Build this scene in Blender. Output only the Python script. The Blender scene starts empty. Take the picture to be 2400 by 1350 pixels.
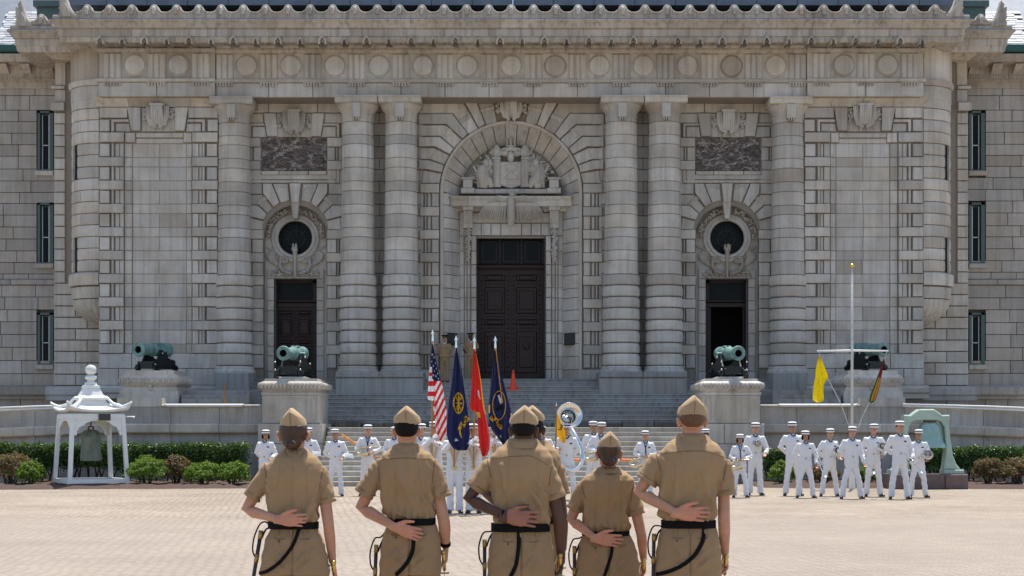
import bpy, bmesh, math, random
import numpy as np
from mathutils import Vector, Matrix, noise
from mathutils.bvhtree import BVHTree

# ------------------------------------------------------------------ camera, sky, sun, exposure
F = 3800.0; CZ = 1.63; HY = 1010.0; CXP = 1200.0        # focal length (photo pixels), eye height, horizon row, centre column
S = bpy.context.scene
COL = S.collection
cam = bpy.data.cameras.new('camera'); camo = bpy.data.objects.new('camera', cam); COL.objects.link(camo)
cam.sensor_width = 36.0; cam.lens = 36.0 * F / 2400.0; cam.shift_y = (HY - 675.0) / 2400.0
cam.clip_start = 0.1; cam.clip_end = 2000
camo.location = (0, 0, CZ); camo.rotation_euler = (math.radians(90), 0, 0)
S.camera = camo
SUN_EL, SUN_AZ = math.radians(72.0), math.radians(14.0)   # azimuth from +Y (behind the hall) towards +X
w = bpy.data.worlds.new('World'); S.world = w; w.use_nodes = True
nt = w.node_tree; nt.nodes.clear()
sky = nt.nodes.new('ShaderNodeTexSky'); sky.sky_type = 'NISHITA'; sky.sun_disc = False
sky.sun_elevation = SUN_EL; sky.sun_rotation = SUN_AZ; sky.air_density = 1.0; sky.dust_density = 1.5
bg = nt.nodes.new('ShaderNodeBackground'); bg.inputs['Strength'].default_value = 0.15
ow = nt.nodes.new('ShaderNodeOutputWorld')
nt.links.new(sky.outputs[0], bg.inputs['Color']); nt.links.new(bg.outputs[0], ow.inputs['Surface'])
sl = bpy.data.lights.new('sun', 'SUN'); sl.energy = 4.5; sl.angle = math.radians(0.53); sl.color = (1.0, 0.95, 0.87)
so = bpy.data.objects.new('sun', sl); COL.objects.link(so)
sd = Vector((math.sin(SUN_AZ) * math.cos(SUN_EL), math.cos(SUN_AZ) * math.cos(SUN_EL), math.sin(SUN_EL)))
so.rotation_euler = sd.to_track_quat('Z', 'Y').to_euler(); so.location = (0, 0, 60)
S.view_settings.view_transform = 'Standard'; S.view_settings.look = 'None'
S.view_settings.exposure = 0.42; S.view_settings.gamma = 1.0; S.view_settings.use_curve_mapping = False
S.cycles.use_denoising = True
S.cycles.max_bounces = 6; S.cycles.diffuse_bounces = 4; S.cycles.glossy_bounces = 3; S.cycles.transmission_bounces = 4

# ------------------------------------------------------------------ helpers
R = random.Random(7)
RN = np.random.default_rng(11)
pi = math.pi; sin = math.sin; cos = math.cos
def X(px, Y): return (px - CXP) / F * Y
def Z(py, Y): return CZ + (HY - py) / F * Y
def P(px, py, Y): return Vector((X(px, Y), Y, Z(py, Y)))
def lerp(a, b, t): return a + (b - a) * t

class MB:
    def __init__(s): s.v = []; s.f = []; s.m = []
    def add(s, vs, fs, mi=0):
        o = len(s.v); s.v.extend([tuple(p) for p in vs]); s.f.extend([tuple(i + o for i in q) for q in fs]); s.m.extend([mi] * len(fs)); return s
    def box(s, x0, x1, y0, y1, z0, z1, mi=0):
        return s.add([(x0,y0,z0),(x1,y0,z0),(x1,y1,z0),(x0,y1,z0),(x0,y0,z1),(x1,y0,z1),(x1,y1,z1),(x0,y1,z1)],
              [(0,3,2,1),(4,5,6,7),(0,1,5,4),(1,2,6,5),(2,3,7,6),(3,0,4,7)], mi)
    def cbox(s, x0, x1, y0, y1, z0, z1, c=.012, mi=0):           # front face (towards -Y) has chamfered edges
        v = [(x0+c,y0,z0+c),(x1-c,y0,z0+c),(x1-c,y0,z1-c),(x0+c,y0,z1-c),(x0,y0+c,z0),(x1,y0+c,z0),(x1,y0+c,z1),(x0,y0+c,z1),
             (x0,y1,z0),(x1,y1,z0),(x1,y1,z1),(x0,y1,z1)]
        q = [(0,1,2,3)]
        for i in range(4):
            j = (i+1) % 4; q += [(i+4,j+4,j,i), (i+8,j+8,j+4,i+4)]
        q += [(11,10,9,8)]
        return s.add(v, q, mi)
    def poly(s, pts, y0, y1, c=.012, mi=0):                        # prism along Y with chamfered front, pts (x,z)
        a = sum(pts[i][0]*pts[(i+1)%len(pts)][1]-pts[(i+1)%len(pts)][0]*pts[i][1] for i in range(len(pts)))
        if a < 0: pts = pts[::-1]
        n = len(pts); ins = []
        for i in range(n):
            p = Vector(pts[i]).to_2d(); e0 = (p - Vector(pts[i-1])).normalized(); e1 = (Vector(pts[(i+1) % n]) - p).normalized()
            n0 = Vector((-e0.y, e0.x)); n1 = Vector((-e1.y, e1.x)); b = n0 + n1
            L = max(b.length, .3); b = b / L; k = c / max(b.dot(n0), .35); ins.append(p + b * k)
        v = [(p.x, y0, p.y) for p in ins] + [(p[0], y0 + c, p[1]) for p in pts] + [(p[0], y1, p[1]) for p in pts]
        q = [tuple(range(n)), tuple(reversed(range(2*n, 3*n)))]
        for i in range(n):
            j = (i+1) % n; q += [(n+i, n+j, j, i), (2*n+i, 2*n+j, n+j, n+i)]
        return s.add(v, q, mi)
    def lathe(s, prof, cx, cy, cz=0, a0=0, a1=2*pi, n=24, mi=0, fn=None, cap=True):   # prof (r,z); angle 0 = -Y, grows towards -X
        full = abs(a1 - a0) > 2*pi - 1e-4; m = n if full else n + 1; k = len(prof); vs = []
        for i in range(m):
            a = a0 + (a1 - a0) * i / n
            for (r, z) in prof:
                if fn: r = fn(r, z, a)
                vs.append((cx - sin(a) * r, cy - cos(a) * r, cz + z))
        fs = []
        for i in range(n):
            j = (i + 1) % m
            for t in range(k - 1): fs.append((i*k+t, i*k+t+1, j*k+t+1, j*k+t))
        if cap and full:
            if prof[0][0] > 1e-4: fs.append(tuple(i*k for i in range(m)))
            if prof[-1][0] > 1e-4: fs.append(tuple(i*k+k-1 for i in reversed(range(m))))
        if not full:
            fs.append(tuple(range(k))); fs.append(tuple(reversed(range((m-1)*k, m*k))))
        return s.add(vs, fs, mi)
    def loft(s, rings, mi=0, cap=True, closed=True):
        n = len(rings[0]); vs = [p for r in rings for p in r]; fs = []
        for i in range(len(rings) - 1):
            for j in range(n if closed else n - 1):
                k = (j+1) % n; fs.append((i*n+j, i*n+k, (i+1)*n+k, (i+1)*n+j))
        if cap and closed: fs += [tuple(reversed(range(n))), tuple(range((len(rings)-1)*n, len(rings)*n))]
        return s.add(vs, fs, mi)
    def tube(s, pts, r, n=8, mi=0, cap=True, flat=None):           # r number or list; flat=(axis vector, ratio) squashes the section
        pts = [Vector(p) for p in pts]; k = len(pts); rs = r if isinstance(r, (list, tuple)) else [r] * k; rings = []; up = None
        for i in range(k):
            t = (pts[min(i+1, k-1)] - pts[max(i-1, 0)]).normalized()
            if up is None:
                up = Vector((0,0,1)) if abs(t.z) < .9 else Vector((0,1,0))
                if flat: up = Vector(flat[0])
            u = (up - t * up.dot(t)).normalized(); b = t.cross(u); up = u
            ra = rs[i][0] if isinstance(rs[i], tuple) else rs[i]; rb = rs[i][1] if isinstance(rs[i], tuple) else rs[i]
            if flat and not isinstance(rs[i], tuple): ra = rs[i] * flat[1]
            rings.append([pts[i] + u * (cos(2*pi*j/n) * ra) + b * (sin(2*pi*j/n) * rb) for j in range(n)])
        return s.loft(rings, mi, cap)
    def ell(s, c, r, nu=10, nv=7, mi=0, rot=None):
        c = Vector(c); r = (r, r, r) if not isinstance(r, (tuple, list)) else r; rings = []
        for i in range(nv + 1):
            a = -pi/2 + pi * i / nv; a = max(min(a, pi/2 - .02), -pi/2 + .02); ring = []
            for j in range(nu):
                b = 2*pi*j/nu; p = Vector((cos(a)*cos(b)*r[0], cos(a)*sin(b)*r[1], sin(a)*r[2]))
                if rot: p = rot @ p
                ring.append(c + p)
            rings.append(ring)
        return s.loft(rings, mi)
    def sweepx(s, prof, x0, x1, mi=0):                             # prof (y,z) closed, extruded along X
        return s.loft([[(x0, y, z) for y, z in prof], [(x1, y, z) for y, z in prof]], mi)
    def build(s, name, mats, parent=None, smooth=False, inv=None, fixn=False):
        me = bpy.data.meshes.new(name); me.from_pydata(s.v, [], s.f)
        if not isinstance(mats, (list, tuple)): mats = [mats]
        for m in mats: me.materials.append(m)
        if len(mats) > 1: me.polygons.foreach_set('material_index', np.array(s.m, dtype=np.int32))
        if smooth: me.polygons.foreach_set('use_smooth', np.ones(len(me.polygons), dtype=bool))
        if fixn:
            bm = bmesh.new(); bm.from_mesh(me); bmesh.ops.recalc_face_normals(bm, faces=bm.faces); bm.to_mesh(me); bm.free()
        return link(name, me, parent)
def link(name, me, parent=None):
    o = bpy.data.objects.new(name, me); COL.objects.link(o)
    if parent is not None:
        o.parent = parent
        if parent.type == 'EMPTY': o.matrix_parent_inverse = Matrix.Translation(-Vector(parent.location))
    return o
def tag(o, label=None, cat=None, group=None, kind=None):
    if label: o['label'] = label
    if cat: o['category'] = cat
    if group: o['group'] = group
    if kind: o['kind'] = kind
    return o
def thing(name, loc, label, cat, group=None):
    o = bpy.data.objects.new(name, None); COL.objects.link(o); o.location = loc; o.empty_display_size = .3
    return tag(o, label, cat, group)
def autosmooth(o, ang=35):
    me = o.data; me.polygons.foreach_set('use_smooth', np.ones(len(me.polygons), dtype=bool))
    try: me.set_sharp_from_angle(angle=math.radians(ang))
    except Exception: pass
    return o
def crom(pts, n):                                                   # Catmull-Rom through points (any dimension), n samples per span
    pts = [np.array(p, dtype=float) for p in pts]; out = []
    for i in range(len(pts) - 1):
        a = pts[max(i-1, 0)]; b = pts[i]; c = pts[i+1]; d = pts[min(i+2, len(pts)-1)]
        for k in range(n):
            t = k / n; out.append(.5 * ((2*b) + (c-a)*t + (2*a-5*b+4*c-d)*t*t + (3*b-a-3*c+d)*t**3))
    out.append(pts[-1]); return out
TMP = bpy.data.scenes.new('workbench')                              # scratch scene for evaluating modifiers
def remesh(mb, voxel, smooth=4, fac=.5, adapt=0):                   # one continuous surface out of overlapping closed shapes
    me = bpy.data.meshes.new('tmp'); me.from_pydata(mb.v, [], mb.f)
    bm = bmesh.new(); bm.from_mesh(me); bmesh.ops.recalc_face_normals(bm, faces=bm.faces); bm.to_mesh(me); bm.free()
    o = bpy.data.objects.new('tmp', me); TMP.collection.objects.link(o)
    m = o.modifiers.new('r', 'REMESH'); m.mode = 'VOXEL'; m.voxel_size = voxel; m.adaptivity = adapt; m.use_smooth_shade = True
    if smooth:
        k = o.modifiers.new('s', 'SMOOTH'); k.factor = fac; k.iterations = smooth
    vl = TMP.view_layers[0]; vl.update(); dg = vl.depsgraph
    r = bpy.data.meshes.new_from_object(o.evaluated_get(dg))
    bpy.data.objects.remove(o); bpy.data.meshes.remove(me)
    r.polygons.foreach_set('use_smooth', np.ones(len(r.polygons), dtype=bool))
    return r
def coords(me):
    a = np.empty(len(me.vertices) * 3, dtype=np.float32); me.vertices.foreach_get('co', a); return a.reshape(-1, 3)
def normals(me):
    a = np.empty(len(me.vertices) * 3, dtype=np.float32); me.vertices.foreach_get('normal', a); return a.reshape(-1, 3)
def setco(me, a): me.vertices.foreach_set('co', np.ascontiguousarray(a, dtype=np.float32).ravel()); me.update()
def bvh(me): return BVHTree.FromPolygons([v.co for v in me.vertices], [tuple(p.vertices) for p in me.polygons])

# ------------------------------------------------------------------ materials
def newmat(name):
    m = bpy.data.materials.new(name); m.use_nodes = True; nt = m.node_tree; b = nt.nodes['Principled BSDF']; return m, nt, b
def N(nt, t, **k):
    n = nt.nodes.new(t)
    for a, v in k.items():
        if a in n.inputs.keys() if isinstance(a, str) else False: n.inputs[a].default_value = v
        else: setattr(n, a, v)
    return n
def ramp(nt, fac, stops):
    r = nt.nodes.new('ShaderNodeValToRGB'); cr = r.color_ramp
    while len(cr.elements) < len(stops): cr.elements.new(.5)
    for e, (p, c) in zip(cr.elements, stops): e.position = p; e.color = (*c, 1) if len(c) == 3 else c
    nt.links.new(fac, r.inputs[0]); return r.outputs[0]
def mixc(nt, fac, a, b, mode='MIX'):
    m = nt.nodes.new('ShaderNodeMix'); m.data_type = 'RGBA'; m.blend_type = mode
    for sck, val in ((m.inputs[0], fac), (m.inputs[6], a), (m.inputs[7], b)):
        if hasattr(val, 'links') or isinstance(val, bpy.types.NodeSocket): nt.links.new(val, sck)
        else: sck.default_value = val if not isinstance(val, tuple) else (*val, 1)
    return m.outputs[2]
def noisetex(nt, scale, detail=4, rough=.55, vec=None, stretch=None, coord='pos'):
    if vec is None:
        if coord == 'pos': vec = nt.nodes.new('ShaderNodeNewGeometry').outputs['Position']
        else: vec = nt.nodes.new('ShaderNodeTexCoord').outputs['Object']
    if stretch:
        mp = nt.nodes.new('ShaderNodeMapping'); mp.inputs['Scale'].default_value = stretch; nt.links.new(vec, mp.inputs[0]); vec = mp.outputs[0]
    n = nt.nodes.new('ShaderNodeTexNoise'); n.inputs['Scale'].default_value = scale; n.inputs['Detail'].default_value = detail; n.inputs['Roughness'].default_value = rough
    nt.links.new(vec, n.inputs['Vector']); return n.outputs['Fac']
def bump(nt, b, h, strength=.3, dist=.02):
    n = nt.nodes.new('ShaderNodeBump'); n.inputs['Strength'].default_value = strength; n.inputs['Distance'].default_value = dist
    nt.links.new(h, n.inputs['Height']); nt.links.new(n.outputs[0], b.inputs['Normal']); return n
def sc(c, k): return tuple(min(1, x * k) for x in c)
def mat_plain(name, c, rough=.6, metal=0.0, var=.15, scale=6, bs=0, bscale=60, bd=.004, coord='pos', spec=.5):
    m, nt, b = newmat(name); b.inputs['Roughness'].default_value = rough; b.inputs['Metallic'].default_value = metal
    b.inputs['Specular IOR Level'].default_value = spec
    n = noisetex(nt, scale, coord=coord)
    nt.links.new(ramp(nt, n, [(.25, sc(c, 1-var)), (.75, sc(c, 1+var))]), b.inputs['Base Color'])
    if bs: bump(nt, b, noisetex(nt, bscale, 3, coord=coord), bs, bd)
    return m
def mat_stone(name, c, brown=(.30,.235,.165), streak=.35, pbrown=.16, var=.22, rough=.85):
    m, nt, b = newmat(name); b.inputs['Roughness'].default_value = rough; b.inputs['Specular IOR Level'].default_value = .25
    oi = nt.nodes.new('ShaderNodeObjectInfo').outputs['Random']
    base = ramp(nt, oi, [(0, sc(c, 1-var)), (.35, sc(c, 1.0)), (.62, (c[0]*1.02, c[1]*.98, c[2]*.92)), (.8, sc(c, 1+var*.55)), (1-pbrown*.5, sc(c, .97)), (1, tuple(lerp(x, y, .55) for x, y in zip(c, brown)))])
    patch = ramp(nt, noisetex(nt, .9, 5, .62), [(.38, (0,0,0)), (.7, (1,1,1))])
    col = mixc(nt, .0, base, base); col = base
    f = nt.nodes.new('ShaderNodeMath'); f.operation = 'MULTIPLY'; f.inputs[1].default_value = .5; nt.links.new(patch, f.inputs[0])
    col = mixc(nt, f.outputs[0], col, brown)
    st = ramp(nt, noisetex(nt, 1.6, 5, .65, stretch=(3.4, 3.4, .16)), [(.47, (0,0,0)), (.72, (1,1,1))])
    g = nt.nodes.new('ShaderNodeMath'); g.operation = 'MULTIPLY'; g.inputs[1].default_value = streak; nt.links.new(st, g.inputs[0])
    col = mixc(nt, g.outputs[0], col, sc(c, .36))
    sp = noisetex(nt, 38, 4, .7)
    col = mixc(nt, .30, col, ramp(nt, sp, [(.3, (.25,.25,.25)), (.7, (.75,.75,.75))]), 'OVERLAY')
    nt.links.new(col, b.inputs['Base Color'])
    bump(nt, b, noisetex(nt, 22, 6, .65), .35, .012)
    return m
STONE = mat_stone('granite', (.60,.566,.510), streak=.5)
STONE_B = mat_stone('granite_band', (.62,.58,.515), pbrown=.4, streak=.45)
STONE_W = mat_stone('granite_wing', (.47,.443,.405), streak=.5)
STONE_C = mat_stone('granite_cornice', (.53,.49,.43), streak=.85, var=.12)
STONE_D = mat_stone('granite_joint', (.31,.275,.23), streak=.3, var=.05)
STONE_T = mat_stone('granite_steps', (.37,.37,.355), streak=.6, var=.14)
STONE_P = mat_stone('granite_pedestal', (.56,.53,.48), brown=(.33,.25,.16), streak=.5)
CARVE = mat_stone('carved_stone', (.56,.525,.465), streak=.6, var=.08)
BRONZE_D = mat_plain('dark_bronze', (.026,.0115,.009), .5, .25, .3, 9, .2, 40, .003)
BRONZE_R, _nt, _b = newmat('relief_bronze'); _b.inputs['Roughness'].default_value = .45; _b.inputs['Metallic'].default_value = .15
_n = noisetex(_nt, 1.7, 7, .62, stretch=(1, 1, 1.7)); _c = ramp(_nt, _n, [(.0, (.10,.08,.068)), (.455, (.085,.066,.056)), (.487, (.17,.14,.12)), (.50, (.50,.44,.40)), (.513, (.17,.14,.12)), (.55, (.07,.055,.048)), (1, (.14,.115,.10))])
_n2 = noisetex(_nt, 4.2, 6, .6, stretch=(.7, 1, 2.2)); _c2 = ramp(_nt, _n2, [(.46, (0,0,0)), (.50, (1,1,1)), (.54, (0,0,0))])
_nt.links.new(mixc(_nt, .35, _c, mixc(_nt, 1.0, _c2, (.42,.36,.32), 'MULTIPLY'), 'ADD'), _b.inputs['Base Color']); bump(_nt, _b, _n, .6, .05)
VERDI = mat_plain('verdigris_bronze', (.15,.27,.245), .62, .1, .55, 5, .3, 40, .006)
IRON = mat_plain('black_iron', (.012,.018,.02), .38, .3, .3, 20)
GREENP = mat_plain('green_paint', (.075,.12,.11), .5, 0, .15, 6)
DARKG = mat_plain('dark_glass', (.008,.011,.014), .3, 0, .3, 2, spec=.12)
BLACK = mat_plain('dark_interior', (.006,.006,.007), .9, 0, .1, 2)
LEAD = mat_plain('lead_roof', (.13,.16,.20), .55, .2, .2, 3)
WHITEP = mat_plain('white_paint', (.74,.75,.73), .45, 0, .07, 5, .1, 30, .003)
# ================================================================== the hall (central block)
W = 58.46; YE = 57.70; YC = 57.62; YF = 57.30; MIR = 2396
hall = thing('academy_hall', (0, W, 0), 'grey granite hall with paired banded columns, arched bronze doorway and round windows', 'building')
def mx(px, s): return px if s == 0 else MIR - px
def zz(py): return Z(py, W)
def xs(a, b, s, Y):
    a, b = mx(a, s), mx(b, s); a, b = min(a, b), max(a, b); return X(a, Y), X(b, Y)
GAP = .011
def stone(par, a, b, t, u, Y, proud, s=0, name='stone', mat=None, c=.014, depth=.16, z=zz):
    x0, x1 = xs(a, b, s, Y)
    return MB().cbox(x0+GAP, x1-GAP, Y-proud, Y-proud+depth, z(u)+GAP, z(t)-GAP, c).build(name, mat or STONE, par)
def spoly(par, pts, Y, proud, s=0, name='voussoir', mat=None, c=.014, depth=.2, gap=True):
    q = [(X(mx(px, s), Y), zz(py)) for px, py in pts]
    if gap:
        cx = sum(p[0] for p in q)/len(q); cz = sum(p[1] for p in q)/len(q)
        k = []
        for x, z_ in q:
            d = Vector((cx-x, cz-z_)); d = d / max(d.length, .01) * GAP * 1.3; k.append((x + d.x, z_ + d.y))
        q = k
    return MB().poly(q, Y-proud, Y-proud+depth, c).build(name, mat or STONE, par)
BANDS = [539 + 54*k for k in range(-4, 6)]                # tops of the 22 px proud courses
def courses(t, u):                                        # (top, bottom, is_band) from t down to u
    out = []
    for b in BANDS:
        for q in ((b, b+22, True), (b+22, b+54, False)):
            if q[1] > t + 6 and q[0] < u - 6: out.append((max(q[0], t), min(q[1], u), q[2]))
    return out

def end_bay(s):
    x0, x1 = xs(232, 516, s, YE)
    wall = MB().box(x0, x1, YE+.05, W+.3, 0, zz(232)).build('end_bay_wall', STONE_D, hall)
    for t, u, band in courses(345, 831):
        if band:
            stone(wall, 233, 291, t, u, YE, .12, s, mat=STONE_B); stone(wall, 451, 512, t, u, YE, .12, s, mat=STONE_B)
        else:
            stone(wall, 234, 258, t+1, u-1, YE, .08, s); stone(wall, 270, 281, t, u, YE, .02, s); stone(wall, 281, 291, t, u, YE, .045, s)
            x0, x1 = xs(262, 267, s, YE); MB().cbox(x0, x1, YE-.06, YE+.1, zz(u), zz(t), .02).build('fillet', STONE, wall)
            stone(wall, 451, 466, t, u, YE, .045, s); x0, x1 = xs(475, 480, s, YE); MB().cbox(x0, x1, YE-.06, YE+.1, zz(u), zz(t), .02).build('fillet', STONE, wall)
            stone(wall, 466, 474, t, u, YE, .01, s); stone(wall, 485, 510, t+1, u-1, YE, .08, s)
        stone(wall, 292, 310, t, u, YE, -.0, s); stone(wall, 437, 450, t, u, YE, -.0, s)
        if band and R.random() < .6: stone(wall, 310, 437, t, u, YE, -.035, s, 'panel_stone')
        else:
            k = 373 + R.choice((0, 0, 1, -1)); stone(wall, 310, k, t, u, YE, -.035, s, 'panel_stone'); stone(wall, k, 437, t, u, YE, -.035, s, 'panel_stone')
    # head of the bay: impost moulding, flat arch with cartouche, lintel courses
    zc = [(YE+.1, zz(261)), (YE-.06, zz(261)), (YE-.10, zz(256)), (YE-.20, zz(250)), (YE-.34, zz(241)), (YE-.34, zz(238)), (YE-.38, zz(237)), (YE-.38, zz(231)), (YE+.1, zz(231))]
    cuts = [222, 300, 372, 446, 521]
    for a, b in zip(cuts, cuts[1:]):
        q0, q1 = xs(a, b, s, YE-.2); MB().sweepx(zc, q0+.006, q1-.006).build('impost_stone', STONE_B, wall, fixn=True)
    for a, b in ((234, 300), (442, 512)): stone(wall, a, b, 262, 287, YE, .10, s)
    for a, b in ((300, 442),): stone(wall, 331, 411, 262, 318, YE, .02, s, mat=CARVE)
    spoly(wall, [(299, 262), (331, 262), (331, 317), (309, 317)], YE, .13, s); spoly(wall, [(411, 262), (443, 262), (433, 317), (411, 317)], YE, .13, s)
    for a, b, m in ((234, 258, 0), (487, 512, 0)): stone(wall, a, b, 290, 318, YE, .08, s)
    for q in ([(262, 290), (302, 290), (304, 296), (268, 296), (268, 318), (262, 318)], [(481, 290), (441, 290), (439, 296), (475, 296), (475, 318), (481, 318)]): spoly(wall, q, YE, .09, s, 'frame_stone', gap=False)
    for q in ([(271, 299), (304, 299), (307, 318), (271, 318)], [(472, 299), (438, 299), (435, 318), (472, 318)]): spoly(wall, q, YE, .03, s, 'frame_stone')
    for a, b, p in ((234, 292, .12), (293, 318, .05), (430, 450, .05), (451, 512, .12)): stone(wall, a, b, 320, 343, YE, p, s, mat=STONE_B)
    stone(wall, 318, 430, 320, 332, YE, .03, s); stone(wall, 318, 430, 333, 345, YE, -.02, s)
    keystone(371, 287, 82, 62, YE-.02, s)
    # base courses
    for a, b in ((232, 310), (310, 400), (400, 516)): stone(wall, a, b, 831, 866, YE, .08, s)
    for a, b in ((232, 280), (280, 360), (360, 440), (440, 516)): stone(wall, a, b, 866, 905, YE, .16, s)
    x0, x1 = xs(222, 520, s, YE)
    MB().sweepx([(YE+.1, zz(935)), (YE-.22, zz(935)), (YE-.22, zz(925)), (YE-.30, zz(921)), (YE-.30, zz(912)), (YE-.18, zz(905)), (YE+.1, zz(905))], x0, x1).build('base_moulding', STONE, wall, fixn=True)
    return wall

def keystone(cx, cy, wd, ht, Y, s, name='keystone'):       # scroll keystone with drapery and leaf sprays, centre in W px
    c = Vector((X(mx(cx, s), Y), Y, zz(cy))); k = W / F; w_ = wd * k; h = ht * k
    mb = MB()
    for i in range(5):                                     # fluted scroll, leaning forward at its top
        x = c.x + (i - 2) * w_ * .066
        mb.tube([(x, Y-.26, c.z+h*.46), (x, Y-.30, c.z+h*.36), (x, Y-.24, c.z+h*.12), (x, Y-.16, c.z-h*.12), (x, Y-.16, c.z-h*.2), (x, Y-.08, c.z-h*.24)], w_*.042, 8)
    mb.box(c.x-w_*.2, c.x+w_*.2, Y-.34, Y, c.z+h*.42, c.z+h*.5)
    for q in (-1, 1):
        for j, (o, r) in enumerate(((.25, .035), (.30, .03), (.19, .03))):
            mb.tube([(c.x+q*w_*o, Y-.12, c.z+h*.42), (c.x+q*w_*(o-.005), Y-.16, c.z), (c.x+q*w_*(o*.72), Y-.15, c.z-h*.26), (c.x+q*w_*.04, Y-.13, c.z-h*(.36-.05*j))], w_*r, 6)
        for j in range(16):
            a = R.uniform(-.5, 1.1); rr = R.uniform(.08, .26)
            p = Vector((c.x + q*(w_*.27 + rr*w_*.75*cos(a)), Y-.05, c.z + h*.02 + rr*h*sin(a)*1.3))
            mb.ell(p, (w_*R.uniform(.03, .055), .06, h*R.uniform(.035, .07)), 6, 4, rot=Matrix.Rotation(R.uniform(-1, 1), 3, 'Y'))
        mb.tube([(c.x+q*w_*.1, Y-.1, c.z-h*.34), (c.x+q*w_*.11, Y-.08, c.z-h*.5)], w_*.03, 6)
    return autosmooth(mb.build(name, CARVE, hall, fixn=True), 50)

# ------------------------------------------------------------------ corner turrets on corbels
def turret(s):
    sg = 1 if s == 0 else -1
    Rr = 1.25; cx = X(mx(232, s), YE); cy = YE + Rr + .02
    a_out = [0, 115]
    core = MB().lathe([(Rr-.07, zz(700)), (Rr-.07, zz(120))], cx, cy, a0=0, a1=sg*math.radians(120), n=20).build('turret_core', STONE_D, hall, fixn=True)
    y = 262.0; k = 0
    while y < 664:
        u = min(y + 27, 668); prof = [(Rr-.05, zz(u)), (Rr-.005, zz(u)+.008), (Rr+.022, zz(u)+.05), (Rr+.028, lerp(zz(u), zz(y), .6)), (Rr+.01, zz(y)-.03), (Rr-.02, zz(y)-.014), (Rr-.05, zz(y)-.012)]
        mid = (y + u) / 2
        slit = 345 < mid < 428 or 560 < mid < 648
        cuts = [(0, 43), (58, 88), (88, 116)] if slit else ([(0, 34), (34, 76), (76, 116)] if k % 2 else [(0, 52), (52, 90), (90, 116)])
        for a, b in cuts:
            autosmooth(MB().lathe(prof, cx, cy, a0=sg*math.radians(a+.35), a1=sg*math.radians(b-.35), n=6).build('stone', R.choice((STONE, STONE, STONE_B)), core, fixn=True))
        y += 27; k += 1
    for t, u in ((340, 428), (556, 648)):                   # slit windows
        MB().lathe([(Rr-.06, zz(u)), (Rr-.06, zz(t))], cx, cy, a0=sg*math.radians(42), a1=sg*math.radians(59), n=4).build('slit_window', DARKG, core)
    def ring(name, pr, m=STONE, fn=None, n=22): return autosmooth(MB().lathe(pr, cx, cy, a0=0, a1=sg*math.radians(118), n=n, fn=fn).build(name, m, core, fixn=True))
    ring('corbel_band', [(Rr-.1, zz(672)), (Rr+.10, zz(672)), (Rr+.13, zz(666)), (Rr+.13, zz(646)), (Rr+.06, zz(643)), (Rr-.1, zz(643))])
    ring('leaf_band', [(Rr-.1, zz(702)), (Rr-.02, zz(702)), (Rr+.0, zz(698)), (Rr+.03, zz(676)), (Rr-.1, zz(676))], CARVE, lambda r, z, a: r + (.018*abs(sin(a*22)) if r > Rr-.05 else 0), 90)
    ring('gadroon_bowl', [(.1, zz(762)), (.45, zz(758)), (.78, zz(748)), (1.04, zz(733)), (1.17, zz(718)), (1.20, zz(704)), (.1, zz(704))], CARVE, lambda r, z, a: r * (1 + (.035*abs(sin(a*17 + z*.9)) if r > .3 else 0)), 120)
    # rounded frieze zone over the turret
    ring('frieze_drum', [(Rr-.2, Z(186, YE)), (Rr+.06, Z(186, YE)), (Rr+.06, Z(112, YE)), (Rr-.2, Z(112, YE))], STONE)
    ring('taenia', [(Rr-.1, Z(200, YE)), (Rr+.08, Z(200, YE)), (Rr+.13, Z(194, YE)), (Rr+.13, Z(187, YE)), (Rr-.1, Z(187, YE))], STONE_B)
    ring('architrave_ring', [(Rr-.1, Z(232, YE)), (Rr+.05, Z(232, YE)), (Rr+.04, Z(201, YE)), (Rr-.1, Z(201, YE))], STONE)
    ring('architrave_ring', [(Rr-.1, zz(262)), (Rr+.02, zz(262)), (Rr+.04, zz(234)), (Rr-.1, zz(234))], STONE_B)
    # back strip and wall under the corbel
    Yb = YE + Rr + .25; x0, x1 = xs(127, 240, s, Yb)
    wall = MB().box(x0, x1, Yb+.06, Yb+3.6, 0, Z(112, Yb)).build('return_wall', STONE_D, hall)
    y = 255; k = 0
    while y < 935:
        u = y + 27
        if y < 650: stone(wall, 127, 153, y, u-1, Yb, .03 + .02*(k % 2), s, z=zz)
        else:
            j = 178 if k % 2 else 205
            stone(wall, 127, j, y, u-1, Yb, .05, s); stone(wall, j, 238, y, u-1, Yb, .05, s)
        y += 27; k += 1
    for t, u, p in ((232, 252, .22), (200, 230, .03), (192, 200, .16), (112, 190, .0)): stone(wall, 122 if p > .1 else 129, 154, t, u, Yb, p, s)
    x0, x1 = xs(112, 240, s, Yb)
    MB().sweepx([(Yb+.1, zz(938)), (Yb-.30, zz(938)), (Yb-.30, zz(928)), (Yb-.36, zz(924)), (Yb-.34, zz(912)), (Yb-.2, zz(905)), (Yb+.1, zz(905))], x0, x1).build('base_moulding', STONE, wall, fixn=True)

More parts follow.
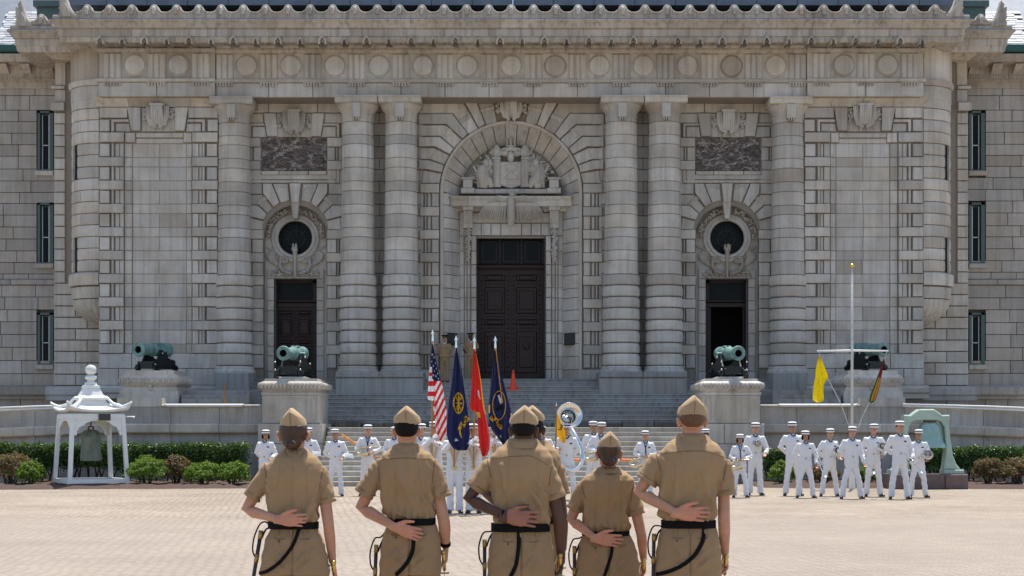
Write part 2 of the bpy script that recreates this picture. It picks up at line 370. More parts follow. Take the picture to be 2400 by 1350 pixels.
# ------------------------------------------------------------------ columns
def column(cx, s, engaged=False):
    px = mx(cx, s); x = X(px, YC); ax = YC if not engaged else YC + .22
    core = MB().lathe([(.53, zz(862)), (.53, zz(240))], x, ax, n=20).build('column', STONE_D, hall, smooth=True)
    upper = [284, 315, 337, 369, 392, 424, 447, 479, 501, 533, 555, 586, 610, 642]
    lower = [642, 668, 695, 721, 749, 774, 803, 828, 857]
    K = (HY - 642.) / (HY - 642)                           # joints were read on the column itself
    zc = lambda py: Z(py, YC - .5)
    for i, (a, b) in enumerate(zip(upper, upper[1:])):
        r0 = lerp(.555, .60, (a-284)/358); r1 = lerp(.555, .60, (b-284)/358)
        m = R.choice((STONE, STONE, STONE_B))
        autosmooth(MB().lathe([(r1-.05, zc(b)+.006), (r1-.012, zc(b)+.008), (r1, zc(b)+.022), (r0, zc(a)-.022), (r0-.012, zc(a)-.008), (r0-.05, zc(a)-.006)], x, ax, n=36).build('drum', m, core, fixn=True))
    for i, (a, b) in enumerate(zip(lower, lower[1:])):
        h = zc(a) - zc(b); z0 = zc(b)
        autosmooth(MB().lathe([(.56, z0+.012), (.615, z0+.014), (.655, z0+.045), (.668, z0+h*.45), (.66, z0+h*.72), (.635, z0+h-.03), (.61, z0+h-.014), (.56, z0+h-.012)], x, ax, n=36).build('drum', R.choice((STONE, STONE_B, STONE_B)), core, fixn=True))
    zb = zc(857)
    autosmooth(MB().lathe([(.6, zc(874)), (.74, zc(874)), (.75, zc(871)), (.74, zc(867)), (.69, zc(864)), (.70, zc(861)), (.66, zb-.01), (.6, zb-.01)], x, ax, n=36).build('column_base', STONE, core, fixn=True))
    autosmooth(MB().lathe([(.5, zc(284)+.006), (.555, zc(284)+.008), (.553, zc(272)), (.58, zc(270)), (.575, zc(266)), (.56, zc(265)), (.60, zc(258)), (.70, zc(250)), (.74, zc(243)), (.5, zc(243))], x, ax, n=36).build('capital', STONE, core, fixn=True))
    hw = .75
    MB().sweepx([(ax+.7, zc(243)), (ax-.72, zc(243)), (ax-.76, zc(241)), (ax-.78, zc(232)), (ax-.82, zc(230)), (ax-.82, zc(227)), (ax+.7, zc(227))], x-hw, x+hw).build('abacus', STONE_B, core, fixn=True)
    tg = MB().cbox(x-.155, x+.155, ax-.80, ax-.4, zc(277), zc(243.5), .015)
    for j in range(3): tg.box(x-.1+j*.08, x-.06+j*.08, ax-.79, ax-.4, zc(283), zc(277.2))
    tg.build('strap_tongue', STONE, core)

def pedestal_block(a, b, s):
    Y0 = 56.25; x0, x1 = xs(a, b, s, Y0); zc = lambda py: Z(py, Y0)
    top = MB().cbox(x0, (x0+x1)/2-.004, Y0-.05, W, zc(885), zc(871), .03).cbox((x0+x1)/2+.004, x1, Y0-.05, W, zc(885), zc(871), .03).build('column_plinth', STONE_T, hall)
    MB().cbox(x0, x1, Y0, W, 1.5, zc(885.5), .03).build('plinth_block', STONE_T, top)

# ------------------------------------------------------------------ side bays: relief panel, round window, side door
def arc(cx, cy, r, a0, a1, n): return [(cx + r*cos(math.radians(lerp(a0, a1, i/n))), cy - r*sin(math.radians(lerp(a0, a1, i/n)))) for i in range(n+1)]
def side_bay(s):
    cx, cy = 692.5, 555
    pts = [(570, 234), (806, 234), (806, 905), (766, 905)] + arc(cx, cy, 73.5, 0, 180, 28) + [(619, 905), (570, 905)]
    wall = MB().poly([(X(mx(a, s), W), zz(b)) for a, b in pts], W+.03, W+.12, 0.001).build('side_bay_wall', STONE_D, hall, fixn=True)
    for t, u, band in courses(323, 888):
        for (a, b, sg) in ((578, 619, 0), (766, 803, 1)):
            if t < 428:
                if t < 404:
                    if band: stone(wall, 578 if not sg else 767, 611 if not sg else 803, t, u, W, .11, s, mat=STONE_B)
                    else:
                        for q in ([(577, 585), (587, 592), (594, 612)] if not sg else [(794, 803), (788, 792), (767, 786)]): stone(wall, q[0], q[1], t, u, W, .04, s)
                continue
            if t < 536: continue
            if band: stone(wall, a, b, t, u, W, .11, s, mat=STONE_B)
            else:
                if not sg: qs = ((577, 583, .03), (585, 589, .06), (591, 618, .07))
                else: qs = ((767, 789, .07), (791, 795, .06), (797, 804, .03))
                for q in qs: stone(wall, q[0], q[1], t, u, W, q[2], s)
    # head: plain course, keystone, moulded frame round the relief panel
    for a, b in ((570, 630), (630, 745), (745, 806)): stone(wall, a, b, 238, 265, W, .05, s)
    for a, b in ((570, 618), (618, 645), (735, 760), (760, 806)): stone(wall, a, b, 266, 289, W, .05, s)
    stone(wall, 648, 732, 266, 322, W, .03, s, mat=CARVE)
    spoly(wall, [(618, 266), (648, 266), (652, 321), (627, 321)], W, .13, s); spoly(wall, [(732, 266), (762, 266), (753, 321), (728, 321)], W, .13, s)
    for q in ([(583, 290), (620, 290), (622, 295), (589, 295), (589, 322), (583, 322)], [(796, 290), (759, 290), (757, 295), (790, 295), (790, 322), (796, 322)]): spoly(wall, q, W, .09, s, 'frame_stone', gap=False)
    for q in ([(591, 297), (622, 297), (626, 322), (591, 322)], [(788, 297), (757, 297), (753, 322), (788, 322)]): spoly(wall, q, W, .04, s, 'frame_stone')
    for i, (o, p) in enumerate(((0, .09), (6, .05))):
        pass
    spoly(wall, [(583, 399), (589, 399), (589, 423), (790, 423), (790, 399), (796, 399), (796, 429), (583, 429)], W, .09, s, 'frame_stone', gap=False)
    spoly(wall, [(591, 399), (612, 399), (612, 410), (767, 410), (767, 399), (788, 399), (788, 421), (591, 421)], W, .045, s, 'frame_stone', gap=False)
    for a, b in ((613, 654), (654, 724), (724, 766)): stone(wall, a, b, 401, 411, W, .10, s, 'sill_stone', mat=STONE_B)
    keystone(690, 292, 84, 62, W-.05, s)
    x0, x1 = xs(614, 765, s, W); n, m = 120, 64; pb = MB(); vs = []; seed = 5 + s*9
    for j in range(m+1):
        for i in range(n+1):
            x = lerp(x0, x1, i/n); z_ = lerp(zz(400), zz(323), j/m)
            p = Vector((x*2.0 + z_*.9, seed, z_*3.4)); q = noise.noise(p*1.1)*.5; r1 = 1 - abs(noise.noise(Vector((p.x*1.2 + q*2, seed+3, p.z*1.3 + q*2))))*2.2
            r2 = 1 - abs(noise.noise(Vector((p.x*3 + q*3, seed+7, p.z*2.2))))*2.5
            vs.append((x, W + .02 - .05*max(0, r1)**2 - .03*max(0, r2)**2 - .02*q, z_))
    pb.add(vs, [(j*(n+1)+i, j*(n+1)+i+1, (j+1)*(n+1)+i+1, (j+1)*(n+1)+i) for j in range(m) for i in range(n)])
    pb.build('relief_panel', BRONZE_R, hall, smooth=True)
    # radial voussoirs round the arch (left half, mirrored about cx)
    q25 = lambda L: [(560 + a/2.5, 420 + b/2.5) for a, b in L]
    prd = [q25([(140,26),(193,26),(240,142),(206,166),(142,84)]), q25([(40,155),(112,155),(166,206),(148,240),(40,214)])]
    rec = [q25([(198,26),(288,26),(298,126),(245,140)]), q25([(40,92),(138,90),(201,168),(170,202),(116,153),(40,151)]), q25([(40,220),(146,245),(139,297),(40,297)])]
    fil = [q25([(205,36),(280,36),(283,58),(272,60),(268,48),(222,48),(228,70),(217,74)]), q25([(150,98),(168,118),(118,150),(100,148)]), q25([(72,226),(84,229),(72,296),(60,296)])]
    for L, p, nm in ((prd, .13, 'voussoir'), (rec, .04, 'voussoir'), (fil, .075, 'fillet')):
        for q in L:
            spoly(wall, q, W, p, s, nm, gap=nm != 'fillet'); spoly(wall, [(2*cx - a - 0, b) for a, b in q], W, p, s, nm, gap=nm != 'fillet')
    spoly(wall, q25([(26,26),(138,26),(138,86),(26,90)]), W, .05, s, 'stone'); spoly(wall, [(2*cx-a, b) for a, b in q25([(26,26),(138,26),(138,86),(26,90)])], W, .05, s, 'stone')
    spoly(wall, [(679, 430), (706, 430), (701, 476), (684, 476)], W, .15, s); spoly(wall, [(682, 473), (703, 473), (698, 514), (687, 514)], W, .10, s, depth=.5)
    # niche: reveal, round window, carvings, door surround
    YN = W + .42
    outl = [(766, 905)] + arc(cx, cy, 73.5, 0, 180, 28) + [(619, 905)]
    pl = [(X(mx(a, s), W), zz(b)) for a, b in outl]
    MB().loft([[(x, W-.02, z_) for x, z_ in pl], [(x, YN+.05, z_) for x, z_ in pl]], closed=False).build('niche_reveal', STONE, hall, smooth=True)
    back = [(768, 905)] + arc(cx, cy, 76, 0, 180, 24) + [(617, 905), (643, 905), (643, 651), (692, 651)] + arc(cx, cy, 41, 270, -90, 30) + [(692.4, 651), (742, 651), (742, 905)]
    MB().poly([(X(mx(a, s), YN), zz(b)) for a, b in back], YN, YN+.1, .001).build('niche_wall', STONE, hall, fixn=True)
    c = (X(mx(cx, s), YN), zz(cy)); k = W / F
    def ringy(name, prof, mat, n=40, fn=None):                # lathe about the Y axis: prof (r px, depth towards the viewer)
        mb = MB(); vs = []; kk = len(prof)
        for i in range(n):
            a = 2*pi*i/n
            for r, d in prof: vs.append((c[0]+cos(a)*r*k, YN-d, c[1]+sin(a)*r*k))
        fs = [(i*kk+t, i*kk+t+1, ((i+1) % n)*kk+t+1, ((i+1) % n)*kk+t) for i in range(n) for t in range(kk-1)]
        mb.add(vs, fs); return autosmooth(mb.build(name, mat, hall, fixn=False))
    win = ringy('round_window', [(40, -.05), (40, .10), (42, .14), (47, .14), (48, .10), (55, .09), (57, .06), (57, -.05)], STONE_B, 48)
    MB().lathe([(0, 0), (42*k, 0), (42*k, .03)], 0, 0, n=36)
    gl = MB(); gl.poly([(c[0]+cos(2*pi*i/40)*42*k, c[1]+sin(2*pi*i/40)*42*k) for i in range(40)], YN+.3, YN+.33, .001); gl.build('pane', DARKG, win)
    fr = MB()
    for i in range(8):
        a = 2*pi*i/8; fr.tube([(c[0]+cos(a)*5*k, YN+.27, c[1]+sin(a)*5*k), (c[0]+cos(a)*41*k, YN+.27, c[1]+sin(a)*41*k)], .018, 5)
    for rr in (20, 38): fr.tube([(c[0]+cos(2*pi*i/32)*rr*k, YN+.27, c[1]+sin(2*pi*i/32)*rr*k) for i in range(33)], .02, 5)
    fr.build('glazing_bars', IRON, win)
    g = MB()                                                  # garland hugging the upper ring
    for i in range(110):
        a = math.radians(R.uniform(-2, 182)); rr = R.uniform(60, 70)
        if abs(a - pi/2) < .12: continue
        g.ell((c[0]+cos(a)*rr*k, YN-.14-R.uniform(0, .08), c[1]+sin(a)*rr*k), (R.uniform(.03, .055), .12, R.uniform(.03, .07)), 6, 4, rot=Matrix.Rotation(R.uniform(0, 3), 3, 'Y'))
    tag(autosmooth(g.build('garland', CARVE, hall, fixn=True), 60), kind='stuff')
    h = MB()                                                  # scrolls, swags and torch under the window
    def q(px, py, d): return (X(mx(px, s), YN), YN-d, zz(py))
    for sg in (-1, 1):
        f = lambda o: cx + sg*o
        sp = [q(f(24) + sg*9*cos(t*.5)*(1-t/22), 606 + 9*sin(t*.5)*(1-t/22), .12) for t in range(0, 20)]
        h.tube(sp, .05, 6)
        h.tube([q(f(33), 600, .12), q(f(36), 620, .14), q(f(28), 634, .13), q(f(10), 640, .12)], .07, 6)
        for j in range(7): h.tube([q(f(46 + j*3.2), 582 + abs(j-3)*1.5 + j, .06), q(f(48 + j*2.6), 602, .11), q(f(36 + j*3.6), 626 - j*2.5, .07)], .035, 5)
        h.tube([q(f(42), 588, .08), q(f(73), 573, .1)], .03, 6)
        for j in range(26): h.ell(q(f(R.uniform(8, 56)), R.uniform(632, 645), .06), (.07, .06, .045), 6, 4, rot=Matrix.Rotation(R.uniform(0, 3), 3, 'Y'))
    h.tube([q(cx, 590, .13), q(cx, 620, .13), q(cx, 648, .1)], [.09, .06, .05], 8)
    h.ell(q(cx, 584, .16), (.11, .09, .12), 10, 7)
    for j in range(9): h.ell(q(cx + R.uniform(-6, 6), 576 + R.uniform(-4, 6), .16), (.045, .05, .065), 6, 4)
    autosmooth(h.build('carved_trophy', CARVE, hall, fixn=True), 60)
    y = 651
    ys = [651, 672, 703, 726, 757, 780, 811, 833, 870, 890]
    for t, u in zip(ys, ys[1:]):
        stone(hall, 626, 643, t, u, YN, .06, s, 'jamb_stone'); stone(hall, 742, 760, t, u, YN, .06, s, 'jamb_stone')
    for a, b in ((626, 646), (739, 760)): stone(hall, a, b, 629, 651, YN, .06, s, 'jamb_stone')
    stone(hall, 646, 739, 645, 651, YN, .05, s, 'lintel_stone')
    x0, x1 = xs(643, 742, s, YN)
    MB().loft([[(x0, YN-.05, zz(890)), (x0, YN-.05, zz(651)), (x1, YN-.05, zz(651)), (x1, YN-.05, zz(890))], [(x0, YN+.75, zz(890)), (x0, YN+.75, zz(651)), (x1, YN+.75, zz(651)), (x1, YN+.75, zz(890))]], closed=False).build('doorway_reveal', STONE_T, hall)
    YD = YN + .55
    door = thing_part('side_door')
    x0, x1 = xs(643, 742, s, YD)
    fr = MB().box(x0, x1, YD-.08, YD+.08, zz(715), zz(706)).box(x0, x0+.12, YD-.06, YD+.1, zz(890), zz(651)).box(x1-.12, x1, YD-.06, YD+.1, zz(890), zz(651)).box(x0, x1, YD-.06, YD+.1, zz(658), zz(651))
    fr.sweepx([(YD-.08, zz(706)), (YD-.16, zz(703)), (YD-.16, zz(700)), (YD, zz(700))], x0, x1)
    fo = fr.build('side_door', BRONZE_D, hall)
    MB().box(x0+.1, x1-.1, YD+.02, YD+.05, zz(706), zz(656)).build('pane', DARKG, fo)
    if s == 0: leaves(fo, x0+.12, x1-.12, YD, zz(890), zz(715))
    else:
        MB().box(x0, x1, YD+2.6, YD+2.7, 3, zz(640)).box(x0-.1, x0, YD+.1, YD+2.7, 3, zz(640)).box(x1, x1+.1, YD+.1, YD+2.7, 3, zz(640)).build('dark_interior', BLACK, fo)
        for q_ in (0, 1):
            xx = x0+.13 if q_ == 0 else x1-.19
            MB().box(xx, xx+.06, YD, YD+.7, zz(889), zz(716)).build('door_leaf', BRONZE_D, fo)
        MB().box((x0+x1)/2-.15, (x0+x1)/2+.12, YD+2.3, YD+2.32, zz(812), zz(800)).build('notice', mat_plain('notice_paper', (.3, .32, .36), .6), fo)
def thing_part(n): return None
def leaves(par, x0, x1, Y, z0, z1):                          # two panelled bronze leaves with studs
    xm = (x0 + x1) / 2
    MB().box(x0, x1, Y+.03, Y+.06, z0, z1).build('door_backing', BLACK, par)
    for a, b in ((x0, xm-.006), (xm+.006, x1)):
        lf = MB().box(a, b, Y, Y+.08, z0, z1).build('door_leaf', BRONZE_D, par)
        wd = b - a; h = z1 - z0
        for t, u in ((.955, .895), (.84, .60), (.55, .495), (.44, .06)):
            p = MB(); p.cbox(a+wd*.17, b-wd*.17, Y-.05, Y+.01, z0+h*u, z0+h*t, .03); p.cbox(a+wd*.25, b-wd*.25, Y-.075, Y-.04, z0+h*lerp(u, t, .12), z0+h*lerp(u, t, .88), .03); p.build('door_panel', BRONZE_D, par)
        st = MB()
        for j in range(22):
            for xx in (a+wd*.09, b-wd*.09): st.ell((xx, Y-.01, z0+h*(.03+j*.0435)), (.03, .035, .03), 6, 4)
        for zf in (.87, .575, .47):
            for j in range(7): st.ell((a+wd*(.2+j*.1), Y-.01, z0+h*zf), (.025, .03, .025), 6, 4)
        tag(st.build('studs', BRONZE_D, par, smooth=True), kind='stuff')
        MB().ell(((a+b)/2, Y-.08, z0+h*.31), (.13, .03, .17), 12, 8).build('door_boss', BRONZE_D, par, smooth=True)

# ------------------------------------------------------------------ centre bay: great arch
def centre_bay():
    cx = 1198; cy = 450
    pts = [(985, 234), (1411, 234), (1411, 905), (1361, 905)] + arc(cx, cy, 162, 0, 180, 40) + [(1035, 905), (985, 905)]
    wall = MB().poly([(X(a, W), zz(b)) for a, b in pts], W+.03, W+.12, .001).build('centre_bay_wall', STONE_D, hall, fixn=True)
    z6 = lambda L: [(960 + a/3.75, 200 + b/3.75) for a, b in L]
    prd = [z6([(482,142),(588,142),(664,352),(608,380)]), z6([(75,258),(378,252),(512,432),(470,476),(326,342),(75,344)]), z6([(78,458),(268,456),(388,560),(356,610),(220,542),(78,542)]), z6([(80,660),(176,662),(302,706),(288,770),(146,742),(80,742)])]
    rec = [z6([(594,146),(738,146),(768,334),(670,352)]), z6([(120,150),(474,150),(604,384),(518,434),(384,246),(75,250)]), z6([(75,352),(322,350),(464,482),(394,556),(272,448),(75,448)]), z6([(80,550),(216,550),(350,616),(306,700),(180,654),(80,652)]), z6([(82,750),(142,750),(284,776),(264,862),(88,862)])]
    fil = [z6([(440,300),(530,250),(548,282),(462,336)]), z6([(604,152),(716,152),(722,172),(700,170),(696,160),(614,164)]), z6([(618,216),(744,186),(746,206),(624,240)]), z6([(300,440),(352,376),(378,400),(330,468)]), z6([(178,650),(228,562),(252,574),(206,658)]), z6([(122,752),(146,756),(128,862),(102,862)])]
    arcl = lambda q: [(2*cx-a, b) for a, b in q]
    for L, p, nm in ((prd, .15, 'voussoir'), (rec, .05, 'voussoir'), (fil, .09, 'fillet')):
        for q in L:
            spoly(wall, q, W, p, 0, nm, gap=nm != 'fillet'); spoly(wall, arcl(q), W, p, 0, nm, gap=nm != 'fillet')
    for t, u, band in courses(431, 868):
        for s in (0, 1):
            if band: stone(wall, 984, 1030, t, u, W, .12, s, mat=STONE_B)
            else:
                for a, b, p in ((985, 993, .03), (995, 1000, .075), (1002, 1010, .04), (1012, 1029, .075)): stone(wall, a, b, t, u, W, p, s)
    for s in (0, 1):
        stone(wall, 984, 1033, 866, 895, W, .16, s)
        for a, b in ((990, 1100),): pass
    # archivolt bead and splayed reveal
    def outline(r, xo): return [(cx + xo, 905)] + arc(cx, cy, r, 0, 180, 40) + [(cx - xo, 905)]
    def strip(o0, o1, y0, y1): return [[(X(a, W), y0, zz(b)) for a, b in o0], [(X(a, W), y1, zz(b)) for a, b in o1]]
    bead = MB()
    prof = [(166, -.02), (166, -.10), (163, -.12), (160, -.10), (158, -.03)]
    bead.loft([[(X(a, W), W+d, zz(b)) for a, b in outline(r, r)] for r, d in prof], closed=False); autosmooth(bead.build('archivolt', STONE_B, hall))
    # splay built stone by stone, joints left open
    full = outline(158, 158); inn = outline(122, 122); vals = []
    nst = 17
    MB().loft(strip(outline(161, 161), outline(125, 125), W-.01, W+.80), closed=False).build('splay_backing', STONE_D, hall, smooth=True)
    for i in range(nst):
        a0 = 180*i/nst + .35; a1 = 180*(i+1)/nst - .35
        o0 = arc(cx, cy, 158, a0, a1, 4); o1 = arc(cx, cy+4, 122, a0, a1, 4)
        MB().loft(strip(o0, o1, W-.02, W+.70), closed=False).build('splay_stone', STONE, hall, smooth=True)
    ys = [452, 480, 510, 535, 567, 589, 621, 643, 675, 697, 726, 751, 780, 805, 835, 866, 892]
    for t, u in zip(ys, ys[1:]):
        for s in (1, -1):
            rg = []
            for i in range(6):
                f = i/5; rg.append([(X(cx + s*lerp(158, 122, f), W), W-.02+.72*(f**1.5), zz(b)) for b in (t+.7, u-.7)])
            MB().loft(rg, closed=False).build('splay_stone', STONE, hall, smooth=True)
    YN = W + .70
    back = [(1324, 905), (1324, 462), (1072, 462), (1072, 905), (1117, 905), (1117, 553), (1277, 553), (1277, 905)]
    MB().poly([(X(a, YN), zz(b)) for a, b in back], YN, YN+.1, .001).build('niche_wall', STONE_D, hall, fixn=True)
    zn = lambda py: Z(py, YN)
    for i in range(8): MB()
    # jambs: stepped mouldings, stones in courses
    ys = [553, 589, 621, 645, 675, 698, 727, 752, 781, 806, 836, 866, 890]
    for t, u in zip(ys, ys[1:]):
        for s in (0, 1):
            for a, b, p in ((1077, 1088, .02), (1089, 1094, .06), (1095, 1103, .03), (1104, 1117, .10)): stone(hall, a, b, t, u, YN, p, s, 'jamb_stone', z=zn)
    cuts = [1104, 1128, 1151, 1174, 1222, 1245, 1268, 1292]
    for i, (a, b) in enumerate(zip(cuts, cuts[1:])): stone(hall, a, b, 524, 553, YN, .10, 0, 'lintel_stone', z=zn)
    for a, b in ((1077, 1104), (1292, 1319)): stone(hall, a, b, 496, 553, YN, .05, 0, 'lintel_stone', z=zn)
    stone(hall, 1104, 1292, 498, 523, YN, .06, 0, 'lintel_stone', z=zn)
    zx = lambda py: Z(py, YN-.6)
    for i, (a, b) in enumerate(((1056, 1099), (1099, 1298), (1298, 1340))):
        x0, x1 = X(a, YN-.5), X(b, YN-.5)
        MB().sweepx([(YN, zx(492)), (YN-.2, zx(492)), (YN-.28, zx(486)), (YN-.55, zx(482)), (YN-.58, zx(470)), (YN-.66, zx(464)), (YN-.68, zx(460)), (YN, zx(460))], x0+.004, x1-.004).build('door_cornice', STONE_B, hall, fixn=True)
    dn = MB()
    for i in range(24):
        a = 1108 + i*7.6; dn.box(X(a, YN-.3), X(a+4, YN-.3), YN-.26, YN, zn(498), zn(489))
    tag(dn.build('dentils', CARVE, hall), kind='stuff')
    for s in (0, 1):                                          # consoles with pendant drops
        mb = MB(); x = X(mx(1097, s), YN-.2)
        mb.cbox(x-.2, x+.2, YN-.5, YN, zn(497), zn(486), .02)
        for j in range(4): mb.tube([(x-.12+j*.08, YN-.42, zn(497)), (x-.12+j*.08, YN-.36, zn(510)), (x-.12+j*.08, YN-.24, zn(527))], .045, 6)
        mb.box(x-.17, x+.17, YN-.26, YN, zn(536), zn(498))
        for j in range(46): mb.ell((x+R.uniform(-.13, .13)*(1-j/70), YN-.14-R.uniform(0, .06), zn(534 + j*1.75)), (.06, .05, .05), 6, 4)
        mb.tube([(x, YN-.16, zn(533)), (x, YN-.14, zn(614))], .05, 6)
        autosmooth(mb.build('console', CARVE, hall, fixn=True), 50)
    # eagle over the door
    e = MB(); c = (X(1198, YN-.5), YN-.5, zn(478))
    k = W/F
    for sg in (-1, 1):
        e.tube([(c[0]+sg*.1, c[1], c[2]+.05), (c[0]+sg*.45, c[1]-.08, c[2]+.12), (c[0]+sg*.8, c[1], c[2]+.02), (c[0]+sg*1.05, c[1]+.1, c[2]-.2)], [.12, .13, .1, .06], 8)
        for j in range(13):
            f = j/12; bx = c[0]+sg*lerp(.10, .85, f); tx = c[0]+sg*lerp(.12, 1.16, f**.8)
            e.tube([(bx, c[1]+.02, c[2]+.05-.1*f), (lerp(bx, tx, .55), c[1]-.04, c[2]-.3+.05*f), (tx, c[1]+.12, c[2]-lerp(.72, .46, f))], [.036, .042, .03], 6)
    e.tube([(c[0], c[1]+.05, c[2]-.85), (c[0], c[1]-.02, c[2]-.4), (c[0], c[1]-.1, c[2]), (c[0], c[1]-.12, c[2]+.2)], [.12, .17, .16, .08], 10)
    e.ell((c[0]+.03, c[1]-.14, c[2]+.27), (.11, .11, .1), 8, 6); e.tube([(c[0]+.1, c[1]-.16, c[2]+.27), (c[0]+.19, c[1]-.17, c[2]+.22)], [.05, .015], 6)
    autosmooth(e.build('carved_eagle', CARVE, hall, fixn=True), 50)
    keystone(1198, 262, 80, 60, W-.12, 0)
    # doorway
    x0, x1 = X(1117, YN), X(1277, YN)
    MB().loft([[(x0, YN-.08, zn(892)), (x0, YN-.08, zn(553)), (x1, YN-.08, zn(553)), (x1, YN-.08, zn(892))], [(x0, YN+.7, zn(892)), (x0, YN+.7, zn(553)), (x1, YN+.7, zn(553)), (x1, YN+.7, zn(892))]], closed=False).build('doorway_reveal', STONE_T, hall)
    YD = YN + .5; zd = lambda py: Z(py, YD)
    fr = MB().box(x0, x1, YD-.05, YD+.1, zd(560), zd(553)).box(x0, x0+.09, YD-.05, YD+.1, zd(890), zd(553)).box(x1-.09, x1, YD-.05, YD+.1, zd(890), zd(553))
    fr.sweepx([(YD+.1, zd(632)), (YD-.1, zd(632)), (YD-.14, zd(627)), (YD-.14, zd(623)), (YD-.06, zd(619)), (YD+.1, zd(619))], x0, x1)
    for a in (1170, 1221): fr.box(X(a, YD), X(a+3, YD), YD-.03, YD+.05, zd(619), zd(560))
    fo = fr.build('bronze_doorway', BRONZE_D, hall, fixn=True)
    for a, b in ((1124, 1170), (1173, 1221), (1224, 1271)):
        MB().box(X(a, YD), X(b, YD), YD+.02, YD+.04, zd(619), zd(560)).build('pane', DARKG, fo)
        ff = MB(); q0, q1 = X(a+6, YD), X(b-6, YD)
        ff.box(q0, q0+.03, YD, YD+.03, zd(614), zd(566)).box(q1-.03, q1, YD, YD+.03, zd(614), zd(566)).box(q0, q1, YD+.002, YD+.03, zd(568), zd(566)).box(q0, q1, YD+.002, YD+.03, zd(614), zd(612))
        ff.build('pane_frame', BRONZE_D, fo)
    MB().box(x0-.3, x1+.3, YD+.3, YD+.4, zd(892)-.2, zd(540)).box(x0-.3, x0-.1, YN+.1, YD+.4, zd(892), zd(540)).box(x1+.1, x1+.3, YN+.1, YD+.4, zd(892), zd(540)).build('dark_interior', BLACK, fo)  # near-black box added behind the doors to stop light leaking round the frame
    leaves(fo, x0+.09, x1-.09, YD, zd(890), zd(632))
    for s, (a, b) in ((0, (1037, 1071)), (1, (1323, 1357))):    # dark plaques on the splayed jambs
        Yp = W + .05
        MB().cbox(X(a, Yp), X(b, Yp), Yp, Yp+.5, Z(808, Yp), Z(781, Yp), .02).build('plaque', mat_plain('plaque_bronze', (.018, .02, .022), .4, .4), hall)
    tympanum(cx, YN)

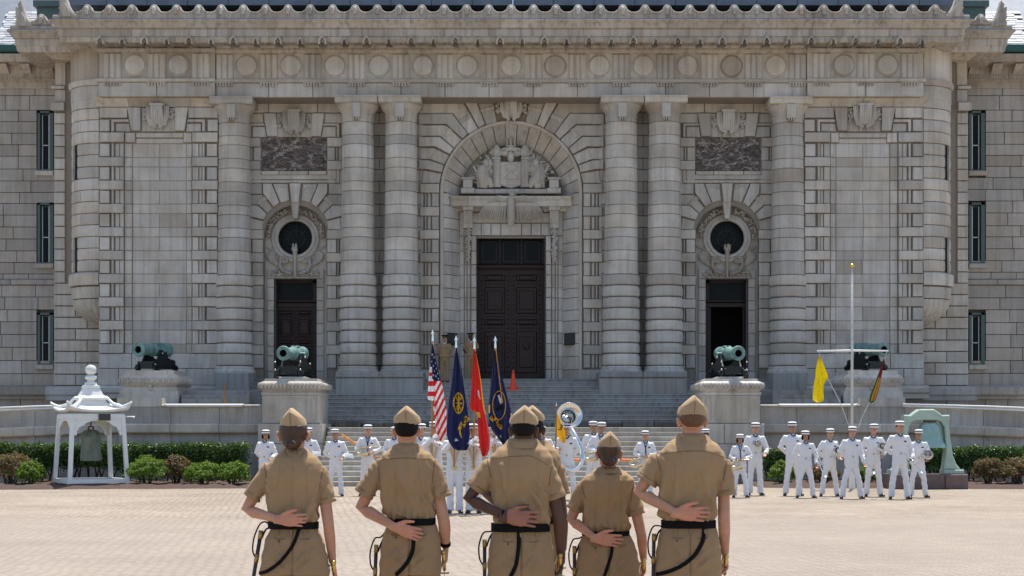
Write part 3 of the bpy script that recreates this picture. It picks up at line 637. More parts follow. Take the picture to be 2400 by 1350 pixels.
def tympanum(cx, YN):
    k = YN/F; zn = lambda py: Z(py, YN); xn = lambda px: X(px, YN)
    z6 = lambda a, b: (960 + a/3.75, 200 + b/3.75)
    def q(a, b, d): px, py = z6(a, b); return (xn(px), YN-d, zn(py))
    base = MB().poly([(X(a, YN), zn(b)) for a, b in [(1066, 464)] + arc(cx, 454, 132, 180, 0, 30) + [(1330, 464)]], YN+.12, YN+.2, .001).build('tympanum', CARVE, hall, fixn=True)
    sh = MB(); sh.poly([q(a, b, 0)[::2] for a, b in ((796, 680), (984, 680), (984, 886), (892, 914), (796, 886))], YN-.28, YN, .04)
    sh.poly([q(a, b, 0)[::2] for a, b in ((832, 708), (946, 708), (930, 766), (850, 766))], YN-.33, YN-.2, .03)        # open book
    sh.poly([q(a, b, 0)[::2] for a, b in ((812, 838), (890, 764), (970, 838))], YN-.32, YN-.2, .03)                    # galley
    sh.poly([q(a, b, 0)[::2] for a, b in ((852, 852), (928, 852), (928, 884), (852, 884))], YN-.31, YN-.2, .02)
    sh.build('shield', CARVE, base)
    t = MB()                                                    # trident in a raised hand
    t.tube([q(890, 610, .3), q(890, 480, .3)], .035, 6)
    for sg in (-1, 0, 1): t.tube([q(890+sg*4, 545, .3), q(890+sg*38, 545, .3), q(890+sg*32, 515, .3), q(890+sg*44, 482, .3)] if sg else [q(890, 545, .3), q(890, 470, .3)], [.03, .03, .03, .012] if sg else [.03, .012], 6)
    t.ell(q(890, 640, .3), (.13, .12, .2), 8, 6); t.tube([q(850, 575, .2), q(892, 566, .26), q(940, 575, .2)], .09, 8)
    t.tube([q(812, 575, .15), q(840, 565, .2), q(890, 580, .22), q(940, 565, .2), q(976, 575, .15)], .06, 6)
    for sg in (-1, 1): t.ell(q(890+sg*50, 605, .16), (.22, .12, .12), 8, 6)
    autosmooth(t.build('trident', CARVE, base, fixn=True), 50)
    for sg in (-1, 1):
        f = lambda a: 890 + sg*(a - 890)
        c = MB()
        for d, r in ((0, .13),): c.tube([q(f(1014), 905, .2), q(f(1014), 665, .2)], [.17, .15], 10)
        c.box(min(q(f(980), 0, 0)[0], q(f(1050), 0, 0)[0]), max(q(f(980), 0, 0)[0], q(f(1050), 0, 0)[0]), YN-.38, YN, q(0, 665, 0)[2], q(0, 645, 0)[2])
        for j in range(12): c.tube([q(f(1015), 640, .2), q(f(1015 + (j-5.5)*12), 600 - 4*(6-abs(j-5.5))*3, .2 + .1*R.random())], [.07, .02], 5)
        autosmooth(c.build('carved_column', CARVE, base, fixn=True), 50)
        p = MB()                                                # kneeling figure
        p.tube([q(f(1130), 905, .2), q(f(1120), 850, .26), q(f(1140), 800, .28), q(f(1135), 740, .26), q(f(1110), 712, .25)], [.16, .24, .25, .2, .09], 10)
        p.ell(q(f(1108), 690, .27), (.12, .13, .14), 8, 6)
        p.tube([q(f(1150), 815, .28), q(f(1075), 850, .34), q(f(1060), 905, .28)], [.17, .13, .09], 8)
        p.tube([q(f(1150), 760, .26), q(f(1190), 770, .26), q(f(1215), 720, .24)], [.08, .07, .06], 6)
        p.tube([q(f(1110), 760, .3), q(f(1075), 740, .3), q(f(1070), 700, .28)], [.08, .06, .05], 6)
        for j in range(9): p.tube([q(f(1100+j*10), 905, .22), q(f(1108+j*8), 800, .38)], .035, 5)
        autosmooth(p.build('carved_figure', CARVE, base, fixn=True), 60)
        fl = MB()                                               # flags, axes and drapery filling the field
        for j in range(46):
            a = math.radians(R.uniform(12, 66)); r0 = R.uniform(150, 260); r1 = R.uniform(300, 400)
            b = math.radians(R.uniform(12, 66))
            fl.tube([q(890 + sg*cos(a)*r0, 930 - sin(a)*r0*1.05, .05), q(890 + sg*cos((a+b)/2)*(r0+r1)/2, 930 - sin((a+b)/2)*(r0+r1)/2, R.uniform(.16, .3)), q(890 + sg*cos(b)*r1, 930 - sin(b)*r1, .12)], [R.uniform(.03, .06), R.uniform(.04, .09), .02], 6)
        for j in range(26):
            a = math.radians(R.uniform(8, 75)); r0 = R.uniform(210, 400)
            fl.ell(q(890 + sg*cos(a)*r0, 925 - sin(a)*r0, .0), (R.uniform(.04, .11), .14, R.uniform(.04, .10)), 7, 5, rot=Matrix.Rotation(R.uniform(0, 3), 3, 'Y'))
        autosmooth(fl.build('carved_flags', CARVE, base, fixn=True), 60)
        b0, b1 = sorted((q(f(1226), 0, 0)[0], q(f(1308), 0, 0)[0])); pb = MB()
        pb.cbox(b0, b1, YN-.45, YN, q(0, 918, 0)[2], q(0, 842, 0)[2], .02); pb.cbox(b0-.06, b1+.06, YN-.5, YN, q(0, 842, 0)[2], q(0, 824, 0)[2], .03); pb.cbox(b0-.08, b1+.08, YN-.5, YN, q(0, 966, 0)[2], q(0, 918, 0)[2], .03)
        pb.build('carved_block', CARVE, base)
    MB().cbox(q(570, 0, 0)[0], q(1210, 0, 0)[0], YN-.36, YN, q(0, 964, 0)[2], q(0, 922, 0)[2], .02).build('carved_ledge', CARVE, base)

# ------------------------------------------------------------------ entablature, cornice and cresting
def plan_sweep(name, plan, prof, mat, parent):                 # plan: open polyline (x,y) walked so that outward is its right side
    n = len(plan); nr = []
    for i in range(n - 1):
        d = (Vector(plan[i+1]) - Vector(plan[i])).normalized(); nr.append(Vector((d.y, -d.x)))
    mit = []
    for i in range(n):
        a = nr[max(i-1, 0)]; b = nr[min(i, n-2)]; v = a + b; v = v / max(v.dot(a), .2) if v.length > .1 else a; mit.append(v)
    rings = [[(plan[i][0] + mit[i].x*o, plan[i][1] + mit[i].y*o, z) for (o, z) in prof] for i in range(n)]
    return MB().loft(rings, 0, True, True).build(name, mat, parent, fixn=True)
def entablature():
    zf = lambda py: Z(py, YF)
    xe, xi = 232, 506
    body = MB().box(X(xe, YF)+.1, X(MIR-xe, YF)-.1, YF+.06, W+3, zf(228.5), zf(60)).build('entablature', STONE_D, hall)
    # architrave stones
    cents = [1198 + i*103.3 for i in range(-6, 7)]; ec = [318, 420]
    cuts = [506] + [c + 51.6 for c in cents[:-1]] + [MIR-506]
    for a, b in zip(cuts, cuts[1:]):
        stone(body, a, b, 194, 228, YF, 0, 0, 'architrave_stone', z=zf, depth=1.4)
        stone(body, a, b, 123, 187, YF, -.03, 0, 'frieze_stone', z=zf)
    for s in (0, 1):
        for a, b in ((233, 369), (369, 506)):
            stone(body, a, b, 194, 228, YF, .14, s, 'architrave_stone', z=zf, depth=1.4); stone(body, a, b, 123, 187, YF, .10, s, 'frieze_stone', z=zf)
    def moulding(name, prof, m):                                # centre, then end pieces 14 cm proud
        for (a, b, o) in ((506, MIR-506, 0), (229, 506, .14), (MIR-506, MIR-229, .14)):
            MB().sweepx([(y-o, z_) for y, z_ in prof], X(a, YF), X(b, YF)).build(name, m, body, fixn=True)
    moulding('taenia', [(YF+.1, zf(194)), (YF-.05, zf(194)), (YF-.08, zf(192)), (YF-.08, zf(187)), (YF+.1, zf(187))], STONE_B)
    moulding('frieze_cap', [(YF+.1, zf(126)), (YF-.06, zf(126)), (YF-.09, zf(122)), (YF-.16, zf(118)), (YF+.1, zf(117))], STONE_C)
    def triglyph(c, o):
        w0, w1 = X(c-20.5, YF), X(c+20.5, YF); t = (w1-w0)/3; mb = MB()
        for j in range(3): mb.cbox(w0+j*t+.012, w0+(j+1)*t-.012, YF-.07-o, YF+.05-o, zf(186.5), zf(127), .035)
        mb.cbox(w0, w1, YF-.02-o, YF+.05-o, zf(186.5), zf(126.5), .005); mb.build('triglyph', STONE, body)
        g = MB().box(w0-.02, w1+.02, YF-.09-o, YF-o, zf(196), zf(194.3))
        for j in range(6):
            xx = lerp(w0+.05, w1-.05, j/5); g.lathe([(.042, zf(203.5)), (.028, zf(196))], xx, YF-.045-o, n=8)
        g.build('guttae', STONE_B, body)
    def medallion(c, o):
        k = YF/F; mb = MB(); vs = []; n = 40; pr = [(27, -.0), (26.5, .035), (25.2, .045), (24.6, .02), (23.6, .02), (22.5, .075), (0.3, .085)]
        for i in range(n):
            a = 2*pi*i/n
            for r, d in pr: vs.append((X(c, YF)+cos(a)*r*k, YF-d+.03-o, zf(155)+sin(a)*r*k))
        m = len(pr); mb.add(vs, [(i*m+t, i*m+t+1, ((i+1) % n)*m+t+1, ((i+1) % n)*m+t) for i in range(n) for t in range(m-1)])
        autosmooth(mb.build('medallion', R.choice((STONE, STONE_B, STONE)), body))
    for c in cents: medallion(c, 0)
    for c in cuts[1:-1]: triglyph(c, 0)
    for s in (0, 1):
        for c in ec: medallion(mx(c, s), .13)
        for c in (266, 369, 472): triglyph(mx(c, s), .13)
        triglyph(mx(527, s), 0)
    # cornice: one moulded profile carried round the stepped plan
    xa = X(130, YF+1.4); xb = X(231, YF); xc = -xb + X(MIR-1, YF) * 0 + 0
    xb2 = X(MIR-231, YF); xa2 = X(MIR-130, YF+1.4)
    plan = [(xa, YF+6), (xa, YF+1.45), (xb, YF+1.45), (xb, YF), (xb2, YF), (xb2, YF+1.45), (xa2, YF+1.45), (xa2, YF+6)]
    zc = lambda py: Z(py, YF-1.2)
    prof = [(-.3, zf(119)), (.10, zf(119)), (.16, zf(114)), (.26, zf(110)), (.30, zf(110)), (.34, zf(104)), (1.04, zc(97)), (1.08, zc(94)), (1.10, zc(84)), (1.14, zc(82)), (1.14, zc(69)), (1.18, zc(67)), (-.3, zc(67))]
    plan_sweep('cornice', plan, prof, STONE_C, body)
    plan_sweep('cornice_cyma', plan, [(-.3, zc(66.3)), (1.18, zc(66.3)), (1.22, zc(64)), (1.27, zc(57)), (1.36, zc(51)), (1.38, zc(50)), (1.38, zc(47.5)), (-.3, zc(47.5))], STONE_C, body)
    plan_sweep('gutter', plan, [(-.3, zc(47.5)), (1.33, zc(47.5)), (1.33, zc(45.5)), (-.3, zc(45.5))], LEAD, body)
    plan_sweep('parapet', plan, [(.9, zc(45.5)), (1.27, zc(45.5)), (1.27, zc(37)), (1.24, zc(35.5)), (.9, zc(35.5))], STONE_C, body)
    runs = [('corona_stone', [(1.16, zc(84)), (1.16, zc(69)), (.9, zc(69)), (.9, zc(84))], 0), ('cyma_stone', [(.9, zc(66.2)), (1.20, zc(66.2)), (1.24, zc(64)), (1.29, zc(57)), (1.38, zc(51)), (1.40, zc(50)), (1.40, zc(47.6)), (.9, zc(47.6))], 26), ('parapet_stone', [(1.0, zc(45.4)), (1.29, zc(45.4)), (1.29, zc(37)), (1.26, zc(35.4)), (1.0, zc(35.4))], 26)]
    for nm, pr, o in runs:
        e = [146] + [1198 - 52.3*17 + o + i*104.6 for i in range(18)] + [MIR-146]
        for a, b in zip(e, e[1:]):
            if b - a > 12: MB().sweepx([(YF-q, z_) for q, z_ in pr], X(a, YF-1.2)+.012, X(b, YF-1.2)-.012).build(nm, STONE_C, body, fixn=True)
    d = MB(); px = 236
    while px < MIR-232:
        x = X(px, YF-.3); d.box(x, x+.075, YF-.33, YF-.2, zf(111), zf(105.5)); px += 7.4
    tag(d.build('dentils', STONE_C, body), kind='stuff')
    i = 0; px = 1198 - 52*18.5
    Ys = YF - 1.14
    while px < 2190:                                            # waterspout hoods under the corona
        big = i % 2 == 0; h = 17 if big else 13.5; wd = 9 if big else 6.5; x = X(px, Ys); k = Ys/F; zb = Z(106, Ys); mb = MB()
        def ou(wx, hh): return [(-wx*k, 0), (-wx*k, hh*.6*k), (-wx*.7*k, hh*.85*k), (0, hh*1.25*k), (wx*.7*k, hh*.85*k), (wx*k, hh*.6*k), (wx*k, 0)]
        o1, o2 = ou(wd, h), ou(wd*.62, h*.78)
        for q in range(6):
            a, b, c_, e = o1[q], o1[q+1], o2[q+1], o2[q]
            v = [(x+p[0], yy, zb+p[1]) for yy in (Ys-.16, Ys+.5) for p in (a, b, c_, e)]
            mb.add(v, [(0,1,2,3), (0,4,5,1), (3,2,6,7)])
        mb.poly([(x+p[0], zb+p[1]) for p in o2], Ys+.3, Ys+.4, .001, 1)
        mb.build('spout_hood', [STONE_C, STONE_D], body, fixn=True); px += 52; i += 1
    def antefix(x, Y, zb, k):
        out = [(-26,0),(-26,7),(-22,7.5),(-17,9),(-13,12),(-11,17),(-8.5,22),(-4.5,25.5),(0,26.6),(4.5,25.5),(8.5,22),(11,17),(13,12),(17,9),(22,7.5),(26,7),(26,0)]
        mb = MB(); mb.poly([(x+a*k, zb+b*k) for a, b in out], Y-.02, Y+.22, .025)
        mb.poly([(x+a*k*.62, zb+3*k+b*k*.76) for a, b in out[4:13]] , Y-.06, Y+.05, .03)
        mb.tube([(x, Y-.07, zb+1*k), (x, Y-.07, zb+17*k), (x, Y-.05, zb+19.5*k)], [4.2*k, 4.2*k, 2.5*k], 8)
        for t in (0, 1, 2): mb.tube([(x-26*k, Y-.02, zb+(4+t*1.6)*k), (x-18*k, Y-.03, zb+(4.2+t*1.8)*k), (x-12*k, Y-.03, zb+(6.5+t*3)*k)], .02, 4); mb.tube([(x+26*k, Y-.02, zb+(4+t*1.6)*k), (x+18*k, Y-.03, zb+(4.2+t*1.8)*k), (x+12*k, Y-.03, zb+(6.5+t*3)*k)], .02, 4)
        return autosmooth(mb.build('antefix', STONE_C, body, fixn=True), 40)
    Ya = YF - 1.25; k = Ya/F
    for i in range(-19, 20): antefix(X(1198 + i*52.3, Ya), Ya, Z(36.5, Ya), k*.99)
    Yr = Ya + 1.45
    for s in (0, 1): antefix(X(mx(97, s), Yr), Yr, Z(58, Yr), k*.99)
    def acro(px, Y, py, s, sz):                                 # upright leaf at a corner
        sg = 1 if s == 0 else -1; x = X(mx(px, s), Y); zb = Z(py, Y); k = Y/F*sz
        out = [(-16,-2),(-18,8),(-15,16),(-19,22),(-13,28),(-17,36),(-10,40),(-12,50),(-5,58),(-3,50),(0,42),(3,32),(8,22),(14,14),(20,8),(22,-2)]
        mb = MB(); mb.poly([(x+sg*a*k, zb+b*k) for a, b in out], Y-.05, Y+.3, .05)
        for j in range(5): mb.tube([(x+sg*(8-3*j)*k, Y-.06, zb), (x+sg*(4-4*j)*k, Y-.1, zb+18*k), (x+sg*(-6-2*j)*k, Y-.05, zb+(34+j*2)*k)], .04, 5)
        autosmooth(mb.build('acroterion', STONE_C, body, fixn=True), 40)
    for s in (0, 1): acro(156, Ya, 40, s, 1.0); acro(54, Yr, 62, s, 1.05)
    # roof behind the cresting
    MB().box(X(165, YF), X(MIR-165, YF), YF+.6, YF+12, zf(47), zf(20)).build('roof_gutter', mat_plain('dark_slate', (.02, .024, .03), .7), body)
    rf = MB()
    px = 168
    while px < MIR-168:
        rf.box(X(px, YF+2)+.01, X(min(px+94, MIR-168), YF+2)-.01, YF+1.2, YF+8, Z(12, YF+1.2), Z(-30, YF+1.2)); px += 94
    rf.build('roof', LEAD, body)

def wing(s):
    Yg = 61.2
    lab = 'set back grey stone wing with three narrow green windows, ' + ('beside the pagoda-roofed bell frame' if s == 0 else 'behind the green bell stand')
    g = thing('wing_building', (X(mx(60, s), Yg), Yg, 0), lab, 'building', 'wings of the hall')
    x0, x1 = xs(-140, 132, s, Yg); zg = lambda py: Z(py, Yg)
    wall = MB().box(x0, x1, Yg+.32, Yg+.6, 0, zg(130)).build('wall', STONE_D, g)
    wins = [(260, 401), (475, 618), (733, 855)]
    ys = [205, 224, 258]; y = 258
    while y < 640: y += R.choice((27, 28, 30, 26)); ys.append(y)
    ys += [655, 668]; y = 668
    while y < 880: y += R.choice((28, 31, 30)); ys.append(y)
    ys += [y+27, y+55]
    for t, u in zip(ys, ys[1:]):
        opn = [w_ for w_ in wins if w_[0]-4 < (t+u)/2 < w_[1]+5]
        px = 131 if not opn else 86; 
        if opn: stone(wall, 126, 132, t, u, Yg, .0, s, mat=STONE_W, z=zg, c=.006, depth=.36)
        while px > -140:
            q = px - R.uniform(40, 105); stone(wall, q, px, t, u, Yg, .0 if u != 668 else .1, s, mat=STONE_W, z=zg, c=.006, depth=.36); px = q
    for t, u in wins:
        a, b = xs(88, 125, s, Yg)
        wf = MB().box(a, b, Yg-.03, Yg+.01, zg(u), zg(u-3)).box(a, a+.1, Yg-.02, Yg+.28, zg(u), zg(t)).box(b-.14, b, Yg-.02, Yg+.28, zg(u), zg(t)).box(a, b, Yg-.02, Yg+.28, zg(t+5), zg(t)).box(a+.1, b-.14, Yg+.2, Yg+.28, zg(u), zg(t)).build('window', GREENP, g)
        MB().box(a+.16, b-.2, Yg+.14, Yg+.17, zg(u-6), zg(t+10)).build('pane', DARKG, wf)
        mu = MB().box(a+.14, b-.18, Yg+.11, Yg+.16, zg((t+u)/2+10), zg((t+u)/2+8))
        mu.box(a+.14, a+.17, Yg+.11, Yg+.16, zg(u-4), zg(t+8)).box(b-.21, b-.18, Yg+.11, Yg+.16, zg(u-4), zg(t+8)); mu.build('sash', WHITEP, wf)
        c, d = xs(84, 127, s, Yg); MB().cbox(c, d, Yg-.14, Yg+.1, zg(u+11), zg(u), .02).build('sill', STONE, wf)
    # base moulding, cornice, brackets, gutter, slates
    MB().sweepx([(Yg+.1, zg(935)), (Yg-.2, zg(935)), (Yg-.2, zg(930)), (Yg-.36, zg(925)), (Yg-.40, zg(908)), (Yg-.1, zg(903)), (Yg+.1, zg(903))], x0, x1).build('base_moulding', STONE_W, wall, fixn=True)
    MB().sweepx([(Yg+.1, zg(208)), (Yg-.05, zg(208)), (Yg-.08, zg(204)), (Yg-.08, zg(195)), (Yg-.25, zg(190)), (Yg-.3, zg(184)), (Yg-.35, zg(160)), (Yg-.9, zg(157)), (Yg-.95, zg(150)), (Yg-1.0, zg(140)), (Yg+.1, zg(138))], x0, x1).build('cornice', STONE_C, wall, fixn=True)
    d = MB(); n = 46
    for i in range(n): xx = lerp(x0, x1, i/n); d.box(xx, xx+.06, Yg-.34, Yg-.2, zg(189), zg(182))
    tag(d.build('dentils', STONE_C, wall), kind='stuff')
    for i in range(5):
        xx = X(mx(113 - i*52, s), Yg-.5); MB().sweepx([(Yg-.2, zg(178)), (Yg-.4, zg(178)), (Yg-.62, zg(170)), (Yg-.8, zg(160)), (Yg-.2, zg(160))], xx-.18, xx+.18).build('bracket', STONE_C, wall, fixn=True)
    MB().sweepx([(Yg-.6, zg(137)), (Yg-1.0, zg(137)), (Yg-1.08, zg(134)), (Yg-1.08, zg(120)), (Yg-.6, zg(120))], x0, x1).build('gutter', mat_plain('gutter_copper', (.03, .10, .085), .5, .2), wall, fixn=True)
    sm, nt, b = newmat('wing_slate'); b.inputs['Roughness'].default_value = .34
    nt.links.new(ramp(nt, nt.nodes.new('ShaderNodeObjectInfo').outputs['Random'], [(0, (.36, .38, .41)), (.5, (.46, .48, .50)), (1, (.60, .61, .62))]), b.inputs['Base Color'])
    bump(nt, b, noisetex(nt, 20, 4), .3, .01)
    base = MB().sweepx([(Yg-.8, zg(121)), (Yg+4.2, zg(121)+4.9), (Yg+4.2, zg(121)), (Yg, zg(121))], x0, x1+.0).build('roof', LEAD, g, fixn=True)
    e0, e1 = xs(130, 190, s, Yg); MB().sweepx([(Yg+.4, zg(121)+1.1), (Yg+4.2, zg(121)+4.85), (Yg+4.2, zg(121)+1.1)], e0, e1).build('roof_end', LEAD, g, fixn=True)
    dy, dz = 5.0, 4.9; L = math.hypot(dy, dz); ny, nz = -dz/L, dy/L
    row = 0; t = 0.0
    smesh = []
    for v in range(6):
        wd = .28 + .04*(v % 3); mb = MB(); mb.add([(-wd/2+.005, 0, 0), (wd/2-.005, 0, 0), (wd/2-.005, .21*dy/L, .21*dz/L), (-wd/2+.005, .21*dy/L, .21*dz/L), (-wd/2+.005, ny*.022, nz*.022), (wd/2-.005, ny*.022, nz*.022)], [(4, 5, 2, 3), (0, 1, 5, 4), (0, 4, 3), (1, 2, 5)])
        me = bpy.data.meshes.new('slate'); me.from_pydata(mb.v, [], mb.f); me.materials.append(sm); smesh.append((wd, me))
    lo, hi = xs(-4, 190, s, Yg-.5)
    while t < 2.35:
        xx = lo - R.uniform(0, .2)
        while xx < hi:
            wd, me = R.choice(smesh); o = link('slate', me, base); o.location = (xx + wd/2, Yg-.8 + t*dy/L + ny*R.uniform(.012, .03), zg(121) + t*dz/L + nz*R.uniform(.012, .03)); xx += wd
        t += .165
    # green dormer edge just above
    a, b = xs(90, 150, s, Yg); MB().box(a, b, Yg-.2, Yg+1, zg(48), zg(20)).box(a-.1, b+.1, Yg-.35, Yg+1, zg(20), zg(6)).build('dormer', GREENP, g)

def between_columns(s):
    x0, x1 = xs(800, 990, s, W); wall = MB().box(x0, x1, W+.06, W+.3, 2, zz(232)).build('column_bay_wall', STONE_D, hall)
    y = 240; k = 0
    for t, u, band in courses(236, 905) if False else [(236 + i*27, 263 + i*27, i % 2) for i in range(24)]:
        j = 889 if band else 876
        stone(wall, 800, j, t, u, W, .02, s); stone(wall, j, 990, t, u, W, .02, s)
for s in (0, 1):
    between_columns(s); end_bay(s); turret(s); side_bay(s); wing(s)
    for c in (839, 940): column(c, s)
    column(547, s, True)
    pedestal_block(786, 991, s)
    x0 = xs(505, 583, s, 56.4); MB().cbox(x0[0], x0[1], 56.4, W, 1.5, Z(873, 56.4), .03).build('column_plinth', STONE_T, hall)
centre_bay(); entablature()
MB().box(X(140, W+3), X(MIR-140, W+3), W+3.0, W+3.4, 0, Z(40, W)).build('light_stop_wall', BLACK, hall)  # added black slab, keeps sunlight from leaking into the hollow hall behind the windows
# ================================================================== ground, steps, terrace walls
def mat_paving():
    m, nt, b = newmat('brick_paving'); b.inputs['Roughness'].default_value = .9; b.inputs['Specular IOR Level'].default_value = .15
    pos = nt.nodes.new('ShaderNodeNewGeometry').outputs['Position']
    mp = nt.nodes.new('ShaderNodeMapping'); mp.inputs['Rotation'].default_value = (0, 0, math.radians(38)); wn = nt.nodes.new('ShaderNodeTexNoise'); wn.inputs['Scale'].default_value = 1.3; nt.links.new(pos, wn.inputs['Vector']); wv = nt.nodes.new('ShaderNodeVectorMath'); wv.operation = 'MULTIPLY_ADD'; wv.inputs[1].default_value = (.22, .22, 0); nt.links.new(wn.outputs['Color'], wv.inputs[0]); nt.links.new(pos, wv.inputs[2]); nt.links.new(wv.outputs[0], mp.inputs[0])
    wob = noisetex(nt, .8, 3); 
    br = nt.nodes.new('ShaderNodeTexBrick'); br.inputs['Scale'].default_value = 1.0; br.inputs['Brick Width'].default_value = .215; br.inputs['Row Height'].default_value = .105; br.inputs['Mortar Size'].default_value = .013
    br.inputs['Mortar Smooth'].default_value = .3; br.inputs['Color1'].default_value = (.325,.278,.226,1); br.inputs['Color2'].default_value = (.41,.355,.293,1); br.inputs['Mortar'].default_value = (.20,.155,.11,1)
    nt.links.new(mp.outputs[0], br.inputs['Vector'])
    col = br.outputs['Color']
    big = ramp(nt, noisetex(nt, .35, 5, .6), [(.3, (.38,.38,.38)), (.5, (.5,.5,.5)), (.7, (.60,.60,.60))]); col = mixc(nt, .8, col, big, 'OVERLAY')
    st = ramp(nt, noisetex(nt, 1.2, 6, .7, stretch=(.7, 3.2, 1)), [(.52, (0,0,0)), (.72, (1,1,1))])
    f = nt.nodes.new('ShaderNodeMath'); f.operation = 'MULTIPLY'; f.inputs[1].default_value = .55; nt.links.new(st, f.inputs[0]); col = mixc(nt, f.outputs[0], col, (.21,.165,.12))
    st2 = ramp(nt, noisetex(nt, 3.4, 5, .7, stretch=(.5, 2.4, 1)), [(.55, (0,0,0)), (.7, (1,1,1))]); f2 = nt.nodes.new('ShaderNodeMath'); f2.operation = 'MULTIPLY'; f2.inputs[1].default_value = .6; nt.links.new(st2, f2.inputs[0]); col = mixc(nt, f2.outputs[0], col, (.19,.145,.105))
    s0 = nt.nodes.new('ShaderNodeSeparateXYZ'); nt.links.new(pos, s0.inputs[0]); m0 = nt.nodes.new('ShaderNodeMapRange'); m0.inputs[1].default_value = 29.9; m0.inputs[2].default_value = 30.4; m0.inputs[3].default_value = 1; m0.inputs[4].default_value = 0; nt.links.new(s0.outputs[1], m0.inputs[0])
    m1 = nt.nodes.new('ShaderNodeMath'); m1.operation = 'MULTIPLY'; m1.inputs[1].default_value = .5; nt.links.new(m0.outputs[0], m1.inputs[0]); col = mixc(nt, m1.outputs[0], col, (.315,.265,.225))
    # moss in the joints towards the planting beds
    sx = nt.nodes.new('ShaderNodeSeparateXYZ'); nt.links.new(pos, sx.inputs[0])
    mr = nt.nodes.new('ShaderNodeMapRange'); mr.inputs[1].default_value = 34; mr.inputs[2].default_value = 44; nt.links.new(sx.outputs[1], mr.inputs[0])
    ms = ramp(nt, noisetex(nt, 2.4, 5, .7, stretch=(.6, 1.6, 1)), [(.57, (0,0,0)), (.68, (1,1,1))])
    g = nt.nodes.new('ShaderNodeMath'); g.operation = 'MULTIPLY'; nt.links.new(ms, g.inputs[0]); nt.links.new(mr.outputs[0], g.inputs[1])
    g2 = nt.nodes.new('ShaderNodeMath'); g2.operation = 'MULTIPLY'; g2.inputs[1].default_value = .6; nt.links.new(g.outputs[0], g2.inputs[0])
    col = mixc(nt, g2.outputs[0], col, (.23,.21,.08))
    nt.links.new(col, b.inputs['Base Color'])
    h = nt.nodes.new('ShaderNodeMath'); h.operation = 'ADD'; nt.links.new(br.outputs['Fac'], h.inputs[0]); h.inputs[1].default_value = 0
    inv = nt.nodes.new('ShaderNodeMath'); inv.operation = 'MULTIPLY_ADD'; inv.inputs[1].default_value = -1.0; inv.inputs[2].default_value = 1.0; nt.links.new(br.outputs['Fac'], inv.inputs[0])
    ad = nt.nodes.new('ShaderNodeMath'); ad.operation = 'MULTIPLY_ADD'; ad.inputs[1].default_value = 1.6; nt.links.new(noisetex(nt, 5, 5, .6), ad.inputs[0]); nt.links.new(inv.outputs[0], ad.inputs[2])
    bump(nt, b, ad.outputs[0], .7, .03)
    return m
PAVE = mat_paving()
g = MB(); n = 60; xs_ = np.linspace(-400, 400, 3)
g.add([(-500, -300, 0), (500, -300, 0), (500, 500, 0), (-500, 500, 0)], [(0, 1, 2, 3)])
tag(g.build('ground', PAVE), 'pale brick paved parade ground in front of the hall', 'ground', kind='structure')

def riser_mesh(x0, x1, y0, y1, z0, z1):                       # a step: slightly rounded nosing
    mb = MB(); mb.sweepx([(y1, z0), (y0+.015, z0), (y0+.015, z1-.05), (y0-.005, z1-.035), (y0-.008, z1-.015), (y0+.005, z1), (y1, z1)], x0, x1); return mb
def flight(root, x0, x1, y0, z0, n, rise, tread, mat, deep=.6, cutw=(3.0, 5.2)):
    for i in range(n):
        y = y0 + i*tread; xx = x0; z1 = z0 + (i+1)*rise
        while xx < x1 - .01:
            q = min(xx + R.uniform(*cutw), x1)
            if x1 - q < 1.0: q = x1
            riser_mesh(xx+.004, q-.004, y, y + tread + deep, z1-rise-.004 if i else 0, z1).build('step', mat, root, fixn=True); xx = q
Y1 = 47.6; RISE = .1455; TR = .325
steps = MB().box(X(760, 50), X(1640, 50), Y1+.2, 51.5, 0, .1).build('entrance_steps', STONE_T)
tag(steps, 'broad grey granite steps climbing to the bronze doors', 'steps', kind='structure')
xl, xr = X(765, 50.6), X(1632, 50.6)
flight(steps, xl, xr, Y1, 0, 12, RISE, TR, mat_stone('granite_low_steps', (.48,.455,.405), streak=.45, var=.16), .5)
ZL = 12*RISE; Y2 = Y1 + 12*TR
MB().box(xl-2.4, xr+2.4, Y2, 53.4, 0, ZL-.004).build('landing', STONE_T, steps)
rub = mat_stone('weathered_course', (.20,.185,.16), brown=(.09,.065,.04), streak=.9, var=.5)
xx = xl
while xx < xr - .2:                                            # crumbling dark course at the landing
    q = min(xx + R.uniform(.35, 1.1), xr); MB().cbox(xx+.01, q-.01, 52.9+R.uniform(-.05, .05), 53.5, ZL, ZL+.19+R.uniform(-.05, .03), .03).build('rubble_stone', rub, steps); xx = q
flight(steps, X(520, 55), X(MIR-520, 55), 53.15, ZL+.12, 11, (Z(889, 58.2)-ZL-.12)/11, .45, STONE_T, .5, (3.4, 6.5))
MB().box(X(500, 58), X(MIR-500, 58), 53.7, 60.5, 0, ZL+.11).box(X(500, 58), X(MIR-500, 58), 58.0, 60.6, ZL, Z(889, 58.2)-.004).build('platform', STONE_T, steps)

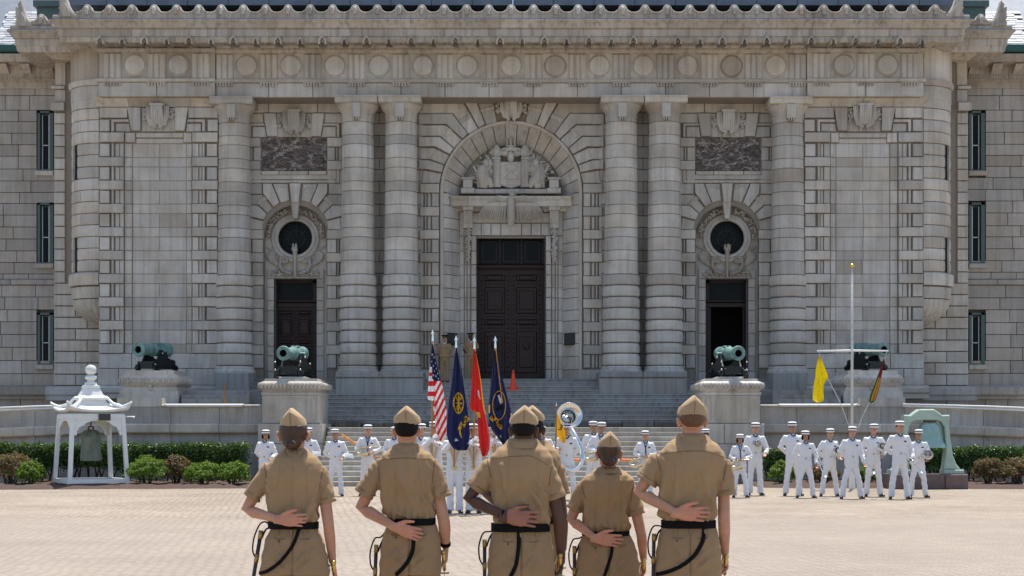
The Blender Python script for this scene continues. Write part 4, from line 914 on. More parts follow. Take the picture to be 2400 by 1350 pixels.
def terrace(s):
    lab = 'grey stone terrace wall with pale rounded coping ' + ('behind the hedge and pagoda bell frame' if s == 0 else 'behind the flag mast and green bell stand')
    Yt = 51.2; t = thing('terrace_wall', (X(mx(350, s), Yt), Yt, 0), lab, 'wall', 'terrace walls')
    zt = lambda py: Z(py, Yt)
    xin = 614
    def seg(a, b, dz0, dz1, name, prof, mat):                 # moulded strip whose height shifts along x (px drop at both ends)
        k = Yt/F; x0, x1 = X(mx(a, s), Yt), X(mx(b, s), Yt)
        MB().loft([[(x0, y, z_-dz0*k) for y, z_ in prof], [(x1, y, z_-dz1*k) for y, z_ in prof]]).build(name, mat, t, fixn=True)
    ramp_ = [(614, 275, 0, 0), (275, -120, 0, 14)]
    for a, b, d0, d1 in ramp_:
        cuts = []; p = a
        while p > b + 5:
            q = p - R.uniform(75, 120)
            if q - b < 40: q = b
            cuts.append((p, q)); p = q
        dd = lambda p: lerp(d0, d1, (a-p)/(a-b))
        for p, q in cuts:
            k = .5
            seg(p-k, q+k, dd(p), dd(q), 'stone', [(Yt, zt(993)), (Yt, zt(953)), (Yt+.4, zt(953)), (Yt+.4, zt(993))], STONE_W)
            seg(p-k, q+k, dd(p), dd(q), 'string_course', [(Yt+.4, zt(1015)), (Yt-.12, zt(1015)), (Yt-.16, zt(1012)), (Yt-.18, zt(996)), (Yt-.14, zt(993)), (Yt+.4, zt(993))], STONE_B)
            seg(p-k, q+k, dd(p), dd(q), 'stone', [(Yt-.02, -.3), (Yt-.02, zt(1030)), (Yt+.05, zt(1015)), (Yt+.4, zt(1015)), (Yt+.4, -.3)], STONE_W)
    seg(614, 380, 0, 0, 'coping', [(Yt+.4, zt(953)), (Yt-.04, zt(953)), (Yt-.06, zt(950)), (Yt-.02, zt(948)), (Yt+.4, zt(948))], STONE_B)
    seg(380, 275, 0, 0, 'parapet_block', [(Yt+.5, zt(953)), (Yt-.03, zt(953)), (Yt-.03, zt(932)), (Yt+.5, zt(932))], STONE)
    rl = mat_plain('pale_coping', (.78,.76,.72), .5, 0, .06, 4)
    x0, x1 = X(mx(574, s), Yt), X(mx(388, s), Yt)             # pale rounded ledge rail
    k = Yt/F
    MB().tube([(x0, Yt-.12, zt(948)), (lerp(x0, x1, .03), Yt-.13, zt(950.5)), (lerp(x0, x1, .97), Yt-.13, zt(950.5)), (x1, Yt-.12, zt(947))], [.02, .052, .052, .02], 8).build('ledge_rail', rl, t, smooth=True)
    for o in (0, 5.5):
        x0, x1 = X(mx(282, s), Yt), X(mx(-120, s), Yt)
        MB().tube([(x0, Yt-.1, zt(948+o*.7)), (lerp(x0, x1, .5), Yt-.1, zt(953+o)), (x1, Yt-.1, zt(961+o*1.2))], .032, 8).build('ledge_rail', rl, t, smooth=True)
    # terrace deck and upper step courses behind the wall
    x0, x1 = xs(-120, 614, s, Yt); MB().box(x0, x1, Yt+.35, 61, 0, zt(956)).build('deck', STONE_T, t)
    for j, (yy, py) in enumerate(((52.6, 935), (53.1, 925), (53.6, 915))):
        a, b = xs(425, 585, s, yy); MB().box(a, b, yy, 57, 2, Z(py, yy)).build('terrace_step', STONE_T, t)
for s in (0, 1): terrace(s)

# planting beds
MULCH = mat_plain('bark_mulch', (.085,.052,.04), .95, 0, .55, 30, .9, 24, .05)
def bed(name, pts, lab, h=.10):
    mb = MB(); c = Vector((sum(p[0] for p in pts)/len(pts), sum(p[1] for p in pts)/len(pts)))
    n = 90; m = 14; vs = []
    # grid between the front edge (polyline) and the back edge
    fr = pts[0]; 
    for j in range(m+1):
        for i in range(n+1):
            t = i/n; xx = lerp(pts[0][0], pts[1][0], t); yf = lerp(pts[0][1], pts[1][1], t) + .25*noise.noise(Vector((xx*.5, 0, 3))); yb = 51.3
            yy = lerp(yf, yb, (j/m)**1.3); d = yy - yf
            edge = min(1, (j/2.0)) * min(1, min(t, 1-t)*40)
            z_ = (h*min(1, d/.9+.15) + .06*noise.noise(Vector((xx*1.3, yy*1.3, 1))) + .05*noise.noise(Vector((xx*5, yy*5, 2))))*edge - .02*(1-edge)
            vs.append((xx, yy, z_))
    mb.add(vs, [(j*(n+1)+i, j*(n+1)+i+1, (j+1)*(n+1)+i+1, (j+1)*(n+1)+i) for j in range(m) for i in range(n)])
    tag(mb.build(name, MULCH, smooth=True), lab, 'mulch', kind='structure')
bed('planting_bed', [(X(-60, 45), 44.6), (X(606, 46), 45.9)], 'dark bark mulch bed under the hedge beside the bell frame')
bed('planting_bed', [(X(1786, 46), 46.2), (X(2470, 45), 45.0)], 'dark bark mulch bed under the hedge behind the band')

# ================================================================== cannon pedestals and cannons
def ped_front(s):
    Yp = 50.6; zp = lambda py: Z(py, Yp); D = 2.55
    lab = 'pale stone cannon pedestal with carved top slab ' + ('left of the steps' if s == 0 else 'right of the steps')
    x0, x1 = xs(614, 748, s, Yp); xm = (x0+x1)/2
    t = thing('cannon_pedestal', (xm, Yp+D/2, 0), lab, 'pedestal', 'cannon pedestals beside the steps')
    # lower blocks
    e = .12
    for (a, b, t0, t1) in ((0, .62, 1152, 1040), (.62, 1, 1152, 1040), (0, .38, 1040, 992), (.38, 1, 1040, 992)):
        MB().cbox(lerp(x0-e, x1+e, a)+.006, lerp(x0-e, x1+e, b)-.006, Yp-.10, Yp+D, max(0, zp(t0)), zp(t1)-.012, .02).build('base_stone', STONE_P, t)
    body = MB().cbox(x0, x1, Yp, Yp+D-.1, zp(992), zp(926), .02).build('die', STONE_P, t)
    for a, b, c, d in ((.04, .14, 986, 931), (.20, .80, 984, 933), (.86, .96, 986, 931)):
        fr = MB(); xa, xb = lerp(x0, x1, a), lerp(x0, x1, b); zb, zt_ = zp(c), zp(d); w_ = .025
        for q in ((xa, xb, zb, zb+w_), (xa, xb, zt_-w_, zt_), (xa, xa+w_, zb+w_, zt_-w_), (xb-w_, xb, zb+w_, zt_-w_)): fr.box(q[0], q[1], Yp-.02, Yp+.02, q[2], q[3])
        fr.build('panel_frame', STONE_P, t)
    for sgn, xw in ((-1, x0), (1, x1)):
        fr = MB()
        for q in ((Yp+.3, Yp+D-.5, zp(985), zp(983)), (Yp+.3, Yp+D-.5, zp(934), zp(932)), (Yp+.3, Yp+.33, zp(983), zp(934)), (Yp+D-.53, Yp+D-.5, zp(983), zp(934))): fr.box(min(xw, xw+sgn*.02), max(xw, xw+sgn*.02), q[0], q[1], q[2], q[3])
        fr.build('panel_frame', STONE_P, t)
    prof = [(-.3, 926), (.02, 926), (.03, 920), (-.02, 918), (-.02, 915), (.03, 913), (.09, 908), (.11, 903), (.08, 898), (.01, 895), (-.06, 893), (-.08, 887), (-.3, 887)]
    y0, y1 = Yp, Yp+D-.1
    plan = [(x0, y0), (x1, y0), (x1, y1), (x0, y1)]
    rings = []
    for o, py in prof: rings.append([(x0-o, y0-o, zp(py)), (x1+o, y0-o, zp(py)), (x1+o, y1+o, zp(py)), (x0-o, y1+o, zp(py))])
    MB().loft(rings).build('cap_slab', STONE_P, t, fixn=True)
    lv = MB()
    n = 16
    for i in range(n):
        f = (i+.5)/n; xx = lerp(x0-.06, x1+.06, f); lv.ell((xx, Yp-.10, zp(904)), (.055, .05, .10), 8, 5)
        yy = lerp(y0, y1, f)
        for xw in (x0-.10, x1+.10): lv.ell((xw, yy, zp(904)), (.05, .07, .10), 8, 5)
    for j in range(3): lv.ell((xm-.06+.06*j, Yp-.03, zp(917)), (.03, .03, .07), 6, 5)
    autosmooth(lv.build('leaf_carving', STONE_P, t, fixn=True), 50)
    MB().cbox(xm-.42, xm+.42, Yp+.35, Yp+D-.4, zp(887), zp(882), .02).build('carriage_block', STONE_P, t)
    return xm, Yp+D/2, zp(882)

def ped_rear(s):
    Yp = 53.0; zp = lambda py: Z(py, Yp); D = 2.2
    lab = 'weathered cannon pedestal with leaf carved edge ' + ('behind the pagoda bell frame' if s == 0 else 'behind the flag mast')
    x0, x1 = xs(288, 412, s, Yp); xm = (x0+x1)/2; t = thing('cannon_pedestal', (xm, Yp+D/2, 2.4), lab, 'pedestal', 'cannon pedestals by the end bays')
    prof = [(-.1, 960), (.10, 960), (.10, 918), (.04, 915), (.04, 909), (-.02, 905), (.05, 902), (.12, 896), (.12, 889), (.06, 882), (-.02, 878), (-.06, 876), (-.06, 868), (-.3, 868)]
    y0, y1 = Yp, Yp+D; rings = [[(x0-o, y0-o, zp(py)), (x1+o, y0-o, zp(py)), (x1+o, y1+o, zp(py)), (x0-o, y1+o, zp(py))] for o, py in prof]
    MB().loft(rings).build('body', STONE_P if False else STONE, t, fixn=True)
    lv = MB(); n = 10
    for i in range(n):
        f = (i+.5)/n; xx = lerp(x0-.1, x1+.1, f); lv.ell((xx, Yp-.10, zp(892)), (.06, .06, .12), 8, 5); lv.tube([(xx-.075, Yp-.13, zp(897)), (xx-.05, Yp-.15, zp(887)), (xx+.05, Yp-.15, zp(887)), (xx+.075, Yp-.13, zp(897))], .022, 5)
        yy = lerp(y0, y1, f)
        for xw in (x0-.10, x1+.10): lv.ell((xw, yy, zp(892)), (.06, .08, .12), 8, 5)
    for j in range(5): lv.ell((xm+R.uniform(-.07, .07), Yp-.06, zp(904+j*2)), (.06, .06, .06), 6, 5)
    autosmooth(lv.build('leaf_carving', STONE, t, fixn=True), 50)
    return xm, Yp+D/2, zp(868)

def cannon(c, yaw, label, sc_=1.0, fat=.74, grp='bronze cannons'):
    x, y, z0 = c; t = thing('cannon', c, label, 'cannon', grp)
    M = Matrix.Translation(Vector(c)) @ Matrix.Rotation(yaw, 4, 'Z') @ Matrix.Scale(sc_, 4)
    def bld(mb, name, mat, sm=40):
        mb.v = [tuple(M @ Vector(p)) for p in mb.v]; return autosmooth(mb.build(name, mat, t, fixn=True), sm)
    tilt = Matrix.Translation((0, 0, .95)) @ Matrix.Rotation(math.radians(2), 4, 'X')
    prof = [(-1.05, 0), (-1.05, .10), (-1.0, .13), (-.95, .10), (-.90, .22), (-.86, .31), (-.80, .33), (-.74, .31), (-.40, .30), (-.36, .33), (-.30, .33), (-.27, .295), (.25, .275), (.29, .30), (.34, .30), (.37, .265), (.98, .235), (1.02, .26), (1.06, .26), (1.09, .235), (1.2, .26), (1.28, .315), (1.34, .325), (1.38, .30), (1.39, .16), (1.0, .14), (1.0, 0)]
    prof = [(a, r*fat) for a, r in prof]; mb = MB(); n = 28; vs = []; k = len(prof)
    for i in range(n):
        a = 2*pi*i/n
        for (yy, r) in prof: vs.append(tilt @ Vector((cos(a)*r, -yy, sin(a)*r)))
    fs = [(i*k+j, i*k+j+1, ((i+1) % n)*k+j+1, ((i+1) % n)*k+j) for i in range(n) for j in range(k-1)]
    m_ = [1 if (j >= k-3) else 0 for i in range(n) for j in range(k-1)]
    mb.add(vs, fs); mb.m = m_
    mb.v = [tuple(M @ Vector(p)) for p in mb.v]; autosmooth(mb.build('barrel', [VERDI, BLACK], t, fixn=True), 40)
    h = MB()
    for sg in (-1, 1):
        h.tube([tilt @ Vector(p) for p in ((sg*.08, .25, .19), (sg*.09, .18, .27), (sg*.09, -.1, .27), (sg*.08, -.18, .18))], .045, 7)
    h.tube([tilt @ Vector((-.46, -.05, -.03)), tilt @ Vector((.46, -.05, -.03))], .08, 10)
    h.ell(tilt @ Vector((0, 1.1, 0)), .09, 8, 6)
    bld(h, 'handles', VERDI)
    cr = MB()
    for sg in (-1, 1):
        q = [(-.85, .10), (-.7, .22), (.6, .22), (.8, .10), (.9, .10), (.9, .3), (.55, .45), (.28, .94), (-.12, .94), (-.3, .6), (-.85, .5)]
        v = [(sg*.34, -a, b) for a, b in q] + [(sg*.40, -a, b) for a, b in q]; nn = len(q)
        cr.add(v, [tuple(range(nn)), tuple(reversed(range(nn, 2*nn)))] + [(i, (i+1) % nn, (i+1) % nn+nn, i+nn) for i in range(nn)])
        for yy in (-.72, .72): cr.tube([(sg*.42, yy, .15), (sg*.52, yy, .15)], .15, 14)
    bld(cr, 'carriage', IRON)
    for yy, hh in ((-.72, .42), (.72, .36)):
        ax = MB().tube([(-.62, yy, .17), (.62, yy, .17)], .05, 8); ax.box(-.44, .44, yy-.1, yy+.1, .12, hh); bld(ax, 'axle', IRON)
    bt = MB()
    for sg in (-1, 1):
        for p in ((sg*.52, -.86, .28), (sg*.52, -.3, .78), (sg*.52, -.86, .58), (sg*.52, .3, .55)): bt.ell(p, .04, 7, 5)
    tag(bld(bt, 'bolts', mat_plain('bright_iron', (.5, .52, .52), .3, .8)), kind='stuff')
    return t
a = ped_front(0); b = ped_front(1)
cannon((a[0], a[1]-.2, a[2]), math.radians(-12), 'verdigris bronze cannon on the pedestal left of the steps', .80, .9)
cannon((b[0], b[1]-.2, b[2]), math.radians(11), 'verdigris bronze cannon before the open side door', .80, .9)
a = ped_rear(0); b = ped_rear(1)
cannon((a[0], a[1], a[2]), math.radians(-22), 'shaded green cannon on the carved pedestal behind the pagoda bell frame', .76, .98)
cannon((b[0], b[1], b[2]), math.radians(22), 'shaded green cannon behind the crossbar of the flag mast', .76, .98)
# ================================================================== planting
def mat_leaf(name, stops, rough=.45):
    m = bpy.data.materials.new(name); m.use_nodes = True; nt = m.node_tree; b = nt.nodes['Principled BSDF']; out = nt.nodes['Material Output']
    rp = nt.nodes.new('ShaderNodeNewGeometry').outputs['Random Per Island']
    c = ramp(nt, rp, stops); nt.links.new(c, b.inputs['Base Color']); b.inputs['Roughness'].default_value = rough; b.inputs['Specular IOR Level'].default_value = .4
    tr = nt.nodes.new('ShaderNodeBsdfTranslucent'); nt.links.new(mixc(nt, 1.0, c, (1.5, 1.7, .6), 'MULTIPLY'), tr.inputs[0])
    mx_ = nt.nodes.new('ShaderNodeMixShader'); mx_.inputs[0].default_value = .32; nt.links.new(b.outputs[0], mx_.inputs[1]); nt.links.new(tr.outputs[0], mx_.inputs[2]); nt.links.new(mx_.outputs[0], out.inputs[0]); return m
LEAF_H = mat_leaf('hedge_leaf', [(0, (.014,.036,.008)), (.5, (.035,.08,.015)), (.85, (.075,.14,.025)), (1, (.14,.19,.05))], .32)
LEAF_G = mat_leaf('shrub_leaf', [(0, (.06,.12,.015)), (.5, (.13,.22,.03)), (.9, (.22,.30,.05)), (1, (.28,.33,.07))])
LEAF_R = mat_leaf('red_shrub_leaf', [(0, (.05,.085,.02)), (.35, (.10,.13,.03)), (.6, (.20,.12,.075)), (.85, (.27,.12,.10)), (.97, (.32,.07,.05)), (1, (.16,.2,.05))])
STEM = mat_plain('stem_bark', (.05,.036,.028), .9, 0, .3, 20)
def leafmesh(pts, nrm, size, jit=.7):
    n = len(pts); d = nrm + RN.normal(0, jit, (n, 3)); d /= np.linalg.norm(d, axis=1, keepdims=True)
    t = np.cross(d, RN.normal(0, 1, (n, 3))); t /= np.linalg.norm(t, axis=1, keepdims=True); b = np.cross(d, t)
    s_ = size * RN.uniform(.6, 1.35, (n, 1)); L = t * s_; Wd = b * s_ * .45
    bend = d * s_ * .18
    v = np.stack([pts - L, pts - Wd*1.0 + bend*.5, pts + L - bend*.4, pts + Wd + bend*.5], 1).reshape(-1, 3)
    f = np.arange(n*4).reshape(n, 4); return v, f
def foliage(name, pts, nrm, size, mat, parent, jit=.7):
    v, f = leafmesh(pts, nrm, size, jit); me = bpy.data.meshes.new(name); me.from_pydata(v.tolist(), [], f.tolist()); me.materials.append(mat); return link(name, me, parent)
def hedge(a, b, Yh, top, bot, dep, label, n, both=True):
    x0, x1 = X(a, Yh), X(b, Yh); z1, z0 = Z(top, Yh), Z(bot, Yh); t = thing('hedge', ((x0+x1)/2, Yh, 0), label, 'hedge')
    k = n; ax = RN.uniform(0, 1, k); px = x0 + (x1-x0)*ax
    side = RN.choice(3, k, p=[.45, .45, .1]); py = np.where(side == 0, Yh-dep/2, np.where(side == 1, RN.uniform(Yh-dep/2, Yh+dep/2, k), Yh+dep/2))
    lump = np.array([.10*noise.noise(Vector((x*1.6, 2.2, z1))) + .09*noise.noise(Vector((x*4, 1, 1))) + .08*max(0, noise.noise(Vector((x*9, 1, 1)))) for x in px])
    pz = np.where(side == 1, z1 + lump, RN.uniform(0, 1, k)**.8 * (z1-z0) + z0 + .06*np.sin(px*2.3)); pz = np.minimum(pz, z1 + lump)
    rag = RN.normal(0, .045, (k, 3)); nr = np.stack([np.zeros(k), np.where(side == 0, -1., np.where(side == 1, 0., 1.)), np.where(side == 1, 1., .35)], 1)
    foliage('foliage', np.stack([px, py - (lump*.8), pz], 1) + rag, nr, .042, LEAF_H, t)
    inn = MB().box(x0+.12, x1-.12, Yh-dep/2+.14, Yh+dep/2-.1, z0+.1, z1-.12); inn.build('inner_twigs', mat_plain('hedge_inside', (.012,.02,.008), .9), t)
    st = MB(); m = int(abs(x1-x0)/.28)
    for i in range(m):
        xx = lerp(x0+.15, x1-.15, (i+.5)/m) + R.uniform(-.08, .08); q = R.uniform(-.25, .25)
        st.tube([(xx, Yh+R.uniform(-.2, .2), 0), (xx+q*.5, Yh, (z0+.1)*.6), (xx+q, Yh-.05, z0+.25)], [.035, .028, .02], 5)
        st.tube([(xx+q*.3, Yh, z0*.45), (xx-q*.8, Yh-.15, z0+.2)], [.022, .015], 5)
    tag(st.build('stems', STEM, t), kind='stuff')
def shrub(px, top, bot, wpx, Yh, mat, label, n=8500, dep=.9):
    t = thing('shrub', (X(px, Yh), Yh, 0), label, 'shrub', 'shrubs in the beds'); c = Vector((X(px, Yh), Yh, 0)); h = Z(top, Yh); w_ = wpx/2/F*Yh
    st = MB()
    for i in range(9):
        a = R.uniform(0, 2*pi); st.tube([(c.x+cos(a)*.05, c.y+sin(a)*.05, 0), (c.x+cos(a)*w_*.4, c.y+sin(a)*w_*.4, h*.45), (c.x+cos(a)*w_*.75, c.y+sin(a)*w_*.6, h*.8)], [.022, .015, .006], 5)
    tag(st.build('stems', STEM, t), kind='stuff')
    d = RN.normal(0, 1, (n, 3)); d[:, 2] = np.abs(d[:, 2])*1.1 - .22; d /= np.linalg.norm(d, axis=1, keepdims=True)
    lump = np.array([1 + .30*noise.noise(Vector((q[0]*2.0+px, q[1]*2.0, q[2]*2.0))) + .26*noise.noise(Vector((q[0]*5+px, q[1]*5, q[2]*5))) + .22*max(0, noise.noise(Vector((q[0]*11+px, q[1]*11, q[2]*11)))) for q in d])
    rr = lump * (1 - .30*RN.uniform(0, 1, n)**2.2)
    p = np.stack([c.x + d[:, 0]*rr*w_, c.y + d[:, 1]*rr*w_*dep, h*.48 + d[:, 2]*rr*h*.53], 1); p[:, 2] = np.maximum(p[:, 2], .08)
    up = d*.8 + np.array([0, 0, .5]); foliage('foliage', p, up, .029, mat, t, .9)
hedge(-70, 583, 49.4, 1047, 1100, .85, 'long dark green clipped hedge behind the pagoda bell frame', 26000)
hedge(1788, 1866, 49.3, 1058, 1106, .8, 'short dark green hedge between the right cannon pedestal and the band', 4200)
hedge(2100, 2460, 49.3, 1056, 1103, .85, 'dark green clipped hedge beside the green bell stand', 15000)
for a in ((28, 1068, 1138, 98, 47.3, LEAF_R, 'reddish green shrub at the far left edge of the bed'), (74, 1086, 1137, 62, 46.8, LEAF_G, 'bright green shrub touching the reddish shrub by the pagoda bell frame'),
          (344, 1074, 1132, 92, 47.2, LEAF_G, 'rounded bright green shrub just right of the pagoda bell frame'), (412, 1072, 1132, 74, 47.5, LEAF_R, 'red tipped shrub between two bright green shrubs'),
          (480, 1086, 1136, 84, 47.0, LEAF_G, 'low green shrub right of the red tipped shrub'), (545, 1088, 1136, 76, 47.0, LEAF_G, 'low green shrub at the end of the bed near the steps'),
          (1834, 1084, 1134, 60, 47.4, LEAF_G, 'small green shrub behind the band by the right pedestal'), (2318, 1078, 1132, 72, 47.2, LEAF_R, 'reddish green shrub right of the green bell stand'),
          (2384, 1076, 1134, 92, 47.4, LEAF_R, 'reddish shrub at the far right edge of the bed'), (1930, 1092, 1140, 70, 48.0, LEAF_R, 'dusky shrub half hidden behind the trumpet players'), (2032, 1096, 1140, 60, 48.2, LEAF_G, 'green shrub half hidden behind the band near the mast')): shrub(*a)

# ================================================================== pagoda roofed bell frame
def bell_pagoda():
    Yb = 46.0; A = Vector((X(163, Yb), Yb, .05)); th = math.radians(30); u = Vector((cos(th), sin(th), 0)); v = Vector((-sin(th), cos(th), 0)); wd = 1.68
    C = A + (u + v)*wd/2; t = thing('bell_pavilion', (C.x, C.y, .05), 'white painted bell frame with upturned pagoda roof and ball finial', 'bell frame')
    def L(a, b, z): return C + u*a + v*b + Vector((0, 0, z - .05))
    hb, ht = wd/2, wd/2*.86; ztop = 2.10
    def quad_prism(p0, p1, du, dv, mb):                       # square post between two local points
        r = []
        for (a, b, z) in (p0, p1): r.append([L(a-du, b-dv, z), L(a+du, b-dv, z), L(a+du, b+dv, z), L(a-du, b+dv, z)])
        mb.loft(r)
    for sa in (-1, 1):
        for sb in (-1, 1):
            m = MB(); quad_prism((sa*hb, sb*hb, .0), (sa*ht, sb*ht, ztop), .056, .056, m); m.build('leg', WHITEP, t, fixn=True)
    for ax in (0, 1):
        for sg in (-1, 1):
            f = (lambda a, b, z: L(a, sg*b, z)) if ax == 0 else (lambda a, b, z: L(sg*b, a, z))
            for z0, z1, nm in ((.13, .25, 'bottom_rail'), (1.98, 2.12, 'top_rail')):
                m = MB(); q = lambda z: lerp(hb, ht, z/ztop)
                m.loft([[f(-q(z), q(z)-.05, z), f(q(z), q(z)-.05, z), f(q(z), q(z)+.05, z), f(-q(z), q(z)+.05, z)] for z in (z0, z1)]); m.build(nm, WHITEP, t, fixn=True)
            # cusped arch board
            hw = ht - .04; pts = [(-hw, 1.99), (-hw-.03, 1.52), (-hw+.05, 1.50), (-hw+.08, 1.58), (-hw+.07, 1.63), (-hw+.12, 1.67), (-hw+.13, 1.73), (-hw+.2, 1.76)]
            for i in range(7): a = pi - .25 - (pi-.5)*i/6; pts.append((cos(a)*.42, 1.76 + sin(a)*.17))
            pts += [(-x, z) for x, z in pts[7::-1]]
            m = MB(); n = len(pts); vs = [f(x, ht-.0+.01*0+lerp(0, 0, 0)-.02+ (ztop-z)*.055, z) for x, z in pts] + [f(x, ht+.02+(ztop-z)*.055, z) for x, z in pts]
            m.add(vs, [tuple(range(n)), tuple(reversed(range(n, 2*n)))] + [(i, (i+1) % n, (i+1) % n+n, i+n) for i in range(n)]); m.build('arch_board', WHITEP, t, fixn=True)
    # roof: concave pyramid with upturned corners
    rf = MB(); prof = [(1.30, 2.30), (1.15, 2.245), (.95, 2.28), (.72, 2.40), (.52, 2.54)]
    def ring(r, z, lift, n=10):
        o = []
        for e in range(4):
            for i in range(n):
                tt = -1 + 2*i/n; c_ = abs(tt)**2.6; a, b = [(tt, -1), (1, tt), (-tt, 1), (-1, -tt)][e]; kk = r*(1 + .05*c_); o.append(L(a*kk*.68, b*kk*.68, z + lift*c_))
        return o
    rf.loft([ring(.5, 2.30, 0), ring(1.0, 2.17, 0.02), ring(1.20, 2.17, .08), ring(1.27, 2.22, .13), ring(1.25, 2.245, .13), ring(1.08, 2.235, .09), ring(.86, 2.27, .04), ring(.66, 2.35, .01), ring(.52, 2.46, 0), ring(.44, 2.56, 0)]); autosmooth(rf.build('roof', WHITEP, t, fixn=True), 30)
    def sq(name, pr):
        m = MB(); m.loft([[L(-r, -r, z), L(r, -r, z), L(r, r, z), L(-r, r, z)] for r, z in pr]); return m.build(name, WHITEP, t, fixn=True)
    sq('roof_tier', [(.36, 2.53), (.42, 2.55), (.42, 2.59), (.30, 2.66), (.24, 2.78), (.17, 2.92), (.13, 3.0)])
    sq('roof_collar', [(.14, 2.86), (.22, 2.88), (.20, 2.95), (.13, 2.97)])
    for sa in (-1, 1):
        for sb in (-1, 1): MB().tube([L(sa*.34, sb*.34, 2.62), L(sa*.5, sb*.5, 2.42), L(sa*.72, sb*.72, 2.32), L(sa*.88, sb*.88, 2.40), L(sa*.93, sb*.93, 2.47)], [.04, .05, .055, .05, .03], 6).build('hip_rib', WHITEP, t, smooth=True)
    c = L(0, 0, 0)
    autosmooth(MB().lathe([(.14, 2.98), (.17, 3.0), (.17, 3.03), (.11, 3.05), (.10, 3.09), (.13, 3.12), (.165, 3.16), (.165, 3.2), (.13, 3.24), (.06, 3.25), (.10, 3.27), (.148, 3.33), (.162, 3.40), (.148, 3.47), (.10, 3.53), (.0, 3.555)], c.x, c.y, n=20).build('ball_finial', WHITEP, t, fixn=True), 35)
    p = MB(); q0, q1 = .0, .34
    p.loft([[L(q0, -ht-.10, z), L(q1, -ht-.10, z), L(q1, -ht-.07, z), L(q0, -ht-.07, z)] for z in (1.93, 2.12)]); p.build('dark_plate', mat_plain('plate', (.05,.05,.05), .5, .3), t)
    MB().tube([L(ht, -ht-.02, 2.04), L(ht+.28, -ht-.02, 2.04), L(ht+.34, -ht-.02, 2.02)], [.018, .02, .045], 6).build('hook', WHITEP, t, smooth=True)
    MB().tube([L(-ht, 0, 2.06), L(ht, 0, 2.06)], .06, 6).build('hanging_beam', WHITEP, t)
    bl = thing('hanging_bell', (c.x, c.y, .75), 'aged green bronze bell hanging inside the white pagoda frame', 'bell')
    m, nt, b = newmat('bell_patina'); b.inputs['Roughness'].default_value = .6; b.inputs['Metallic'].default_value = .15
    col = ramp(nt, noisetex(nt, 5, 5, .65, stretch=(1, 1, .5)), [(.3, (.10,.125,.095)), (.6, (.19,.23,.18)), (.75, (.28,.31,.24))])
    st = ramp(nt, noisetex(nt, 6, 4, .6, stretch=(2.2, 2.2, .12)), [(.58, (0,0,0)), (.72, (1,1,1))]); nt.links.new(mixc(nt, st, col, (.22,.12,.04)), b.inputs['Base Color'])
    autosmooth(MB().lathe([(.26, .78), (.30, .76), (.305, .80), (.30, .92), (.292, .96), (.285, 1.2), (.28, 1.38), (.287, 1.40), (.285, 1.43), (.275, 1.5), (.255, 1.58), (.2, 1.64), (.09, 1.67), (.0, 1.68)], c.x, c.y, n=28).build('bell_body', m, bl, fixn=True), 40)
    k = MB()
    for i in range(24):
        a = 2*pi*i/24
        for z in (1.46, 1.51, 1.56): k.ell((c.x+cos(a)*.28, c.y+sin(a)*.28, z), .016, 5, 4)
    tag(k.build('bosses', m, bl), kind='stuff')
    MB().tube([(c.x-.07, c.y, 1.64), (c.x-.06, c.y, 1.76), (c.x+.06, c.y, 1.76), (c.x+.07, c.y, 1.64)], .03, 6).tube([(c.x, c.y, 1.75), (c.x, c.y, 2.06)], .025, 6).build('hanger', mat_plain('rust', (.16,.09,.04), .8), bl)
bell_pagoda()

